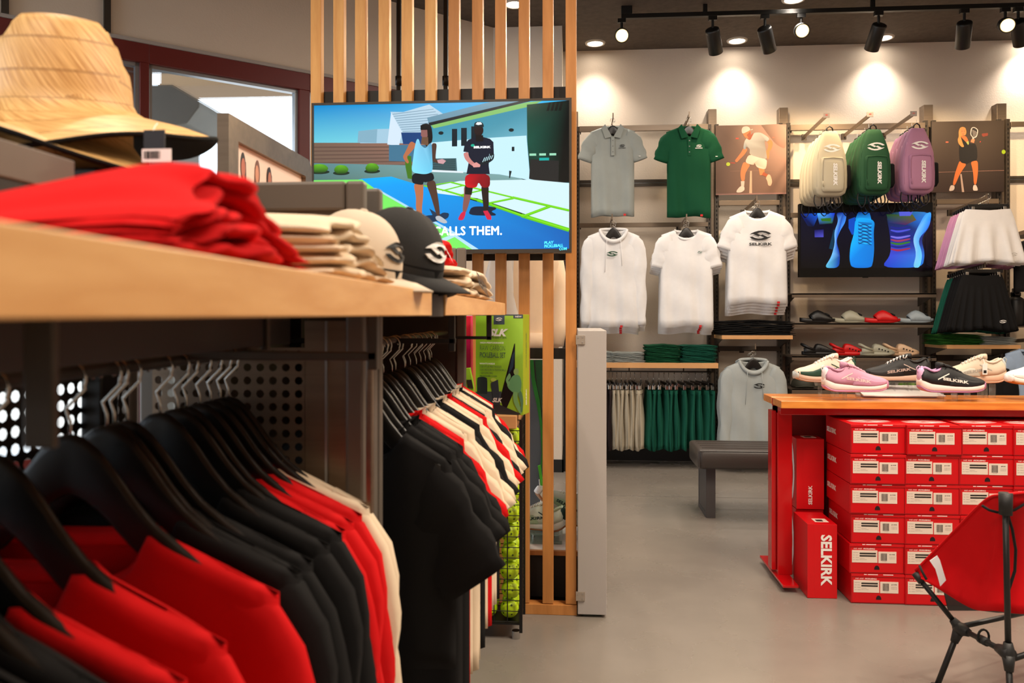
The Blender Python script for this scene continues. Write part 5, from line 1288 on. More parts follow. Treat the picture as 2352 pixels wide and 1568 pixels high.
def rail(i, ya, yb, lab, m=m_steel, x0=None, x1=None, Y=YU - .05, dpt=.03):
    a, b_ = bay(i); a = PX(x0, Y) if x0 else a; b_ = PX(x1, Y) if x1 else b_; pm_ = {0: 1480, 1: 1720, 2: 1960, 3: 2216, 4: 2340}[i]
    z1_, z0_ = bz(pm_, ya, Y), bz(pm_, yb, Y)
    t = thing('wall_rail', lab, 'rail', ((a + b_) / 2, Y, z0_), group='horizontal rails of the back wall')
    MB().box(a, b_, Y, Y + dpt, z0_, z1_).build('bar', m, t, bev=.0015)
    for x in (a + .004, b_ - .014): MB().box(x, x + .010, Y + dpt, YU - .028 if Y < YU - .05 else YU, z0_ - .012, z1_).build('end_bracket', m_steel_d, t)
    return t
rail(0, 287, 300, 'bronze rail above the two polo shirts'); rail(0, 511, 521, 'bronze rail above the white hoodies and tees')
rail(1, 460, 471, 'short bronze rail under the first photo panel'); rail(1, 795, 806, 'short dark rail above the grey hoodies', m_steel_d)
rail(2, 284, 297, 'bronze rail above the backpacks'); rail(2, 487, 498, 'bronze rail behind the upper part of the shoe television'); rail(2, 566, 576, 'bronze rail behind the lower part of the shoe television')
rail(3, 457, 468, 'short bronze rail under the second photo panel'); rail(3, 815, 829, 'short dark rail above the hanging garments behind the bone shoe', m_steel_d); rail(3, 599, 609, 'dark rail between the white and the black skirts', m_steel_d)
rail(4, 279, 290, 'bronze rail at the top of the last bay'); rail(4, 537, 548, 'dark rail in the middle of the last bay', m_steel_d)
for i, lab in ((0, 'behind the polo shirts'), (2, 'behind the backpacks'), (4, 'in the last bay')):
    a, b_ = bay(i); pm_ = {0: 1480, 2: 1960, 4: 2340}[i]; yy = {0: (412, 427), 2: (410, 425), 4: (404, 418)}[i]; Y = YW - .02
    z1_, z0_ = bz(pm_, yy[0], Y), bz(pm_, yy[1], Y); zm = (z0_ + z1_) / 2
    t = thing('wall_strip', 'dark slotted wall strip %s' % lab, 'strip', ((a + b_) / 2, Y, z0_), group='dark strips on the wall')
    MB().box(a, b_, Y, YW, z0_, zm - .004).build('flange', m_steel_d, t); MB().box(a, b_, Y, YW, zm + .004, z1_).build('flange', m_steel_d, t)
    MB().box(a, b_, Y + .012, YW, zm - .004, zm + .004).build('slot', m_alu, t)
def arm(px, py, Yf, lab, Yb=YU - .02, drop=.035, plate=False):
    p = aty(px, py, Yf); t = thing('faceout_arm', lab, 'display arm', (p.x, Yf, p.z), group='faceout arms on the back wall')
    d = Vector((0, Yb - Yf, -drop)); 
    mb = MB(); mb.add([(p.x + s * .005, Yf + k * d.y, p.z + k * d.z + q * .014) for k in (0, 1) for s, q in ((-1, -1), (1, -1), (1, 1), (-1, 1))], [(0, 1, 2, 3), (7, 6, 5, 4), (0, 4, 5, 1), (1, 5, 6, 2), (2, 6, 7, 3), (3, 7, 4, 0)])
    mb.build('bar', m_steel, t)
    MB().box(p.x - .018, p.x + .018, Yb - .004, Yb + .02, p.z - drop - .03, p.z - drop + .02).build('saddle', m_steel_d, t)
    if plate:
        MB().box(p.x - .024, p.x + .024, Yf - .006, Yf, p.z - .016, p.z + .022).build('end_plate', m_alu if False else mat('plate_grey', (.62, .57, .53), rough=.5), t, bev=.001)
        mb = MB(); put_emblem(mb, (p.x, Yf - .0066, p.z + .005), (1, 0, 0), (0, 0, 1), .011); mb.build('emblem', mat('emblem_red', (.85, .15, .12), rough=.5), t)
    else:
        MB().box(p.x - .005, p.x + .005, Yf - .004, Yf, p.z - .014, p.z + .03).build('end_stop', m_steel, t)
    return p

# ---- shirts on the wall
def polo_parts(t, fab, depth=.03, neck=.085, drop=.012, btn=m_blackprint):
    for s in (-1, 1):
        mb = MB(); P = [(s * .005, -drop - .085), (s * .062, -drop - .098), (s * .090, -drop - .012), (s * .060, -drop + .018), (s * .045, -drop - .012)]
        mb.prism(P if s > 0 else P[::-1], -depth - .012, -depth - .006); mb.build('collar', fab, t, world=False, bev=.002)
    mb = MB(); mb.tube([(neck * 1.02 * cos(a), .8 * depth * sin(a) + .0, -drop - .012 + .018 * sin(a)) for a in [k * pi / 8 for k in range(9)]], .010, 8); mb.build('collar_stand', fab, t, world=False, smooth=True)
    MB().box(-.014, .014, -depth - .0105, -depth - .002, -drop - .235, -drop - .085).build('placket', fab, t, world=False, bev=.002)
    for k in range(3): MB().cyl((0, -depth - .0125, -drop - .115 - k * .045), .005, .002, 10, axis='y').build('button', btn, t, world=False)
def hood_parts(t, fab, depth, drop=.02, neck=.10):
    mb = MB(); pts = []
    for k in range(17):
        a = pi + pi * k / 16; pts.append((neck * 1.22 * cos(a), -depth * .5 - .022 * abs(sin(a)), -drop + .0 - .095 * abs(sin(a)) ** 1.3))
    mb.tube(pts, [.010 + .006 * abs(sin(pi * k / 16)) for k in range(17)], 10); mb.build('hood', fab, t, smooth=True, world=False)
    mb = MB(); mb.tube([(neck * 1.2 * cos(a), .03 * sin(a) + depth * .3, -drop + .012 * sin(a)) for a in [k * pi / 10 for k in range(11)]], .013, 10); mb.build('hood', fab, t, smooth=True, world=False)
    for s in (-1, 1):
        MB().tube([(s * .055, -depth - .022, -drop - .085), (s * .06, -depth - .016, -drop - .17), (s * (.065 if s > 0 else .07), -depth - .014, -drop - (.29 if s > 0 else .34))], .0022, 6).build('drawstring', fab, t, smooth=True, world=False)
def hemtag(t, x, z, y): MB().box(x - .010, x + .010, y - .001, y + .001, z, z + .016).build('hem_tag', m_redtag, t, world=False)
kwh = kit(lambda: suit_hanger(.17, .012, .055))
def garment_run(px, py, Yf, kit_, n, dy, dz, name, grp, mms=None, hx=0, deco=None, first_mm=None, cols=None):
    """n garments behind one another on an arm, the front one first"""
    p = aty(px, py, Yf)
    for i in range(n):
        loc = (p.x + random.uniform(-.004, .004), Yf + i * dy, p.z - i * dz)
        col = cols[i] if cols else None
        mm = (mms[i] if isinstance(mms, list) else mms)
        pos = 'front' if i == 0 else (ORD[i] + ' from the front') if i < n - 1 or n < 3 else 'rear'
        o = kit_.put(loc, radians(random.uniform(-1.5, 1.5)), '%s, %s one of its arm' % (name if not cols else name % col, pos), grp, mm=mm)
        kwh.put((loc[0], loc[1], loc[2]), 0, 'black hanger holding the %s %s' % (pos, (name if not cols else name % col)), 'black hangers on the back wall')
        if i == 0 and deco: deco(o)
arm(1408, 268, 6.42, 'steel arm holding the grey polo'); arm(1583, 265, 6.42, 'steel arm holding the green polo')
def mk_polo(fab, sd): 
    t = shirt('polo_shirt', fab, hb=.172, hs=.178, L=.735, neck=.078, sleeve=.235, slw=.072, sla=70, depth=.028, sd=sd, crew=None, amp=.015, slope=.36, drop=.018)
    polo_parts(t, fab, .028, .078, .018, mat('button_grey', (.45, .45, .44), rough=.4)); return t
for px, fab, sd, nm, ec in ((1407, m_g['grey'], 1, 'grey', m_blackprint), (1582, m_g['green'], 3, 'dark green', m_white)):
    t = mk_polo(fab, sd); p = aty(px, 287, 6.45); t.location = p; tag(t, '%s polo shirt with three buttons and small chest emblem hanging on the back wall' % nm, 'shirt', 'polo shirts on the back wall')
    add_emblem(t, .075, -.175, .022, -.0345, ec, .010); hemtag(t, .095, -.735, -.038)
    mb = MB(); mb.box(.205, .222, -.030, -.028, -.262, -.257); mb.build('cuff_mark', m_white, t, world=False)
    kwh.put(p, 0, 'black hanger holding the %s polo shirt' % nm, 'black hangers on the back wall')
arm(1406, 500, 6.38, 'steel arm holding the white hoodies'); arm(1577, 500, 6.36, 'steel arm holding the small-emblem white tees'); arm(1738, 458, 6.34, 'steel arm holding the white tees with the large emblem'); arm(1735, 798, 6.34, 'steel arm holding the grey hoodies')
def mk_hood(fab, L_=.80):
    def f():
        t = shirt('hooded_shirt', fab, hb=.195, hs=.205, L=L_, neck=.088, sleeve=.70, slw=.068, sla=87, depth=.034, sd=2, crew=None, amp=.015, flare=1.05, slope=.42, drop=.022)
        hood_parts(t, fab, .034, .022, .088); hemtag(t, .06, -L_, -.040); return t
    return f
kwhite = kit(mk_hood(m_g['white'])); garment_run(1408, 522, 6.42, kwhite, 4, .035, .018, 'white long-sleeved hooded shirt', 'white hoodies on the back wall', deco=lambda o: add_emblem(o, -.012, -.215, .045, -.048, mat('emblem_green', (.06, .28, .16), rough=.5)))
ktw = kit(lambda: (lambda t: (hemtag(t, .105, -.79, -.030), t)[1])(shirt('t_shirt', m_g['white'], hb=.20, hs=.195, L=.79, neck=.088, sleeve=.25, slw=.085, sla=76, depth=.030, sd=4, amp=.014, flare=1.06, slope=.36, drop=.02)))
garment_run(1577, 522, 6.40, ktw, 5, .032, .014, 'white tee with small dark emblem', 'white tees on the back wall', deco=lambda o: add_emblem(o, .10, -.20, .020, -.0385, mat('emblem_green', (.06, .28, .16)), 0))
ktl = kit(lambda: (lambda t: (hemtag(t, .155, -.755, -.032), t)[1])(shirt('t_shirt', m_g['white'], hb=.222, hs=.215, L=.755, neck=.092, sleeve=.25, slw=.092, sla=70, depth=.030, sd=6, amp=.012, flare=1.05, slope=.40, drop=.025)))
garment_run(1740, 476, 6.38, ktl, 5, .030, .022, 'white tee with large black emblem', 'large-emblem tees on the back wall', deco=lambda o: add_emblem(o, .015, -.225, .083, -.0415, m_blackprint, .030))
o = [x for x in bpy.data.objects if x.type == 'EMPTY' and str(x.get('label', '')).startswith('white tee with large black emblem, front')][0]
garment_run(1734, 482, 6.62, ktl, 2, .05, .02, 'sage green tee behind the large-emblem white ones', 'sage tees on the back wall', mms={m_g['white'].name: m_g['sage']})
kgh = kit(mk_hood(m_g['silver'], .80)); garment_run(1731, 822, 6.40, kgh, 4, .035, .006, 'light grey hooded shirt with drawstrings', 'grey hoodies on the back wall', deco=lambda o: add_emblem(o, .035, -.215, .045, -.050, m_blackprint))

# ---- photo panels
def photo(nm, lab, px0, px1, py0, py1, shapes, Y=6.79):
    x0, x1 = PX(px0, Y), PX(px1, Y); pm_ = (px0 + px1) / 2; z1_, z0_ = bz(pm_, py0, Y), bz(pm_, py1, Y)
    t = thing(nm, lab, 'poster', ((x0 + x1) / 2, Y, z0_))
    MB().box(x0, x1, Y, Y + .018, z0_, z1_).build('board', m_steel_d, t, bev=.001)
    picture('print', t, (x0, Y - .0004, z0_), (x1 - x0, 0, 0), (0, 0, z1_ - z0_), [(p_, [tuple(v * .84 for v in c) for c in (q_ if isinstance(q_, list) else [q_])]) for p_, q_ in shapes], m_print)
SK = (.90, .50, .28); SKD = (.66, .30, .14)
def n1(L): return [((x - 28) / (1338 - 28), (y - 140) / (1450 - 140)) for x, y in L]
S = [(rc(0, 0, 1, 1), [(.46, .34, .27), (.80, .62, .54), (.50, .36, .29), (.42, .29, .22)]), (n1([(1338, 128), (1338, 620), (1150, 520), (1000, 330), (900, 180), (860, 140)]), [(.86, .70, .62), (.66, .46, .38), (.58, .41, .34), (.52, .38, .31), (.50, .37, .30), (.48, .36, .29)]),
     (n1([(300, 1006), (1300, 1000), (1300, 1005), (300, 1011)]), (.62, .44, .36)), (n1([(668, 1008), (700, 1008), (703, 1440), (652, 1440)]), (.84, .68, .56)), (n1([(28, 1436), (1338, 1425), (1338, 1452), (28, 1458)]), (.62, .44, .40)),
     (n1(rc(400, 378, 455, 405)), (.90, .32, .20)), (n1(rc(1082, 374, 1126, 392)), (.78, .44, .34))]
S += [(n1(limb([(1015, 440), (1050, 500), (1030, 590), (1000, 640)], [46, 44, 34, 24])), SK), (n1([(985, 615), (1020, 625), (1028, 700), (1010, 790), (990, 790), (965, 700), (930, 680), (940, 660)]), SK),
      (n1(limb([(590, 580), (530, 680), (450, 770), (400, 830)], [40, 38, 28, 26])), SK), (n1(limb([(300, 850), (390, 856)], [7, 7])), (.80, .25, .16)),
      (n1(limb([(610, 860), (560, 960), (530, 1060), (535, 1200)], [70, 58, 46, 30])), SK), (n1(limb([(880, 940), (890, 1090)], [58, 40])), SK), (n1(limb([(900, 1060), (1000, 1110)], [34, 26])), SKD),
      (n1([(495, 1200), (565, 1200), (555, 1300), (500, 1300)]), (.90, .78, .72)), (n1([(490, 1290), (560, 1300), (565, 1370), (500, 1415), (412, 1415), (418, 1370)]), (.93, .83, .77)), (n1([(1000, 1075), (1045, 1090), (1080, 1220), (1050, 1300), (1000, 1290), (985, 1200), (955, 1150)]), (.90, .70, .58)),
      (n1([(650, 680), (980, 790), (975, 900), (950, 990), (790, 945), (750, 850), (735, 905), (565, 850)]), [(.95, .80, .74), (.96, .82, .76), (.92, .76, .68), (.90, .74, .66), (.95, .82, .76), (.84, .66, .58), (.90, .76, .68), (.95, .80, .74)]),
      (n1([(740, 285), (870, 285), (1030, 395), (990, 465), (930, 430), (960, 620), (985, 785), (900, 780), (650, 700), (665, 600), (600, 540), (575, 612), (538, 580), (560, 450), (600, 390)]), [(.74, .72, .68), (.76, .74, .70), (.72, .72, .70), (.66, .66, .65), (.56, .52, .49), (.60, .57, .54), (.66, .62, .58), (.62, .58, .54), (.70, .67, .63), (.66, .63, .60), (.58, .57, .56), (.55, .60, .64), (.60, .64, .67), (.76, .76, .74), (.80, .79, .76)]),
      (n1([(600, 390), (740, 285), (680, 410), (650, 425)]), SKD), (n1([(530, 300), (670, 240), (685, 300), (640, 390), (580, 385), (550, 340)]), SK), (n1([(600, 330), (670, 260), (680, 320), (650, 400)]), SKD),
      (n1([(505, 230), (530, 175), (600, 160), (655, 185), (672, 235), (600, 275), (520, 308)]), (.96, .84, .78)), (n1([(668, 232), (715, 215), (718, 232), (672, 244)]), (.90, .78, .70)), (n1(ell(258, 876, 38, 36)), (.80, .88, .18))]
photo('photo_panel', 'photo panel of a player in cap and white shorts stretching for a ball', 1644, 1806, 287, 446, S)
def n2(L): return [((x - 85) / (1378 - 85), (y - 142) / (1418 - 142)) for x, y in L]
S = [(rc(0, 0, 1, 1), [(.34, .28, .23), (.27, .22, .18), (.16, .10, .08), (.24, .15, .11)]), (n2([(200, 1052), (1378, 1034), (1378, 1040), (200, 1058)]), (.70, .50, .44)), (n2([(596, 1095), (622, 1090), (668, 1418), (628, 1418)]), (.80, .68, .62)),
     (n2(rc(336, 503, 385, 525)), (.95, .45, .32)), (n2([(945, 520), (960, 505), (966, 515), (950, 530)]), (.90, .25, .20)), (n2([(980, 370), (1060, 365), (1092, 360), (1092, 412), (1040, 420), (1010, 430), (985, 410)]), (.55, .24, .18)), (n2(ell(1370, 705, 36, 40, 12)), (.62, .74, .10)),
     (n2(limb([(650, 880), (590, 990), (540, 1100), (480, 1290)], [72, 54, 42, 22])), (.92, .48, .22)), (n2(limb([(845, 860), (865, 1000), (870, 1100), (862, 1285)], [64, 50, 40, 22])), (.90, .46, .22)),
     (n2([(390, 1398), (420, 1300), (450, 1290), (490, 1300), (495, 1350), (470, 1390)]), (.92, .84, .80)), (n2([(820, 1350), (835, 1290), (880, 1290), (905, 1350), (912, 1395), (830, 1395)]), (.92, .84, .80)),
     (n2([(590, 430), (700, 430), (780, 560), (860, 540), (900, 640), (905, 845), (775, 880), (720, 915), (590, 885), (570, 700)]), (.10, .085, .08)),
     (n2([(600, 400), (700, 410), (740, 490), (745, 570), (690, 510), (620, 440)]), (.86, .48, .26)), (n2([(700, 520), (745, 500), (752, 550), (735, 572)]), (.72, .76, .42)),
     (n2([(565, 330), (590, 260), (640, 243), (690, 262), (708, 340), (690, 400), (640, 400), (600, 410), (640, 540), (668, 605), (620, 610), (560, 540), (548, 470), (570, 420)]), (.88, .62, .34)), (n2(ell(645, 330, 46, 70, 14)), (.92, .58, .36)), (n2(rc(618, 318, 634, 326)), (.35, .16, .10)), (n2(rc(660, 318, 676, 326)), (.35, .16, .10)), (n2(rc(632, 372, 660, 380)), (.75, .25, .20)),
     (n2([(790, 480), (830, 450), (855, 480), (840, 540), (780, 520)]), (.92, .55, .38)), (n2(limb([(822, 440), (824, 470)], [12, 12])), (.95, .8, .8)),
     (n2([(785, 275), (820, 252), (860, 258), (908, 292), (915, 330), (895, 425), (845, 455), (812, 440), (772, 385)]), (.93, .88, .86)), (n2([(800, 285), (825, 265), (855, 270), (895, 300), (900, 330), (880, 415), (842, 440), (815, 425), (787, 380)]), (.20, .18, .17))]
for k in range(5): S.append((n2(limb([(800 + k * 4, 300 + k * 26), (845, 325 + k * 24), (890 - k * 5, 350 + k * 16)], [4, 5, 4])), (.72, .68, .66)))
photo('photo_panel', 'photo panel of a blonde player in black holding a paddle', 2140, 2306, 278, 441, S)

# ---- television with shoes
Y = 6.66; x0, x1 = PX(1836, Y), PX(2143, Y); z1_, z0_ = bz(1990, 466, Y), bz(1990, 636, Y)
t = thing('television', 'black wall television under the backpacks showing blue glowing shoes', 'television', ((x0 + x1) / 2, Y, z0_))
MB().box(x0, x1, Y, Y + .05, z0_, z1_).build('housing', m_blkgloss, t, bev=.003); MB().box((x0 + x1) / 2 - .02, (x0 + x1) / 2 + .02, Y + .0, Y + .02, z0_ - .006, z0_).build('sensor', m_blkgloss, t)
MB().box(x0 + .2, x1 - .2, Y + .05, YW - .05, z0_ + .1, z1_ - .1).build('wall_mount', m_black, t)
def n3(L): return [((x - 142) / (1238 - 142), (y - 940) / (1402 - 940)) for x, y in L]
K = (.01, .01, .03)
S = [(rc(0, 0, 1, 1), [(.02, .03, .14), (.02, .02, .10), (.01, .01, .02), (.01, .01, .02)]), (n3([(142, 950), (300, 945), (250, 1060), (200, 1050)]), [(.02, .10, .40), (.10, .35, .85), (.02, .05, .15), (.02, .08, .25)]), (n3([(280, 945), (430, 945), (410, 1030), (300, 1040)]), [(.30, .65, .98), (.05, .15, .80), (.15, .35, .10), (.10, .10, .30)]), (n3([(310, 990), (400, 985), (395, 1015), (320, 1012)]), (.20, .42, .12)),
     (n3([(258, 1085), (335, 1080), (335, 1145), (260, 1145)]), [(.05, .05, .30), (.08, .08, .35), (.30, .30, .75), (.25, .25, .65)]), (n3([(380, 1240), (420, 1080), (435, 1090), (415, 1250)]), (.02, .20, .30)),
     (n3([(440, 940), (530, 945), (520, 1020), (470, 1100), (440, 1180), (475, 1290), (465, 1402), (340, 1402), (400, 1310), (430, 1200), (425, 1100), (460, 1010)]), [(.02, .08, .35), (.10, .30, .75), (.30, .60, .95), (.25, .55, .95), (.08, .30, .80), (.02, .15, .55), (.05, .30, .70), (.35, .75, .85), (.45, .75, .98), (.50, .75, .98), (.45, .72, .98), (.35, .62, .95)]),
     (n3([(545, 1000), (600, 980), (600, 1110), (575, 1130), (545, 1070)]), (.04, .28, .72)), (n3([(625, 940), (720, 940), (735, 1000), (600, 1000)]), [(.02, .15, .45), (.04, .30, .65), (.10, .60, .92), (.10, .58, .90)]),
     (n3([(600, 1000), (640, 985), (740, 1000), (765, 1030), (755, 1100), (760, 1250), (750, 1350), (735, 1402), (570, 1402), (552, 1330), (560, 1220), (590, 1120)]), [(.05, .60, .95), (.10, .68, .98), (.10, .66, .95), (.05, .50, .82), (.05, .45, .80), (.05, .50, .85), (.04, .50, .86), (.02, .42, .80), (.02, .45, .85), (.04, .55, .92), (.08, .68, .98), (.08, .66, .98)]),
     (n3([(625, 1020), (740, 1030), (725, 1215), (625, 1200)]), (.06, .42, .72))]
for k in range(6): S += [(n3(limb([(625, 1030 + k * 30), (680, 1060 + k * 28), (740, 1050 + k * 30)], [5, 7, 5])), (.12, .68, .96)), (n3(limb([(630, 1055 + k * 30), (680, 1040 + k * 28), (738, 1075 + k * 28)], [3, 4, 3])), (.02, .16, .38))]
S += [(n3([(850, 940), (1238, 940), (1220, 1060), (1150, 1160), (1180, 1290), (1160, 1402), (815, 1402), (900, 1290), (890, 1120)]), [(.08, .14, .08), (.20, .55, .90), (.10, .40, .85), (.05, .08, .35), (.20, .45, .85), (.10, .45, .80), (.10, .22, .75), (.25, .30, .82), (.08, .10, .45)]),
      (n3([(860, 960), (1080, 965), (1110, 1010), (1020, 1050), (880, 1030)]), [(.12, .28, .10), (.30, .38, .10), (.40, .30, .15), (.30, .10, .35), (.10, .15, .40)]), (n3([(965, 940), (1080, 940), (1060, 975), (970, 975)]), (.32, .35, .80)),
      (n3([(1180, 960), (1238, 940), (1215, 1070), (1120, 1170), (1160, 1290), (1140, 1402), (1080, 1402), (1110, 1290), (1080, 1170), (1110, 1090)]), [(.20, .60, .95), (.25, .65, .98), (.10, .40, .90), (.30, .65, .98), (.45, .78, .98), (.40, .80, .92), (.45, .75, .85), (.50, .75, .98), (.55, .78, .98), (.40, .65, .95)])]
for k, c_ in enumerate(((.10, .12, .50), (.28, .30, .80), (.08, .10, .45), (.45, .42, .85), (.60, .20, .35), (.20, .45, .15), (.10, .12, .50), (.60, .15, .30))): S.append((n3(limb([(895, 1065 + k * 26), (960, 1080 + k * 26), (1060, 1060 + k * 26)], [6, 9, 6])), c_))
S.append((n3([(1180, 1120), (1238, 1060), (1238, 1402), (1190, 1380)]), (.03, .03, .06)))
px_ = lambda X: PX(X, Y)
yq0, yq1 = bz(1990, 615, Y), bz(1990, 487, Y)
picture('screen', t, (px_(1839), Y - .001, yq0), (px_(2140) - px_(1839), 0, 0), (0, 0, yq1 - yq0), S, m_scr, step=.0001)

# ---- shelves of the back wall
def mshelf(y0, y1, lab, Yf=6.55):
    y1 += 2
    a, b_ = PX(1819, Yf), PX(2151, Yf); z1_, z0_ = bz(1985, y0, Yf), bz(1985, y1, Yf)
    t = thing('metal_shelf', lab, 'shelf', ((a + b_) / 2, 6.7, z0_), group='metal shelves of the shoe bay')
    MB().box(a, b_, Yf, YU - .03, z1_ - .012, z1_).box(a, b_, Yf, Yf + .008, z0_, z1_).build('tray', m_steel, t, bev=.001)
    for x in (a + .02, b_ - .028):
        mb = MB(); mb.prism([(Yf + .02, z0_), (YU - .03, z0_ - .07), (YU - .03, z1_ - .01), (Yf + .01, z1_ - .01)], x, x + .006, 'yz'); mb.build('bracket', m_steel_d, t)
    return z1_
zs1 = mshelf(673, 681, 'empty metal shelf under the shoe television'); zs2 = mshelf(742, 750, 'metal shelf carrying the four slide sandals'); zs3 = mshelf(818, 826, 'metal shelf carrying the four clogs'); zs4 = mshelf(893, 905, 'metal shelf partly hidden behind the display table'); zs5 = mshelf(968, 978, 'lowest metal shelf behind the display table')
def wshelf(a, b_, y0, y1, Yf, lab, bra=True):
    xa, xb = (PX(a, Yf), PX(b_, Yf)); pm_ = (a + b_) / 2; z1_, z0_ = bz(pm_, y0, Yf), bz(pm_, y1, Yf)
    t = thing('maple_shelf', lab, 'shelf', ((xa + xb) / 2, 6.7, z0_), group='maple shelves of the back wall')
    MB().box(xa, xb, Yf, YU - .03, z0_, z1_).build('board', m_maple_x, t, bev=.0015)
    for x in (xa + .005, xb - .017):
        mb = MB(); mb.prism([(Yf + .03, z0_), (YU - .03, z0_ - .08), (YU - .03, z0_)], x, x + .008, 'yz'); mb.build('bracket', m_steel_d, t)
    return z1_
zw1 = wshelf(1322, 1650, 833, 845, 6.47, 'long maple shelf with folded grey and green garments'); zw2 = wshelf(1658, 1821, 770, 779, 6.47, 'short maple shelf with folded black trousers'); zw4 = wshelf(2176, 2345, 792, 801, 6.43, 'short maple shelf with folded green and grey garments')
# folded garments
kf = [kit(lambda s=s: folded('folded_garment', m_g['green'], .275, .27, .0185, sd=s, lob=.003)) for s in (0, 2, 4)]
def fstack(px, Yc, z, n, col, w, h, lab, grp):
    x = PX(px, Yc - .13)
    for i in range(n):
        kf[(i + int(px)) % 3].put((x + random.uniform(-.008, .008), Yc + random.uniform(-.006, .006), z + i * h), radians(random.uniform(-3, 3)), '%s, %s from the shelf up' % (lab, ORD[i]), grp, mm={m_g['green'].name: m_g[col]}, scale=(w / .275, 1, h / .0185))
fstack(1372, 6.63, zw1, 4, 'grey', .26, .021, 'grey folded garment half hidden by the partition', 'grey folds by the partition')
fstack(1444, 6.63, zw1, 4, 'grey', .27, .020, 'grey folded garment beside the green stack', 'grey folds beside the green ones')
fstack(1524, 6.63, zw1, 7, 'green', .285, .0205, 'green folded garment of the stack beside the grey ones', 'green folds beside the grey ones')
fstack(1606, 6.63, zw1, 7, 'teal', .285, .020, 'green folded garment of the stack at the shelf end', 'green folds at the shelf end')
fstack(1734, 6.63, zw2, 4, 'black', .63, .030, 'black folded trousers on the short maple shelf', 'black folded trousers')
fstack(2206, 6.58, zw4, 5, 'leaf', .36, .0165, 'leaf green folded garment under the black skirts', 'leaf green folds')
fstack(2294, 6.58, zw4, 5, 'grey', .27, .0125, 'pale grey folded garment under the black skirts', 'pale grey folds')

# ---- backpacks
def backpack():
    t = thing('sling_backpack', 'x', 'backpack'); fb, n = _M['pack_cloth'], 28
    rows = [(-.006, .040, .014), (-.012, .052, .026), (-.05, .068, .036), (-.10, .086, .044), (-.17, .108, .050), (-.25, .122, .055), (-.35, .126, .058), (-.44, .124, .058), (-.485, .112, .052), (-.505, .085, .040), (-.512, .05, .02)]
    def ring(z, hw, hd, yc=0, ex=.45):
        return [((abs(cos(a)) ** ex) * (1 if cos(a) > 0 else -1) * hw, yc + (abs(sin(a)) ** ex) * (1 if sin(a) > 0 else -1) * hd + .002 * sin(z * 60 + a * 3), z) for a in [2 * pi * k / n for k in range(n)]]
    MB().loft([ring(*r) for r in rows]).build('main_bag', fb, t, smooth=True, world=False)
    pk = [(-.215, .070, .006), (-.225, .084, .016), (-.26, .088, .020), (-.40, .088, .024), (-.455, .085, .024), (-.475, .076, .018), (-.482, .06, .008)]
    MB().loft([ring(z, w, d, -.058) for z, w, d in pk]).build('front_pocket', fb, t, smooth=True, world=False)
    zp = [(s * x, -.076, z) for s, x, z in ((-1, .079, -.40), (-1, .081, -.26), (-1, .072, -.228), (0, 0, -.222), (1, .072, -.228), (1, .081, -.26), (1, .079, -.46))]
    MB().tube(zp, .0032, 6).build('zipper', fb, t, smooth=True, world=False)
    for x in (-1, 1): MB().tube([(x * .086, -.032, -.12), (x * .105, -.040, -.20), (x * .112, -.044, -.32), (x * .112, -.044, -.44)], .003, 6).build('side_zipper', fb, t, smooth=True, world=False)
    MB().tube([(-.079, -.080, -.40), (-.085, -.088, -.43), (-.077, -.088, -.445), (-.072, -.086, -.43), (-.079, -.080, -.40)], .0022, 6).build('zip_pull', fb, t, smooth=True, world=False)
    MB().loft([ring(z, w, d, .01, .6) for z, w, d in ((-.27, .016, .035), (-.28, .024, .042), (-.42, .026, .044), (-.45, .016, .03))]).xf(Matrix.Translation((.134, 0, 0))).build('mesh_pocket', m_blackcloth, t, smooth=True, world=False)
    for i, (x, w_, L_) in enumerate(((-.075, .05, .10), (.0, .04, .085), (.075, .055, .09))):
        MB().tube(curve([Vector(q_) for q_ in ((x - w_ * .4, .03, -.46), (x - w_ * .7, .02, -.50 - L_ * .45), (x - w_ * .1, .012, -.50 - L_), (x + w_ * .5, .02, -.50 - L_ * .5), (x + w_ * .3, .03, -.47))], 4), .011, 6, flat=.3).build('strap', m_black, t, smooth=True, world=False)
    MB().tube([(-.028, .0, -.018), (-.02, -.004, .018), (0, -.004, .032), (.02, -.004, .018), (.03, .0, -.018)], .005, 6).build('grab_loop', m_black, t, smooth=True, world=False)
    MB().tube([(0, 0, .03), (0, 0, .062)], .0015, 6).build('hang_wire', m_wire, t, world=False)
    mb = MB(); put_emblem(mb, (.0, -.0530, -.145), (1, 0, 0), (0, -.04, 1), .066); mb.build('emblem', m_white, t, world=False)
    mb = MB(); put_text(mb, 'SELKIRK', (.012, -.0835, -.348), (0, 0, -1), (1, 0, 0), .040, bold=.045, wide=1.15, shear=.1); mb.build('lettering', m_white, t, world=False)
    return t
mat('pack_cloth', (.72, .68, .56), rough=.8, bump=.3, bscale=400); mpk = {'tan': mat('pack_tan', (.74, .70, .60), rough=.8, bump=.3, bscale=400), 'green': mat('pack_green', (.10, .30, .17), rough=.8, bump=.3, bscale=400), 'mauve': mat('pack_mauve', (.66, .46, .57), rough=.8, bump=.3, bscale=400)}
kp = kit(backpack)
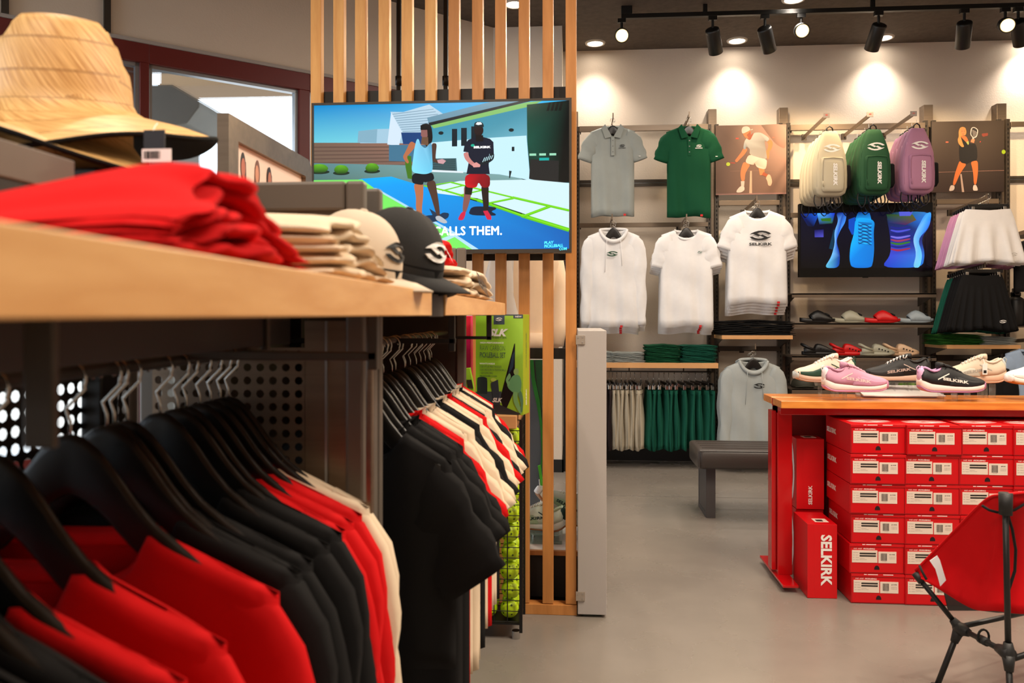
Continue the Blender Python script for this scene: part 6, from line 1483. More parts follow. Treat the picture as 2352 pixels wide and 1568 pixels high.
for px, py, c_, n_ in ((1905, 300, 'tan', 5), (2005, 296, 'green', 5), (2105, 293, 'mauve', 4)):
    p = arm(px - 7, 266 - (px - 1905) * .02, 6.26, 'steel arm with square end plate holding the %s backpacks' % c_, plate=True, drop=.03)
    q = aty(px, py, 6.30)
    for i in range(n_):
        bp_ = kp.put((q.x, 6.30 + i * .085, q.z - i * .006), radians(4 if i == 0 else random.uniform(-3, 3)), '%s sling backpack with white emblem, %s from the front of its arm' % (c_, ORD[i]), c_ + ' backpacks', mm={'pack_cloth': mpk[c_]})
        if 0 < i < n_ - 1:                       # the straps of the packs in between are tucked up
            for s_ in [c for c in bp_.children if c.name.startswith('strap')][:2]: bpy.data.objects.remove(s_)
# ---- skirts
def skirt(fab, pleats, hw0, hw1, L_, yoke, sd=0):
    def f():
        t = thing('skirt', 'x', 'skirt'); n = 96 if pleats > 12 else 60; mb = MB(); rr = []
        for j in range(15):
            v = j / 14; z = -.0 - L_ * v; w_ = hw0 + (hw1 - hw0) * v ** .85; k_ = max(0, (v - yoke) / (1 - yoke))
            d = .022 + .025 * v
            rr.append([((w_ + .008 * k_ * sin(pleats * a + sd)) * cos(a), (d + (.045 if pleats < 12 else .024) * k_ * sin(pleats * a + sd + .5)) * sin(a), z - (.016 * k_ * abs(cos(a)) - .012 * (1 - v) * abs(cos(a))) - .006 * k_ * sin(5 * a)) for a in [2 * pi * q / n for q in range(n)]])
        mb.loft(rr, cap=False); mb.build('pleated_panel' if pleats > 12 else 'panel', fab, t, smooth=True, world=False, solid=.0015)
        mb = MB(); mb.loft([[((hw0 + (hw1 - hw0) * max(0, z_ / -L_) ** .85 * 1 + .002) * cos(a), (.024 + .004) * sin(a), z_ + .012 * (1 - abs(z_) / L_) * abs(cos(a)) - (.03 * (abs(z_) / (L_ * yoke)) * (1 - abs(cos(a)))) * (1 if sin(a) < 0 else 0)) for a in [2 * pi * q / 40 for q in range(40)]] for z_ in (.001, -L_ * yoke * .5, -L_ * yoke)], cap=False)
        mb.build('waistband', fab, t, smooth=True, world=False); return t
    return f
kch = kit(clip_hanger)
arm(2266, 454, 6.26, 'steel arm holding the white and pink skirts'); arm(2262, 610, 6.30, 'steel arm holding the black and green skirts')
def skirts(px, py, ks_, Yf, seq, grp, dz=.004, dy=.034, deco=None, base=None):
    p = aty(px, py, Yf)
    for i, (c_, nm) in enumerate(seq):
        o = ks_.put((p.x + random.uniform(-.004, .004), Yf + i * dy, p.z - i * dz), radians(random.uniform(-2, 2)), '%s skirt on a clip hanger, %s from the front of its arm' % (nm, ORD[i]), grp, mm={base.name: m_g[c_]} if base else None)
        kch.put((p.x, Yf + i * dy, p.z - i * dz + .055), 0, 'black clip hanger holding the %s %s skirt' % (ORD[i], nm), 'clip hangers on the back wall')
        if i == 0 and deco: deco(o)
ksw = kit(skirt(m_g['white'], 11, .160, .275, .385, .26)); skirts(2270, 484, ksw, 6.28, [('white', 'white')] * 4 + [('pink', 'pink')] * 4, 'flared skirts on the back wall', base=m_g['white'], deco=lambda o: add_emblem(o, .155, -.335, .028, -.058, mat('emblem_silver', (.72, .70, .67), rough=.4)))
ksb = kit(skirt(m_g['black'], 22, .145, .265, .40, .14, 1)); skirts(2256, 634, ksb, 6.32, [('black', 'black pleated')] * 5 + [('teal', 'green pleated')] * 3, 'pleated skirts on the back wall', base=m_g['black'], deco=lambda o: add_emblem(o, .125, -.345, .026, -.058, m_white))
# ---- trousers row on the long maple shelf's rail
Yr = 6.66; zr = bz(1500, 853, Yr); a, b_ = PX(1325, Yr), PX(1640, Yr)
t = thing('under_shelf_rail', 'thin dark rail under the long maple shelf carrying the hanging shorts', 'clothes rail', ((a + b_) / 2, Yr, zr))
MB().tube([(a, Yr, zr), (b_, Yr, zr)], .006, 10).build('rail', m_steel_d, t, smooth=True)
for px in (1403, 1445, 1570, 1634): x = PX(px, Yr); MB().box(x - .005, x + .005, Yr - .006, Yr + .006, zr, zr + .055).build('drop_bracket', m_steel_d, t)
def shorts(sd):
    def f():
        t = thing('hanging_shorts', 'x', 'trousers'); n = 26; mb = MB(); rr = []
        for j in range(13):
            v = j / 12; z = -.48 * v; hx = .019 + .016 * sin(min(1, v * 1.4) * pi * .5) + .003 * sin(v * 9 + sd); hy = .15 + .02 * v
            rr.append([(hx * cos(a) * (1 + .16 * sin(5 * a + sd + v * 3)) + .006 * sin(v * 5 + sd), hy * sin(a), z + .010 * sin(a * 2 + sd) * v) for a in [2 * pi * q / n for q in range(n)]])
        mb.loft(rr, cap=False); mb.build('leg_cloth', m_g['green'], t, smooth=True, world=False, solid=.0015)
        MB().loft([[(.021 * cos(a), .152 * sin(a), z) for a in [2 * pi * q / 24 for q in range(24)]] for z in (.004, -.028)], cap=False).build('waistband', m_g['green'], t, smooth=True, world=False)
        mb = MB(); mb.tube([(.001, -.156, -.03), (.004, -.168, -.25), (.002, -.172, -.46)], .0025, 6); mb.build('front_seam', m_g['green'], t, smooth=True, world=False)
        return t
    return f
ksh = [kit(shorts(s)) for s in (0, 1.7, 3.9)]
seq = [(1394, 'brown'), (1401, 'brown')] + [(x, 'beige') for x in (1409, 1419, 1430, 1441, 1451, 1461, 1475)] + [(x, 'teal') for x in (1492, 1505, 1518, 1530, 1541, 1554, 1571, 1588, 1604, 1620, 1633)]
wd_ = dict(brown='dark brown', beige='beige', teal='green')
for i, (px, c_) in enumerate(seq):
    x = PX(px, Yr - .15); rz = radians(random.uniform(-8, 8) + (8 if i > 16 else 0))
    ksh[i % 3].put((x, Yr, zr - .145), rz, '%s hanging shorts, %s of the row under the long maple shelf' % (wd_[c_], ORD[i]), 'hanging shorts under the long shelf', mm={m_g['green'].name: m_g[c_]})
    kch.put((x, Yr, zr - .078), rz + pi / 2, 'black clip hanger, %s of the row under the long maple shelf' % ORD[i], 'clip hangers under the long shelf')
# ---- slides and clogs
def slide():
    t = thing('slide_sandal', 'x', 'sandal'); L_ = .27; m_ = _M['slide_foam']
    def sole(u, lo, hi, w_, n=14): return [((u - .5) * L_, (abs(cos(a)) ** .5) * (1 if cos(a) > 0 else -1) * w_, (lo + hi) / 2 + (abs(sin(a)) ** .5) * (1 if sin(a) > 0 else -1) * (hi - lo) / 2) for a in [2 * pi * k / n for k in range(n)]]
    W = [(0, .018), (.06, .034), (.2, .038), (.45, .036), (.7, .048), (.88, .042), (1, .014)]
    MB().loft([sole(u, prof(u, [(0, .008), (.2, 0), (.75, 0), (1, .014)]), prof(u, [(0, .040), (.3, .034), (.6, .028), (1, .034)]), prof(u, W)) for u in (0, .03, .08, .2, .35, .5, .65, .78, .88, .95, 1)]).build('sole', m_, t, smooth=True, world=False)
    rr = []
    for u, h_ in ((.30, .052), (.36, .066), (.44, .082), (.50, .090), (.58, .086), (.68, .072), (.78, .058), (.86, .046), (.90, .040)):
        w_ = prof(u, W) * 1.02
        rr.append([((u - .5) * L_ + .02 * (sin(pi * k / 12) - .5) * (-1 if u < .5 else .3), cos(pi * k / 12) * w_, .018 + (h_ - .018) * sin(pi * k / 12) ** .7 + .0015 * sin(k * 2 + u * 40)) for k in range(13)])
    MB().loft(rr, closed=False, cap=False).build('strap', m_, t, smooth=True, world=False, solid=.007)
    MB().loft([sole(u, z0, z1, w_, 10) for u, z0, z1, w_ in ((.72, .052, .070, .006), (.76, .050, .066, .03), (.82, .048, .058, .03), (.85, .046, .052, .006))]).xf(Matrix.Translation((0, -.012, .004))).build('vent', m_slot, t, smooth=True, world=False)
    return t
def clog():
    t = thing('clog', 'x', 'clog'); L_ = .265; m_ = _M['slide_foam']
    def rg(u, lo, hi, w_, n=14): return [((u - .5) * L_, (abs(cos(a)) ** .55) * (1 if cos(a) > 0 else -1) * w_, (lo + hi) / 2 + (abs(sin(a)) ** .6) * (1 if sin(a) > 0 else -1) * (hi - lo) / 2) for a in [2 * pi * k / n for k in range(n)]]
    W = [(0, .022), (.06, .034), (.2, .038), (.45, .037), (.7, .047), (.88, .040), (1, .016)]
    MB().loft([rg(u, prof(u, [(0, .006), (.2, 0), (.75, 0), (1, .014)]), .032, prof(u, W)) for u in (0, .03, .08, .2, .35, .5, .65, .78, .88, .95, 1)]).build('sole', m_, t, smooth=True, world=False)
    MB().loft([rg(u, .018, h_, prof(u, W) * 1.0) for u, h_ in ((.36, .06), (.40, .082), (.46, .088), (.55, .084), (.68, .070), (.80, .056), (.90, .046), (.97, .038), (1, .030))]).build('upper', m_, t, smooth=True, world=False)
    pts = [((u - .5) * L_, y, z) for u, y, z in ((.34, -.037, .045), (.15, -.040, .062), (.03, -.028, .078), (-.01, 0, .082), (.03, .028, .078), (.15, .040, .062), (.34, .037, .045))]
    MB().tube(pts, [.008, .009, .010, .011, .010, .009, .008], 8).build('heel_strap', m_, t, smooth=True, world=False)
    mb = MB(); mb.loft([[((u - .5) * L_, s, z) for s, z in ((-.036, .02), (-.034, .05), (-.020, .055))] for u in (0.03, .2, .38)], closed=False, cap=False); mb.build('side_wall', m_, t, smooth=True, world=False, solid=.006)
    mb = MB()
    for i in range(4):
        for j in range(2):
            u = .52 + i * .085; c_ = Vector(((u - .5) * L_, -.0445 - .001 * i + .009 * j, .052 + .016 * j - .006 * i)); mb.cyl(c_, .0055, .006, 8, axis='y')
    o = mb.build('vent_hole', m_slot, t, world=False); o['kind'] = 'stuff'; return t
mat('slide_foam', (.5, .5, .5), rough=.45)
fo = dict(black=(.06, .055, .055), sage=(.66, .65, .57), red=(.82, .06, .07), blue=(.62, .67, .70), sand=(.86, .72, .58))
kS, kC = kit(slide), kit(clog)
for px, c_, lab in ((1877, 'black', 'black slide sandal at the start of its shelf'), (1951, 'sage', 'sage slide sandal behind the black one'), (2026, 'red', 'bright red slide sandal on the slide shelf'), (2102, 'blue', 'blue grey slide sandal at the end of its shelf')):
    Yc = 6.62 if c_ in ('black', 'red') else 6.66; kS.put((PX(px, Yc), Yc, zs2), radians(-4), lab, 'slide sandals', mm={'slide_foam': mat('foam_' + c_, fo[c_], rough=.45)}, scale=(1, 1, 1.12))
for px, c_, lab in ((1881, 'black', 'black perforated clog at the start of its shelf'), (1947, 'red', 'red perforated clog next to the black one'), (2014, 'sage', 'sage perforated clog next to the red one'), (2070, 'sand', 'sand coloured perforated clog at the end of the row')):
    Yc = 6.62 if c_ in ('black', 'sage') else 6.66; kC.put((PX(px, Yc), Yc, zs3), radians(-4), lab, 'clogs', mm={'slide_foam': mat('foam_' + c_, fo[c_], rough=.45)}, scale=(1, 1, 1.12))
# ---- odds on the lower shelves
t = thing('lime_tub', 'round lime green tub on the lowest metal shelf behind the table', 'tub', (PX(1842, 6.62), 6.64, zs5))
MB().cyl((PX(1842, 6.62), 6.64, zs5), .062, .10, 24).build('body', mat('tub_lime', (.66, .74, .30), rough=.4), t, smooth=False); MB().cyl((PX(1842, 6.62), 6.64, zs5 + .10), .064, .012, 24).build('lid', m_lime, t)
t = thing('emblem_box', 'white carton with a big red emblem on the lowest metal shelf', 'box', (PX(1876, 6.6), 6.66, zs5))
MB().box(PX(1853, 6.6), PX(1900, 6.6), 6.6, 6.72, zs5, zs5 + .12).build('carton', m_white, t, bev=.001); mb = MB(); put_emblem(mb, (PX(1876, 6.6), 6.5985, zs5 + .055), (1, 0, 0), (0, 0, 1), .095); mb.build('emblem', m_redtag, t)
for px, c_, lab in ((1846, (.22, .22, .18), 'dark olive folded bag on the metal shelf behind the white green shoe'), (2095, (.42, .58, .18), 'lime green cap on the metal shelf behind the black shoe')):
    t = thing('soft_bag' if px < 1900 else 'visor_cap', lab, 'bag' if px < 1900 else 'cap', (PX(px, 6.62), 6.64, zs4)); r_ = []
    for z, w_, d in ((0, .085, .08), (.015, .095, .09), (.05, .085, .08), (.085, .06, .06), (.105, .03, .03)): r_.append([(PX(px, 6.62) + w_ * cos(a) * (1 + .05 * sin(3 * a)), 6.64 + d * sin(a), zs4 + z) for a in [2 * pi * k / 20 for k in range(20)]])
    MB().loft(r_).build('body', mat('c_' + lab[:4], c_, rough=.7), t, smooth=True)
    MB().tube([(PX(px, 6.62) - .08, 6.56, zs4 + .012), (PX(px, 6.62), 6.545, zs4 + .02), (PX(px, 6.62) + .09, 6.56, zs4 + .012)], .012, 8, flat=.4).build('brim' if px > 1900 else 'strap', mat('c_' + lab[:4], c_), t, smooth=True)
# ---- last bay: black top, bottles, pale blue shirt, and dark garments under the short maple shelf
kbt = kit(lambda: shirt('tank_top', m_g['black'], hb=.16, hs=.12, L=.42, neck=.07, sleeve=0, depth=.025, sd=2, amp=.01, drop=.02))
p = arm(2378, 525, 6.35, 'steel arm at the edge holding the black top'); p = aty(2378, 545, 6.40); kbt.put(p, 0, 'black sleeveless top on the last arm of the back wall'); kwh.put(p, 0, 'black hanger holding the sleeveless black top', 'black hangers on the back wall')
Y = 6.55; zz = bz(2345, 748, Y)
t = thing('bottle_shelf', 'dark metal shelf in the last bay carrying black bottles', 'shelf', (PX(2400, Y), 6.6, zz - .02)); MB().box(PX(2316, 6.5), PX(2590, 6.5), 6.48, YU, zz - .012, zz).build('tray', m_steel_d, t)
for i, px in enumerate((2334, 2371)):
    t = thing('water_bottle', 'black insulated water bottle, %s in the last bay' % ('the one by the upright' if i == 0 else 'the one farther along'), 'bottle', (PX(px, 6.55), 6.56, zz), group='black water bottles'); c_ = (PX(px, 6.55), 6.56)
    MB().loft([[(c_[0] + r_ * cos(a), c_[1] + r_ * sin(a), zz + z) for a in [2 * pi * k / 24 for k in range(24)]] for r_, z in ((.056, 0), (.060, .008), (.060, .19), (.052, .215), (.034, .228), (.034, .235))]).build('body', m_black, t, smooth=True)
    MB().loft([[(c_[0] + r_ * cos(a), c_[1] + r_ * sin(a), zz + z) for a in [2 * pi * k / 20 for k in range(20)]] for r_, z in ((.038, .235), (.038, .262), (.026, .268), (.026, .29), (.02, .295))]).build('cap', m_blkgloss, t, smooth=True)
kbl = kit(lambda: shirt('short_sleeved_shirt', m_g['blue'], hb=.19, hs=.19, L=.60, neck=.085, sleeve=.22, slw=.09, sla=68, depth=.035, sd=1, amp=.008, drop=.02))
p = aty(2368, 796, 6.40); kbl.put(p, 0, 'pale blue shirt hanging in the last bay beyond the bone shoe'); kwh.put(p, 0, 'black hanger holding the pale blue shirt', 'black hangers on the back wall'); arm(2370, 780, 6.36, 'steel arm holding the pale blue shirt')
kdk = kit(lambda: shirt('long_sleeved_shirt', m_g['black'], hb=.18, hs=.18, L=.62, neck=.085, sleeve=.5, slw=.08, sla=80, depth=.028, sd=3, amp=.008, drop=.02))
arm(2262, 818, 6.32, 'dark arm holding the black shirts behind the bone shoe')
garment_run(2262, 832, 6.36, kdk, 6, .035, .004, 'black long-sleeved shirt behind the bone shoe', 'black shirts under the short maple shelf')
# black plinth under the wall bays
struct(MB().box(uprights[0][0], 6, YW - .07, YW - .041, 0, .235).build('trim_7', m_base))
# ================================================================ DISPLAY TABLE WITH SHOES
m_redm = mat('red_lacquer', (.72, .02, .05), rough=.22, coat=.4)
YF, YB = 3.66, 3.995; XT = PX(1794.4, YF); ZTT = PZ(1795, 920.5, YF); ZTB = PZ(1795, 937.7, YF)
t = thing('display_table', 'long oak plank display table with red steel legs carrying court shoes', 'table', (2.2, 3.83, 0))
MB().box(XT, 4.4, YF, YF + .155, ZTB, ZTT).build('plank', m_oak, t, bev=.003); MB().box(XT, 4.4, YB - .155, YB, ZTB, ZTT).build('plank', m_oak, t, bev=.003)
MB().box(XT + .002, 4.39, YF + .155, YB - .155, ZTB - .005, ZTT - .004).build('centre_rail', m_redm, t)
MB().box(XT + .02, 4.39, YF + .09, YB - .09, ZTB - .04, ZTB - .001).build('under_beam', m_redm, t, bev=.003)
yl0, yl1 = 3.80, 3.86; xl0, xl1 = PX(1782, yl0), PX(1811, yl0)
xl0 = XT + .02
for xx in (xl0, 3.9):
    MB().box(xx, xx + .066, yl0, yl1 + .04, .035, ZTB - .004).build('leg', m_redm, t, bev=.003)
    MB().box(xx - .022, xx - .001, yl0 + .025, yl1 + .035, .05, ZTB - .03).build('leg_flange', m_redm, t, bev=.002)
    f = MB().box(xx - .014, xx + .056, 3.655, 4.10, .024, .036).build('foot_plate', m_redm, t, bev=.002)
    for y in (3.68, 4.07):
        MB().cyl((xx + .02, y, 0), .022, .010, 20).cyl((xx + .02, y, .010), .008, .016, 12).build('levelling_foot', m_chrome, f)
for px in (2014, 2143, 2283):
    x = PX(px, 3.9); MB().box(x - .008, x + .008, 3.94, 3.956, ZTB - .12, ZTB).build('bracket_rod', m_black, t)
MB().box(XT + .1, 4.3, 3.975, 3.985, .15, ZTB - .02).build('back_panel', mat('red_panel', (.50, .02, .04), rough=.4), t)
# acrylic risers
m_acr = mat('acrylic', (.98, .97, .96), rough=.03, trans=.95, ior=1.12, alpha=.45, spec=.6)
def riser():
    t = thing('acrylic_riser', 'x', 'stand')
    w, d, h, s_ = .030, .030, .052, .003
    MB().box(-w, w, -d, d, h - s_, h).build('top_plate', m_acr, t, world=False)
    for s in (-1, 1): MB().box(s * w - s_ / 2, s * w + s_ / 2, -d, d, 0, h - s_).build('side_plate', m_acr, t, world=False)
    return t
kr = kit(riser)
sh_ = [(1963, 3.73, 'pink', 0, 6, 'pink court shoe with white midsole at the front of the oak table'), (2184, 3.73, 'black', 0, 4, 'black court shoe with lilac trim at the front of the oak table'),
       (1893, 3.90, 'green', 1, 184, 'white and green court shoe facing the other way behind the pink one'), (2060, 3.92, 'jet', 1, 172, 'black court shoe with white laces behind the pink one'),
       (2232, 3.90, 'bone', 1, 176, 'bone coloured court shoe with price tag behind the black and lilac one'), (2385, 3.80, 'gum', 0, 186, 'white court shoe with tan sole and green loop at the table end')]
shoes = []
for px, Yc, col, back, rz, lab in sh_:
    h = .052 if not back else .076; x = PX(px, Yc); zb_ = ZTT
    hp = .036 if col in ('pink', 'black') else .066
    kr.put((x - (.015 if not back else -.01), Yc, zb_ + .0005), 0, 'clear acrylic riser under the %s' % lab.split(' at ')[0].split(' behind')[0].replace(' facing the other way', ''), 'acrylic risers on the oak table', scale=(1, 1, hp / .052))
    if back: kr.put((x + .075, Yc, zb_ + .0005), 0, 'second clear acrylic riser under the %s' % lab.split(' behind')[0].replace(' facing the other way', ''), 'acrylic risers on the oak table', scale=(.6, 1, hp / .052))
    o = ksn.put((x, Yc, zb_ + hp + .001), radians(rz), lab, 'court shoes on the oak table', mm=SH[col], scale=(1.0, 1, 1) if back else (1.02, 1, 1.0)); shoes.append(o)
o = shoes[4]; tg = thing('shoe_price_tag', 'pale hang tag with barcode hanging on the bone coloured shoe', 'tag', (PX(2262, 3.84), 3.84, ZTT + .14))
q0, q1 = aty(2257, 835, 3.845), aty(2268, 860, 3.845); MB().box(q0.x, q1.x, 3.845, 3.847, q1.z, q0.z).build('card', m_white, tg); MB().box(q0.x + .004, q1.x - .004, 3.8445, 3.845, q1.z + .006, q1.z + .02).build('barcode_print', m_blackprint, tg)
MB().tube([((q0.x + q1.x) / 2, 3.846, q0.z - .002), ((q0.x + q1.x) / 2 + .004, 3.87, q0.z + .022)], .0008, 5).build('string', m_white, tg)
# info plate lying on the table
a_, b_ = PX(1967, 3.93), PX(2136, 3.93)
t = thing('acrylic_sign', 'flat acrylic sign plate lying on the oak table between the shoes', 'sign', ((a_ + b_) / 2, 3.95, ZTT))
mb = MB(); mb.add([(a_, 3.83, ZTT + .008), (b_ + .03, 3.83, ZTT + .008), (b_, 3.98, ZTT + .045), (a_, 3.98, ZTT + .045)], [(0, 1, 2, 3)]); mb.build('plate', mat('plate_pale', (.86, .84, .82), rough=.15), t, solid=.004)
MB().box(a_ + .01, b_ - .01, 3.965, 3.972, ZTT, ZTT + .04).build('prop', m_acr, t)

# ================================================================ SHOE BOXES UNDER THE TABLE
m_box = mat('carton_red_gloss', (.80, .01, .06), rough=.40, var=.02, vscale=6); m_boxd = mat('carton_edge', (.55, .01, .04), rough=.5)
m_lab = mat('label_paper', (.90, .84, .78), rough=.6); m_lin = mat('label_ink', (.16, .14, .13), rough=.6); m_ling = mat('label_grey', (.50, .46, .43), rough=.6)
BW, BD, BH = .232, .325, .128
def shoebox(price='$119.95'):
    def fn():
        t = thing('shoe_box', 'x', 'box'); w, d, h = BW / 2, BD, BH
        MB().box(-w + .003, w - .003, .003, d - .003, 0, h - .006).build('tray', m_box, t, world=False)
        l = MB(); l.box(-w, w, .0, d, h - .004, h).box(-w, -w + .002, 0, d, .002, h - .004).box(w - .002, w, 0, d, .002, h - .004).box(-w + .002, w - .002, .0, .002, h - .012, h - .004)
        l.build('lid', m_box, t, world=False, bev=.0008)
        fr = MB(); fr.box(-w + .002, w - .002, .0006, .003, .002, .005).box(-w + .002, -w + .004, .0006, .003, .005, h - .012).box(w - .004, w - .002, .0006, .003, .005, h - .012); fr.build('front_edge', m_boxd, t, world=False)
        fy = .0022
        q = MB(); q.box(-.105, .002, fy - .0006, fy + .001, .047, .100); q.build('size_label', m_lab, t, world=False)
        q = MB(); q.box(.006, .082, fy - .0006, fy + .001, .046, .095); q.build('price_label', m_lab, t, world=False)
        y = fy - .0009
        mb = MB()
        for z in (.083, .0725): mb.plane([(-.073, y, z), (-.004, y, z), (-.004, y, z + .0068), (-.073, y, z + .0068)])
        put_text(mb, price, (.064, y, .083), (1, 0, 0), (0, 0, 1), .0062, bold=.03, wide=1.1)
        random.seed(3); x = .016
        while x < .043:
            b_ = random.choice((.0006, .0010, .0016)); mb.plane([(x, y, .056), (x + b_, y, .056), (x + b_, y, .088), (x, y, .088)]); x += b_ + random.choice((.0006, .001))
        o = mb.build('label_print', m_lin, t, world=False); o['kind'] = 'stuff'
        mb = MB()
        for k, (a, b_) in enumerate((('USA', 'W6.5'), ('UK', 'W4.5'), ('EU', 'W36.5'), ('CM', 'W23.5'))):
            z = .0895 - k * .0105; put_text(mb, a, (-.101, y, z), (1, 0, 0), (0, 0, 1), .0048, align='LEFT', wide=1.1); put_text(mb, b_, (-.090, y, z), (1, 0, 0), (0, 0, 1), .0048, align='LEFT', wide=1.1)
        put_text(mb, 'WHITE/NAVY', (-.073, y, .065), (1, 0, 0), (0, 0, 1), .0036, align='LEFT'); put_text(mb, 'MADE IN VIETNAM', (-.073, y, .0595), (1, 0, 0), (0, 0, 1), .0036, align='LEFT')
        for k in range(3): put_text(mb, 'PICKLEBALL SHOE', (.064, y, .0735 - k * .0045), (1, 0, 0), (0, 0, 1), .0030)
        put_text(mb, '6 59914 28816', (.030, y, .0525), (1, 0, 0), (0, 0, 1), .0032)
        o = mb.build('label_lettering', m_ling, t, world=False); o['kind'] = 'stuff'
        mb = MB(); put_text(mb, 'WE ARE', (-.100, fy - .0004, .1065), (1, 0, 0), (0, 0, 1), .0075, align='LEFT', wide=1.35, shear=.3); put_text(mb, 'PICKLEBALL', (-.058, fy - .0004, .1065), (1, 0, 0), (0, 0, 1), .0075, align='LEFT', wide=1.25, bold=.03, shear=.3); mb.build('lettering', m_white, t, world=False)
        # thumb hole
        mb = MB(); P = [(-.011 * cos(pi * k / 10), .021 + .014 * sin(pi * k / 10)) for k in range(11)] + [(.011, .017), (-.011, .017)]
        mb.add([(a, fy - .0002, b_) for a, b_ in P], [tuple(range(len(P)))]); mb.build('thumb_hole', m_slot if False else mat('hole_dark', (.13, .01, .02), rough=.9), t, world=False)
        mb = MB(); put_emblem(mb, (0, .11, h + .0004), (1, 0, 0), (0, 1, 0), .095); mb.build('emblem', m_white, t, world=False)
        mb = MB(); put_text(mb, 'SELKIRK', (-w - .0005, .10 + .15, h * .52), (0, -1, 0), (0, 0, 1), .030, bold=.05, wide=1.15); mb.build('side_lettering', m_white, t, world=False)
        mb = MB(); mb.box(-.062, -.050, -.0004, .001, h - .004, h - .001).box(-.046, -.004, -.0004, .001, h - .004, h - .001).box(.018, .060, -.0004, .001, h - .004, h - .001); mb.build('lid_mark', m_white, t, world=False)
        return t
    return fn
kx = kit(shoebox()); kx2 = kit(shoebox('$99.95'))
cols = [(1953, 6), (2078, 6), (2203, 6), (2328, 6), (2455, 5), (2585, 5)]
YX = 3.545
cn = ['first column by the upright boxes', 'second column', 'third column', 'fourth column', 'fifth column', 'sixth column']
for ci, (px, n_) in enumerate(cols):
    x0 = PX(px, YX); z = .001
    for r_ in range(n_):
        lv = ['bottom', 'second', 'third', 'fourth', 'fifth', 'top'][r_]
        random.seed(ci * 10 + r_); jx = random.uniform(-.005, .005); jy = random.uniform(-.006, .008)
        (kx2 if (ci in (2, 3) and r_ > 3) else kx).put((x0 + BW / 2 + .002 + jx, YX + jy, z), radians(random.uniform(-1.3, 1.3)), 'labelled red shoe box, %s in the %s' % (lv + ' one' if lv in ('bottom', 'top') else lv + ' from the floor', cn[ci]), 'red shoe boxes under the oak table'); z += BH + .0012
# two higher boxes behind, and the boxes standing on end beside the leg
def endbox():
    """carton standing on its end: wide lettering down the face, emblem on its side"""
    t = thing('upright_shoe_box', 'x', 'box'); w, d, h = .063, .22, .325
    MB().box(-w, w, 0, d, 0, h).build('tray', m_box, t, world=False, bev=.001)
    MB().box(-w - .0015, -w + .001, -.0015, d + .0015, -.0 + .001, h + .0015).box(-w, -w + .028, -.0015, 0, .001, h + .0015).build('lid', m_box, t, world=False, bev=.0006)
    MB().box(-.02, .04, .04, .10, h, h + .0006).build('size_label', m_lab, t, world=False); MB().box(-.01, .02, .05, .08, h + .0006, h + .001).build('barcode_print', m_lin, t, world=False)
    return t
ke = kit(endbox)
pA = atz(1858, 1357, 0); o = ke.put((PX(1889, 3.60), 3.60, .001), 0, 'red shoe box standing on end, lettered down its front, lower one beside the table leg', 'red shoe boxes standing on end')
o_low = o
def side_em(o_):
    mb = MB(); put_emblem(mb, (-.063 - .0022, .10, .325 * .52), (0, 0, 1), (0, 1, 0), .15); mb.build('emblem', m_white, o_, world=False)
xx = PX(1829, 3.86) + .055
o = ke.put((xx + .01, 3.87, .001), 0, 'red shoe box standing on end directly behind the table leg, the bottom one', 'red shoe boxes standing on end'); o_mid = o
o = ke.put((xx + .01, 3.86, .330), 0, 'red box on end with small lettering, stacked on the bottom one by the leg', 'red shoe boxes standing on end', scale=(1, 1, 1.02)); side_em(o)
mb = MB(); put_text(mb, 'SELKIRK', (.0, -.002, .065), (0, 0, 1), (-1, 0, 0), .024, bold=.03, wide=1.0); mb.build('lettering', m_white, o, world=False)
side_em(o_mid)
mb = MB(); put_text(mb, 'SELKIRK', (.014, -.002, .170), (0, 0, -1), (1, 0, 0), .062, bold=.035, wide=.98); mb.build('lettering', m_white, o_low, world=False)
for i in range(6):
    kx.put((PX(1906, 4.05) + BW / 2 - .02 + (.010 if i == 5 else 0), 4.03, .001 + i * (BH + .004)), radians(2), 'red shoe box of the rear stack behind the upright boxes, %s from the floor' % ORD[i], 'rear red shoe boxes')

# ================================================================ CAMP CHAIR
m_tube = mat('chair_tube', (.06, .06, .065), rough=.42); m_hub = mat('chair_hub', (.10, .10, .105), rough=.55, bump=.2, bscale=300)
m_cr = fabric('chair_red', (.83, .01, .06), rough=.7); m_web = mat('webbing', (.03, .03, .03), rough=.9)
m_mesh = mat('mesh_brown', (.10, .08, .07), rough=.9, alpha=.86)
A1 = aty(2103, 1318, 2.78); B1 = aty(2204, 1442, 2.72); C1 = atz(2146, 1590, 0.0); D1 = aty(2316, 1500, 2.44); T1 = aty(2309, 1150, 2.44); E1 = Vector((D1.x - .02, D1.y - .06, 0))
rt = Vector((.88, .47, 0)).normalized() * .50
A2, B2, C2, D2, T2, E2 = [p + rt for p in (A1, B1, C1, D1, T1, E1)]
C2 = C1 + rt * 1.1; E2 = E1 + rt * 1.1
t = thing('camp_chair', 'red fabric folding camp chair with black pole frame in front of the shoe boxes', 'chair', tuple(((C1 + E2) / 2).xy) + (0,))
def pole(a, b_, r=.0085, nm='pole'):
    return MB().tube([a, b_], r, 12).build(nm, m_tube, t, smooth=True)
for a, b_ in ((A1, B1), (A2, B2), (D1, T1), (D2, T2)): pole(a, b_)
for a, b_ in ((B1, C1), (B2, C2), (D1, E1), (D2, E2)): pole(a, b_, .009, 'leg')
for a, b_ in ((B1, D1), (B2, D2)): pole(a, b_, .0085, 'side_bar')
pole(B1 + Vector((0, 0, .004)), B2, .0085, 'cross_bar'); pole(D1 + Vector((0, 0, -.02)), D2, .0085, 'cross_bar')
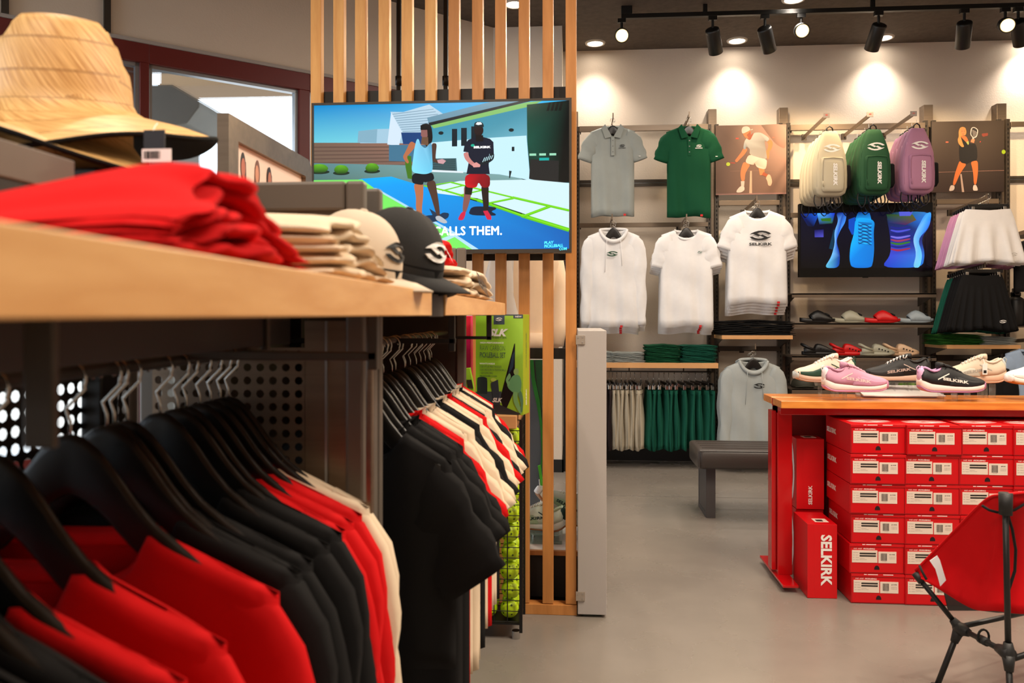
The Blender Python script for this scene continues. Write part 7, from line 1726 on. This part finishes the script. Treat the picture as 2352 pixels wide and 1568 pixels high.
for p, q, s_ in ((B1, D1, A1), (D1, B1, T1), (B2, D2, A2), (D2, B2, T2)):
    d = (q - p).normalized(); u_ = (s_ - p).normalized(); h_ = MB()
    h_.tube([p - d * .012, p + d * .012, p + d * .055], [.019, .021, .013], 12); h_.tube([p - u_ * .022, p, p + u_ * .032], [.016, .019, .012], 12)
    h_.build('hub', m_hub, t, smooth=True)
for p, q in ((B1, C1), (D1, E1), (B2, C2), (D2, E2)):
    d = (q - p).normalized(); MB().tube([p + d * .005, p + d * .05], [.018, .012], 12).build('hub_socket', m_hub, t, smooth=True)
for q in (C1, C2, E1, E2): MB().tube([q + Vector((0, 0, .03)), q + Vector((0, 0, .0))], [.011, .014], 12).build('rubber_foot', m_hub, t, smooth=True)
dd = (D1 - B1).normalized(); mid = B1 + (D1 - B1) * .52
MB().tube([mid + Vector((.016 * cos(a), 0, .012 + .022 * sin(a))) for a in [k * 2 * pi / 14 - 1.2 for k in range(13)]], .0035, 6).build('cord_loop', m_web, t, smooth=True)
MB().tube([mid - dd * .02, mid + dd * .02], .013, 12).build('hub', m_hub, t, smooth=True)
# fabric sling: from one front corner round the back to the other
Tm = (T1 + T2) / 2; Am = (A1 + A2) / 2; fwd = (A1 - T1); fwd.z = 0; fwd.normalize()
TT1 = T1 + Vector((0, 0, .018)); TT2 = T2 + Vector((0, 0, .018))
top = curve([A1 + Vector((-.0, 0, .012)), aty(2180, 1232, 2.68), aty(2262, 1150, 2.52), TT1, TT1 + rt * .25 + Vector((0, 0, .004)) - fwd * .02, TT1 + rt * .75 + Vector((0, 0, .004)) - fwd * .02, TT2, aty(2262, 1150, 2.52) + rt, aty(2180, 1232, 2.68) + rt, A2 + Vector((0, 0, .012))], 6)
ctr = (A1 + A2 + D1 + D2) / 4; bz_ = PZ(2290, 1398, 2.55)
bl = curve([A1 + Vector((0, 0, -.004)), aty(2165, 1358, 2.70), aty(2235, 1398, 2.62), aty(2290, 1403, 2.54) , D1 + rt * .25 + Vector((0, .02, bz_ - D1.z)), D1 + rt * .75 + Vector((0, .02, bz_ - D1.z)), aty(2290, 1403, 2.54) + rt * .86, aty(2235, 1398, 2.62) + rt * .92, aty(2165, 1358, 2.70) + rt, A2 + Vector((0, 0, -.004))], 6)
NV = 12; vs = []; n_ = len(top)
for i in range(n_):
    a, b_ = top[i], bl[i]; e = sin(pi * i / (n_ - 1))
    for j in range(NV + 1):
        v = j / NV; p = a.lerp(b_, v); c2_ = (ctr - p); c2_.z = 0
        p = p + c2_ * (.16 * sin(pi * v) * min(1, e * 1.5)) + Vector((0, 0, -.01 * sin(pi * v))) 
        p += Vector((.004 * sin(i * .9 + v * 6), .004 * cos(i * .7), 0)) * sin(pi * v)
        vs.append(p)
MB().add(vs, [(i * (NV + 1) + j, (i + 1) * (NV + 1) + j, (i + 1) * (NV + 1) + j + 1, i * (NV + 1) + j + 1) for i in range(n_ - 1) for j in range(NV)]).build('sling_fabric', m_cr, t, smooth=True, solid=.0025)
MB().tube(top, .0045, 8).build('top_piping', m_cr, t, smooth=True)
# mesh seat under the sling
rows = []
for i in range(n_):
    b_ = bl[i]; rows.append([b_, b_.lerp(Vector((ctr.x, ctr.y, bz_ - .03)), .5) + Vector((0, 0, -.025)), Vector((ctr.x, ctr.y, bz_ - .06))])
mb = MB(); mb.loft(rows, closed=False, cap=False); mb.build('mesh_seat', m_mesh, t, smooth=True)
# dark mesh front panel hanging below the far side
q = [aty(2166, 1352, 2.80), aty(2300, 1380, 2.98), aty(2300, 1402, 2.98), aty(2178, 1402, 2.80)]
mb = MB(); mb.add(q, [(0, 1, 2, 3)]); mb.build('mesh_panel', m_mesh, t, solid=.002)
# white patch, corner pocket, pole cap and webbing
q = [aty(a, b_, 2.655) for a, b_ in ((2129, 1283), (2146, 1271), (2152, 1281), (2166, 1327), (2153, 1341), (2148, 1322), (2142, 1302))]
mb = MB(); mb.add([p + Vector((0, -.02, 0)) for p in q], [tuple(range(len(q)))]); mb.build('reflective_patch', mat('patch_white', (.90, .90, .92), rough=.4), t, solid=.002)
MB().tube([T1 + Vector((0, -.002, .024)), T1 + Vector((0, -.002, -.040))], [.019, .018], 14).build('pole_cap', m_hub, t, smooth=True)
MB().tube([T2 + Vector((0, -.002, .024)), T2 + Vector((0, -.002, -.040))], [.019, .018], 14).build('pole_cap', m_hub, t, smooth=True)
MB().tube([aty(a, b_, 2.46) for a, b_ in ((2256, 1161), (2272, 1171), (2290, 1176), (2309, 1176), (2330, 1171), (2352, 1158), (2375, 1150))], .004, 8).build('webbing', m_web, t, smooth=True)
MB().tube([aty(a, b_, 2.47) for a, b_ in ((2313, 1176), (2325, 1215), (2333, 1262), (2331, 1310), (2320, 1345), (2310, 1375))], .0065, 8, flat=.5).build('webbing', m_web, t, smooth=True)
MB().tube([aty(a, b_, y_) for a, b_, y_ in ((2112, 1299, 2.74), (2118, 1312, 2.72), (2128, 1330, 2.70))], .004, 8).build('webbing', m_web, t, smooth=True)
MB().tube([A1 + (A1 - B1).normalized() * .004, A1 - (A1 - B1).normalized() * .03], [.012, .013], 12).build('pole_cap', m_hub, t, smooth=True)
for k_ in KITS: k_.done()
for o_ in [x for x in bpy.data.objects if x.get('label') == 'x']:
    def rm_(q_):
        for c_ in list(q_.children): rm_(c_)
        bpy.data.objects.remove(q_)
    rm_(o_)
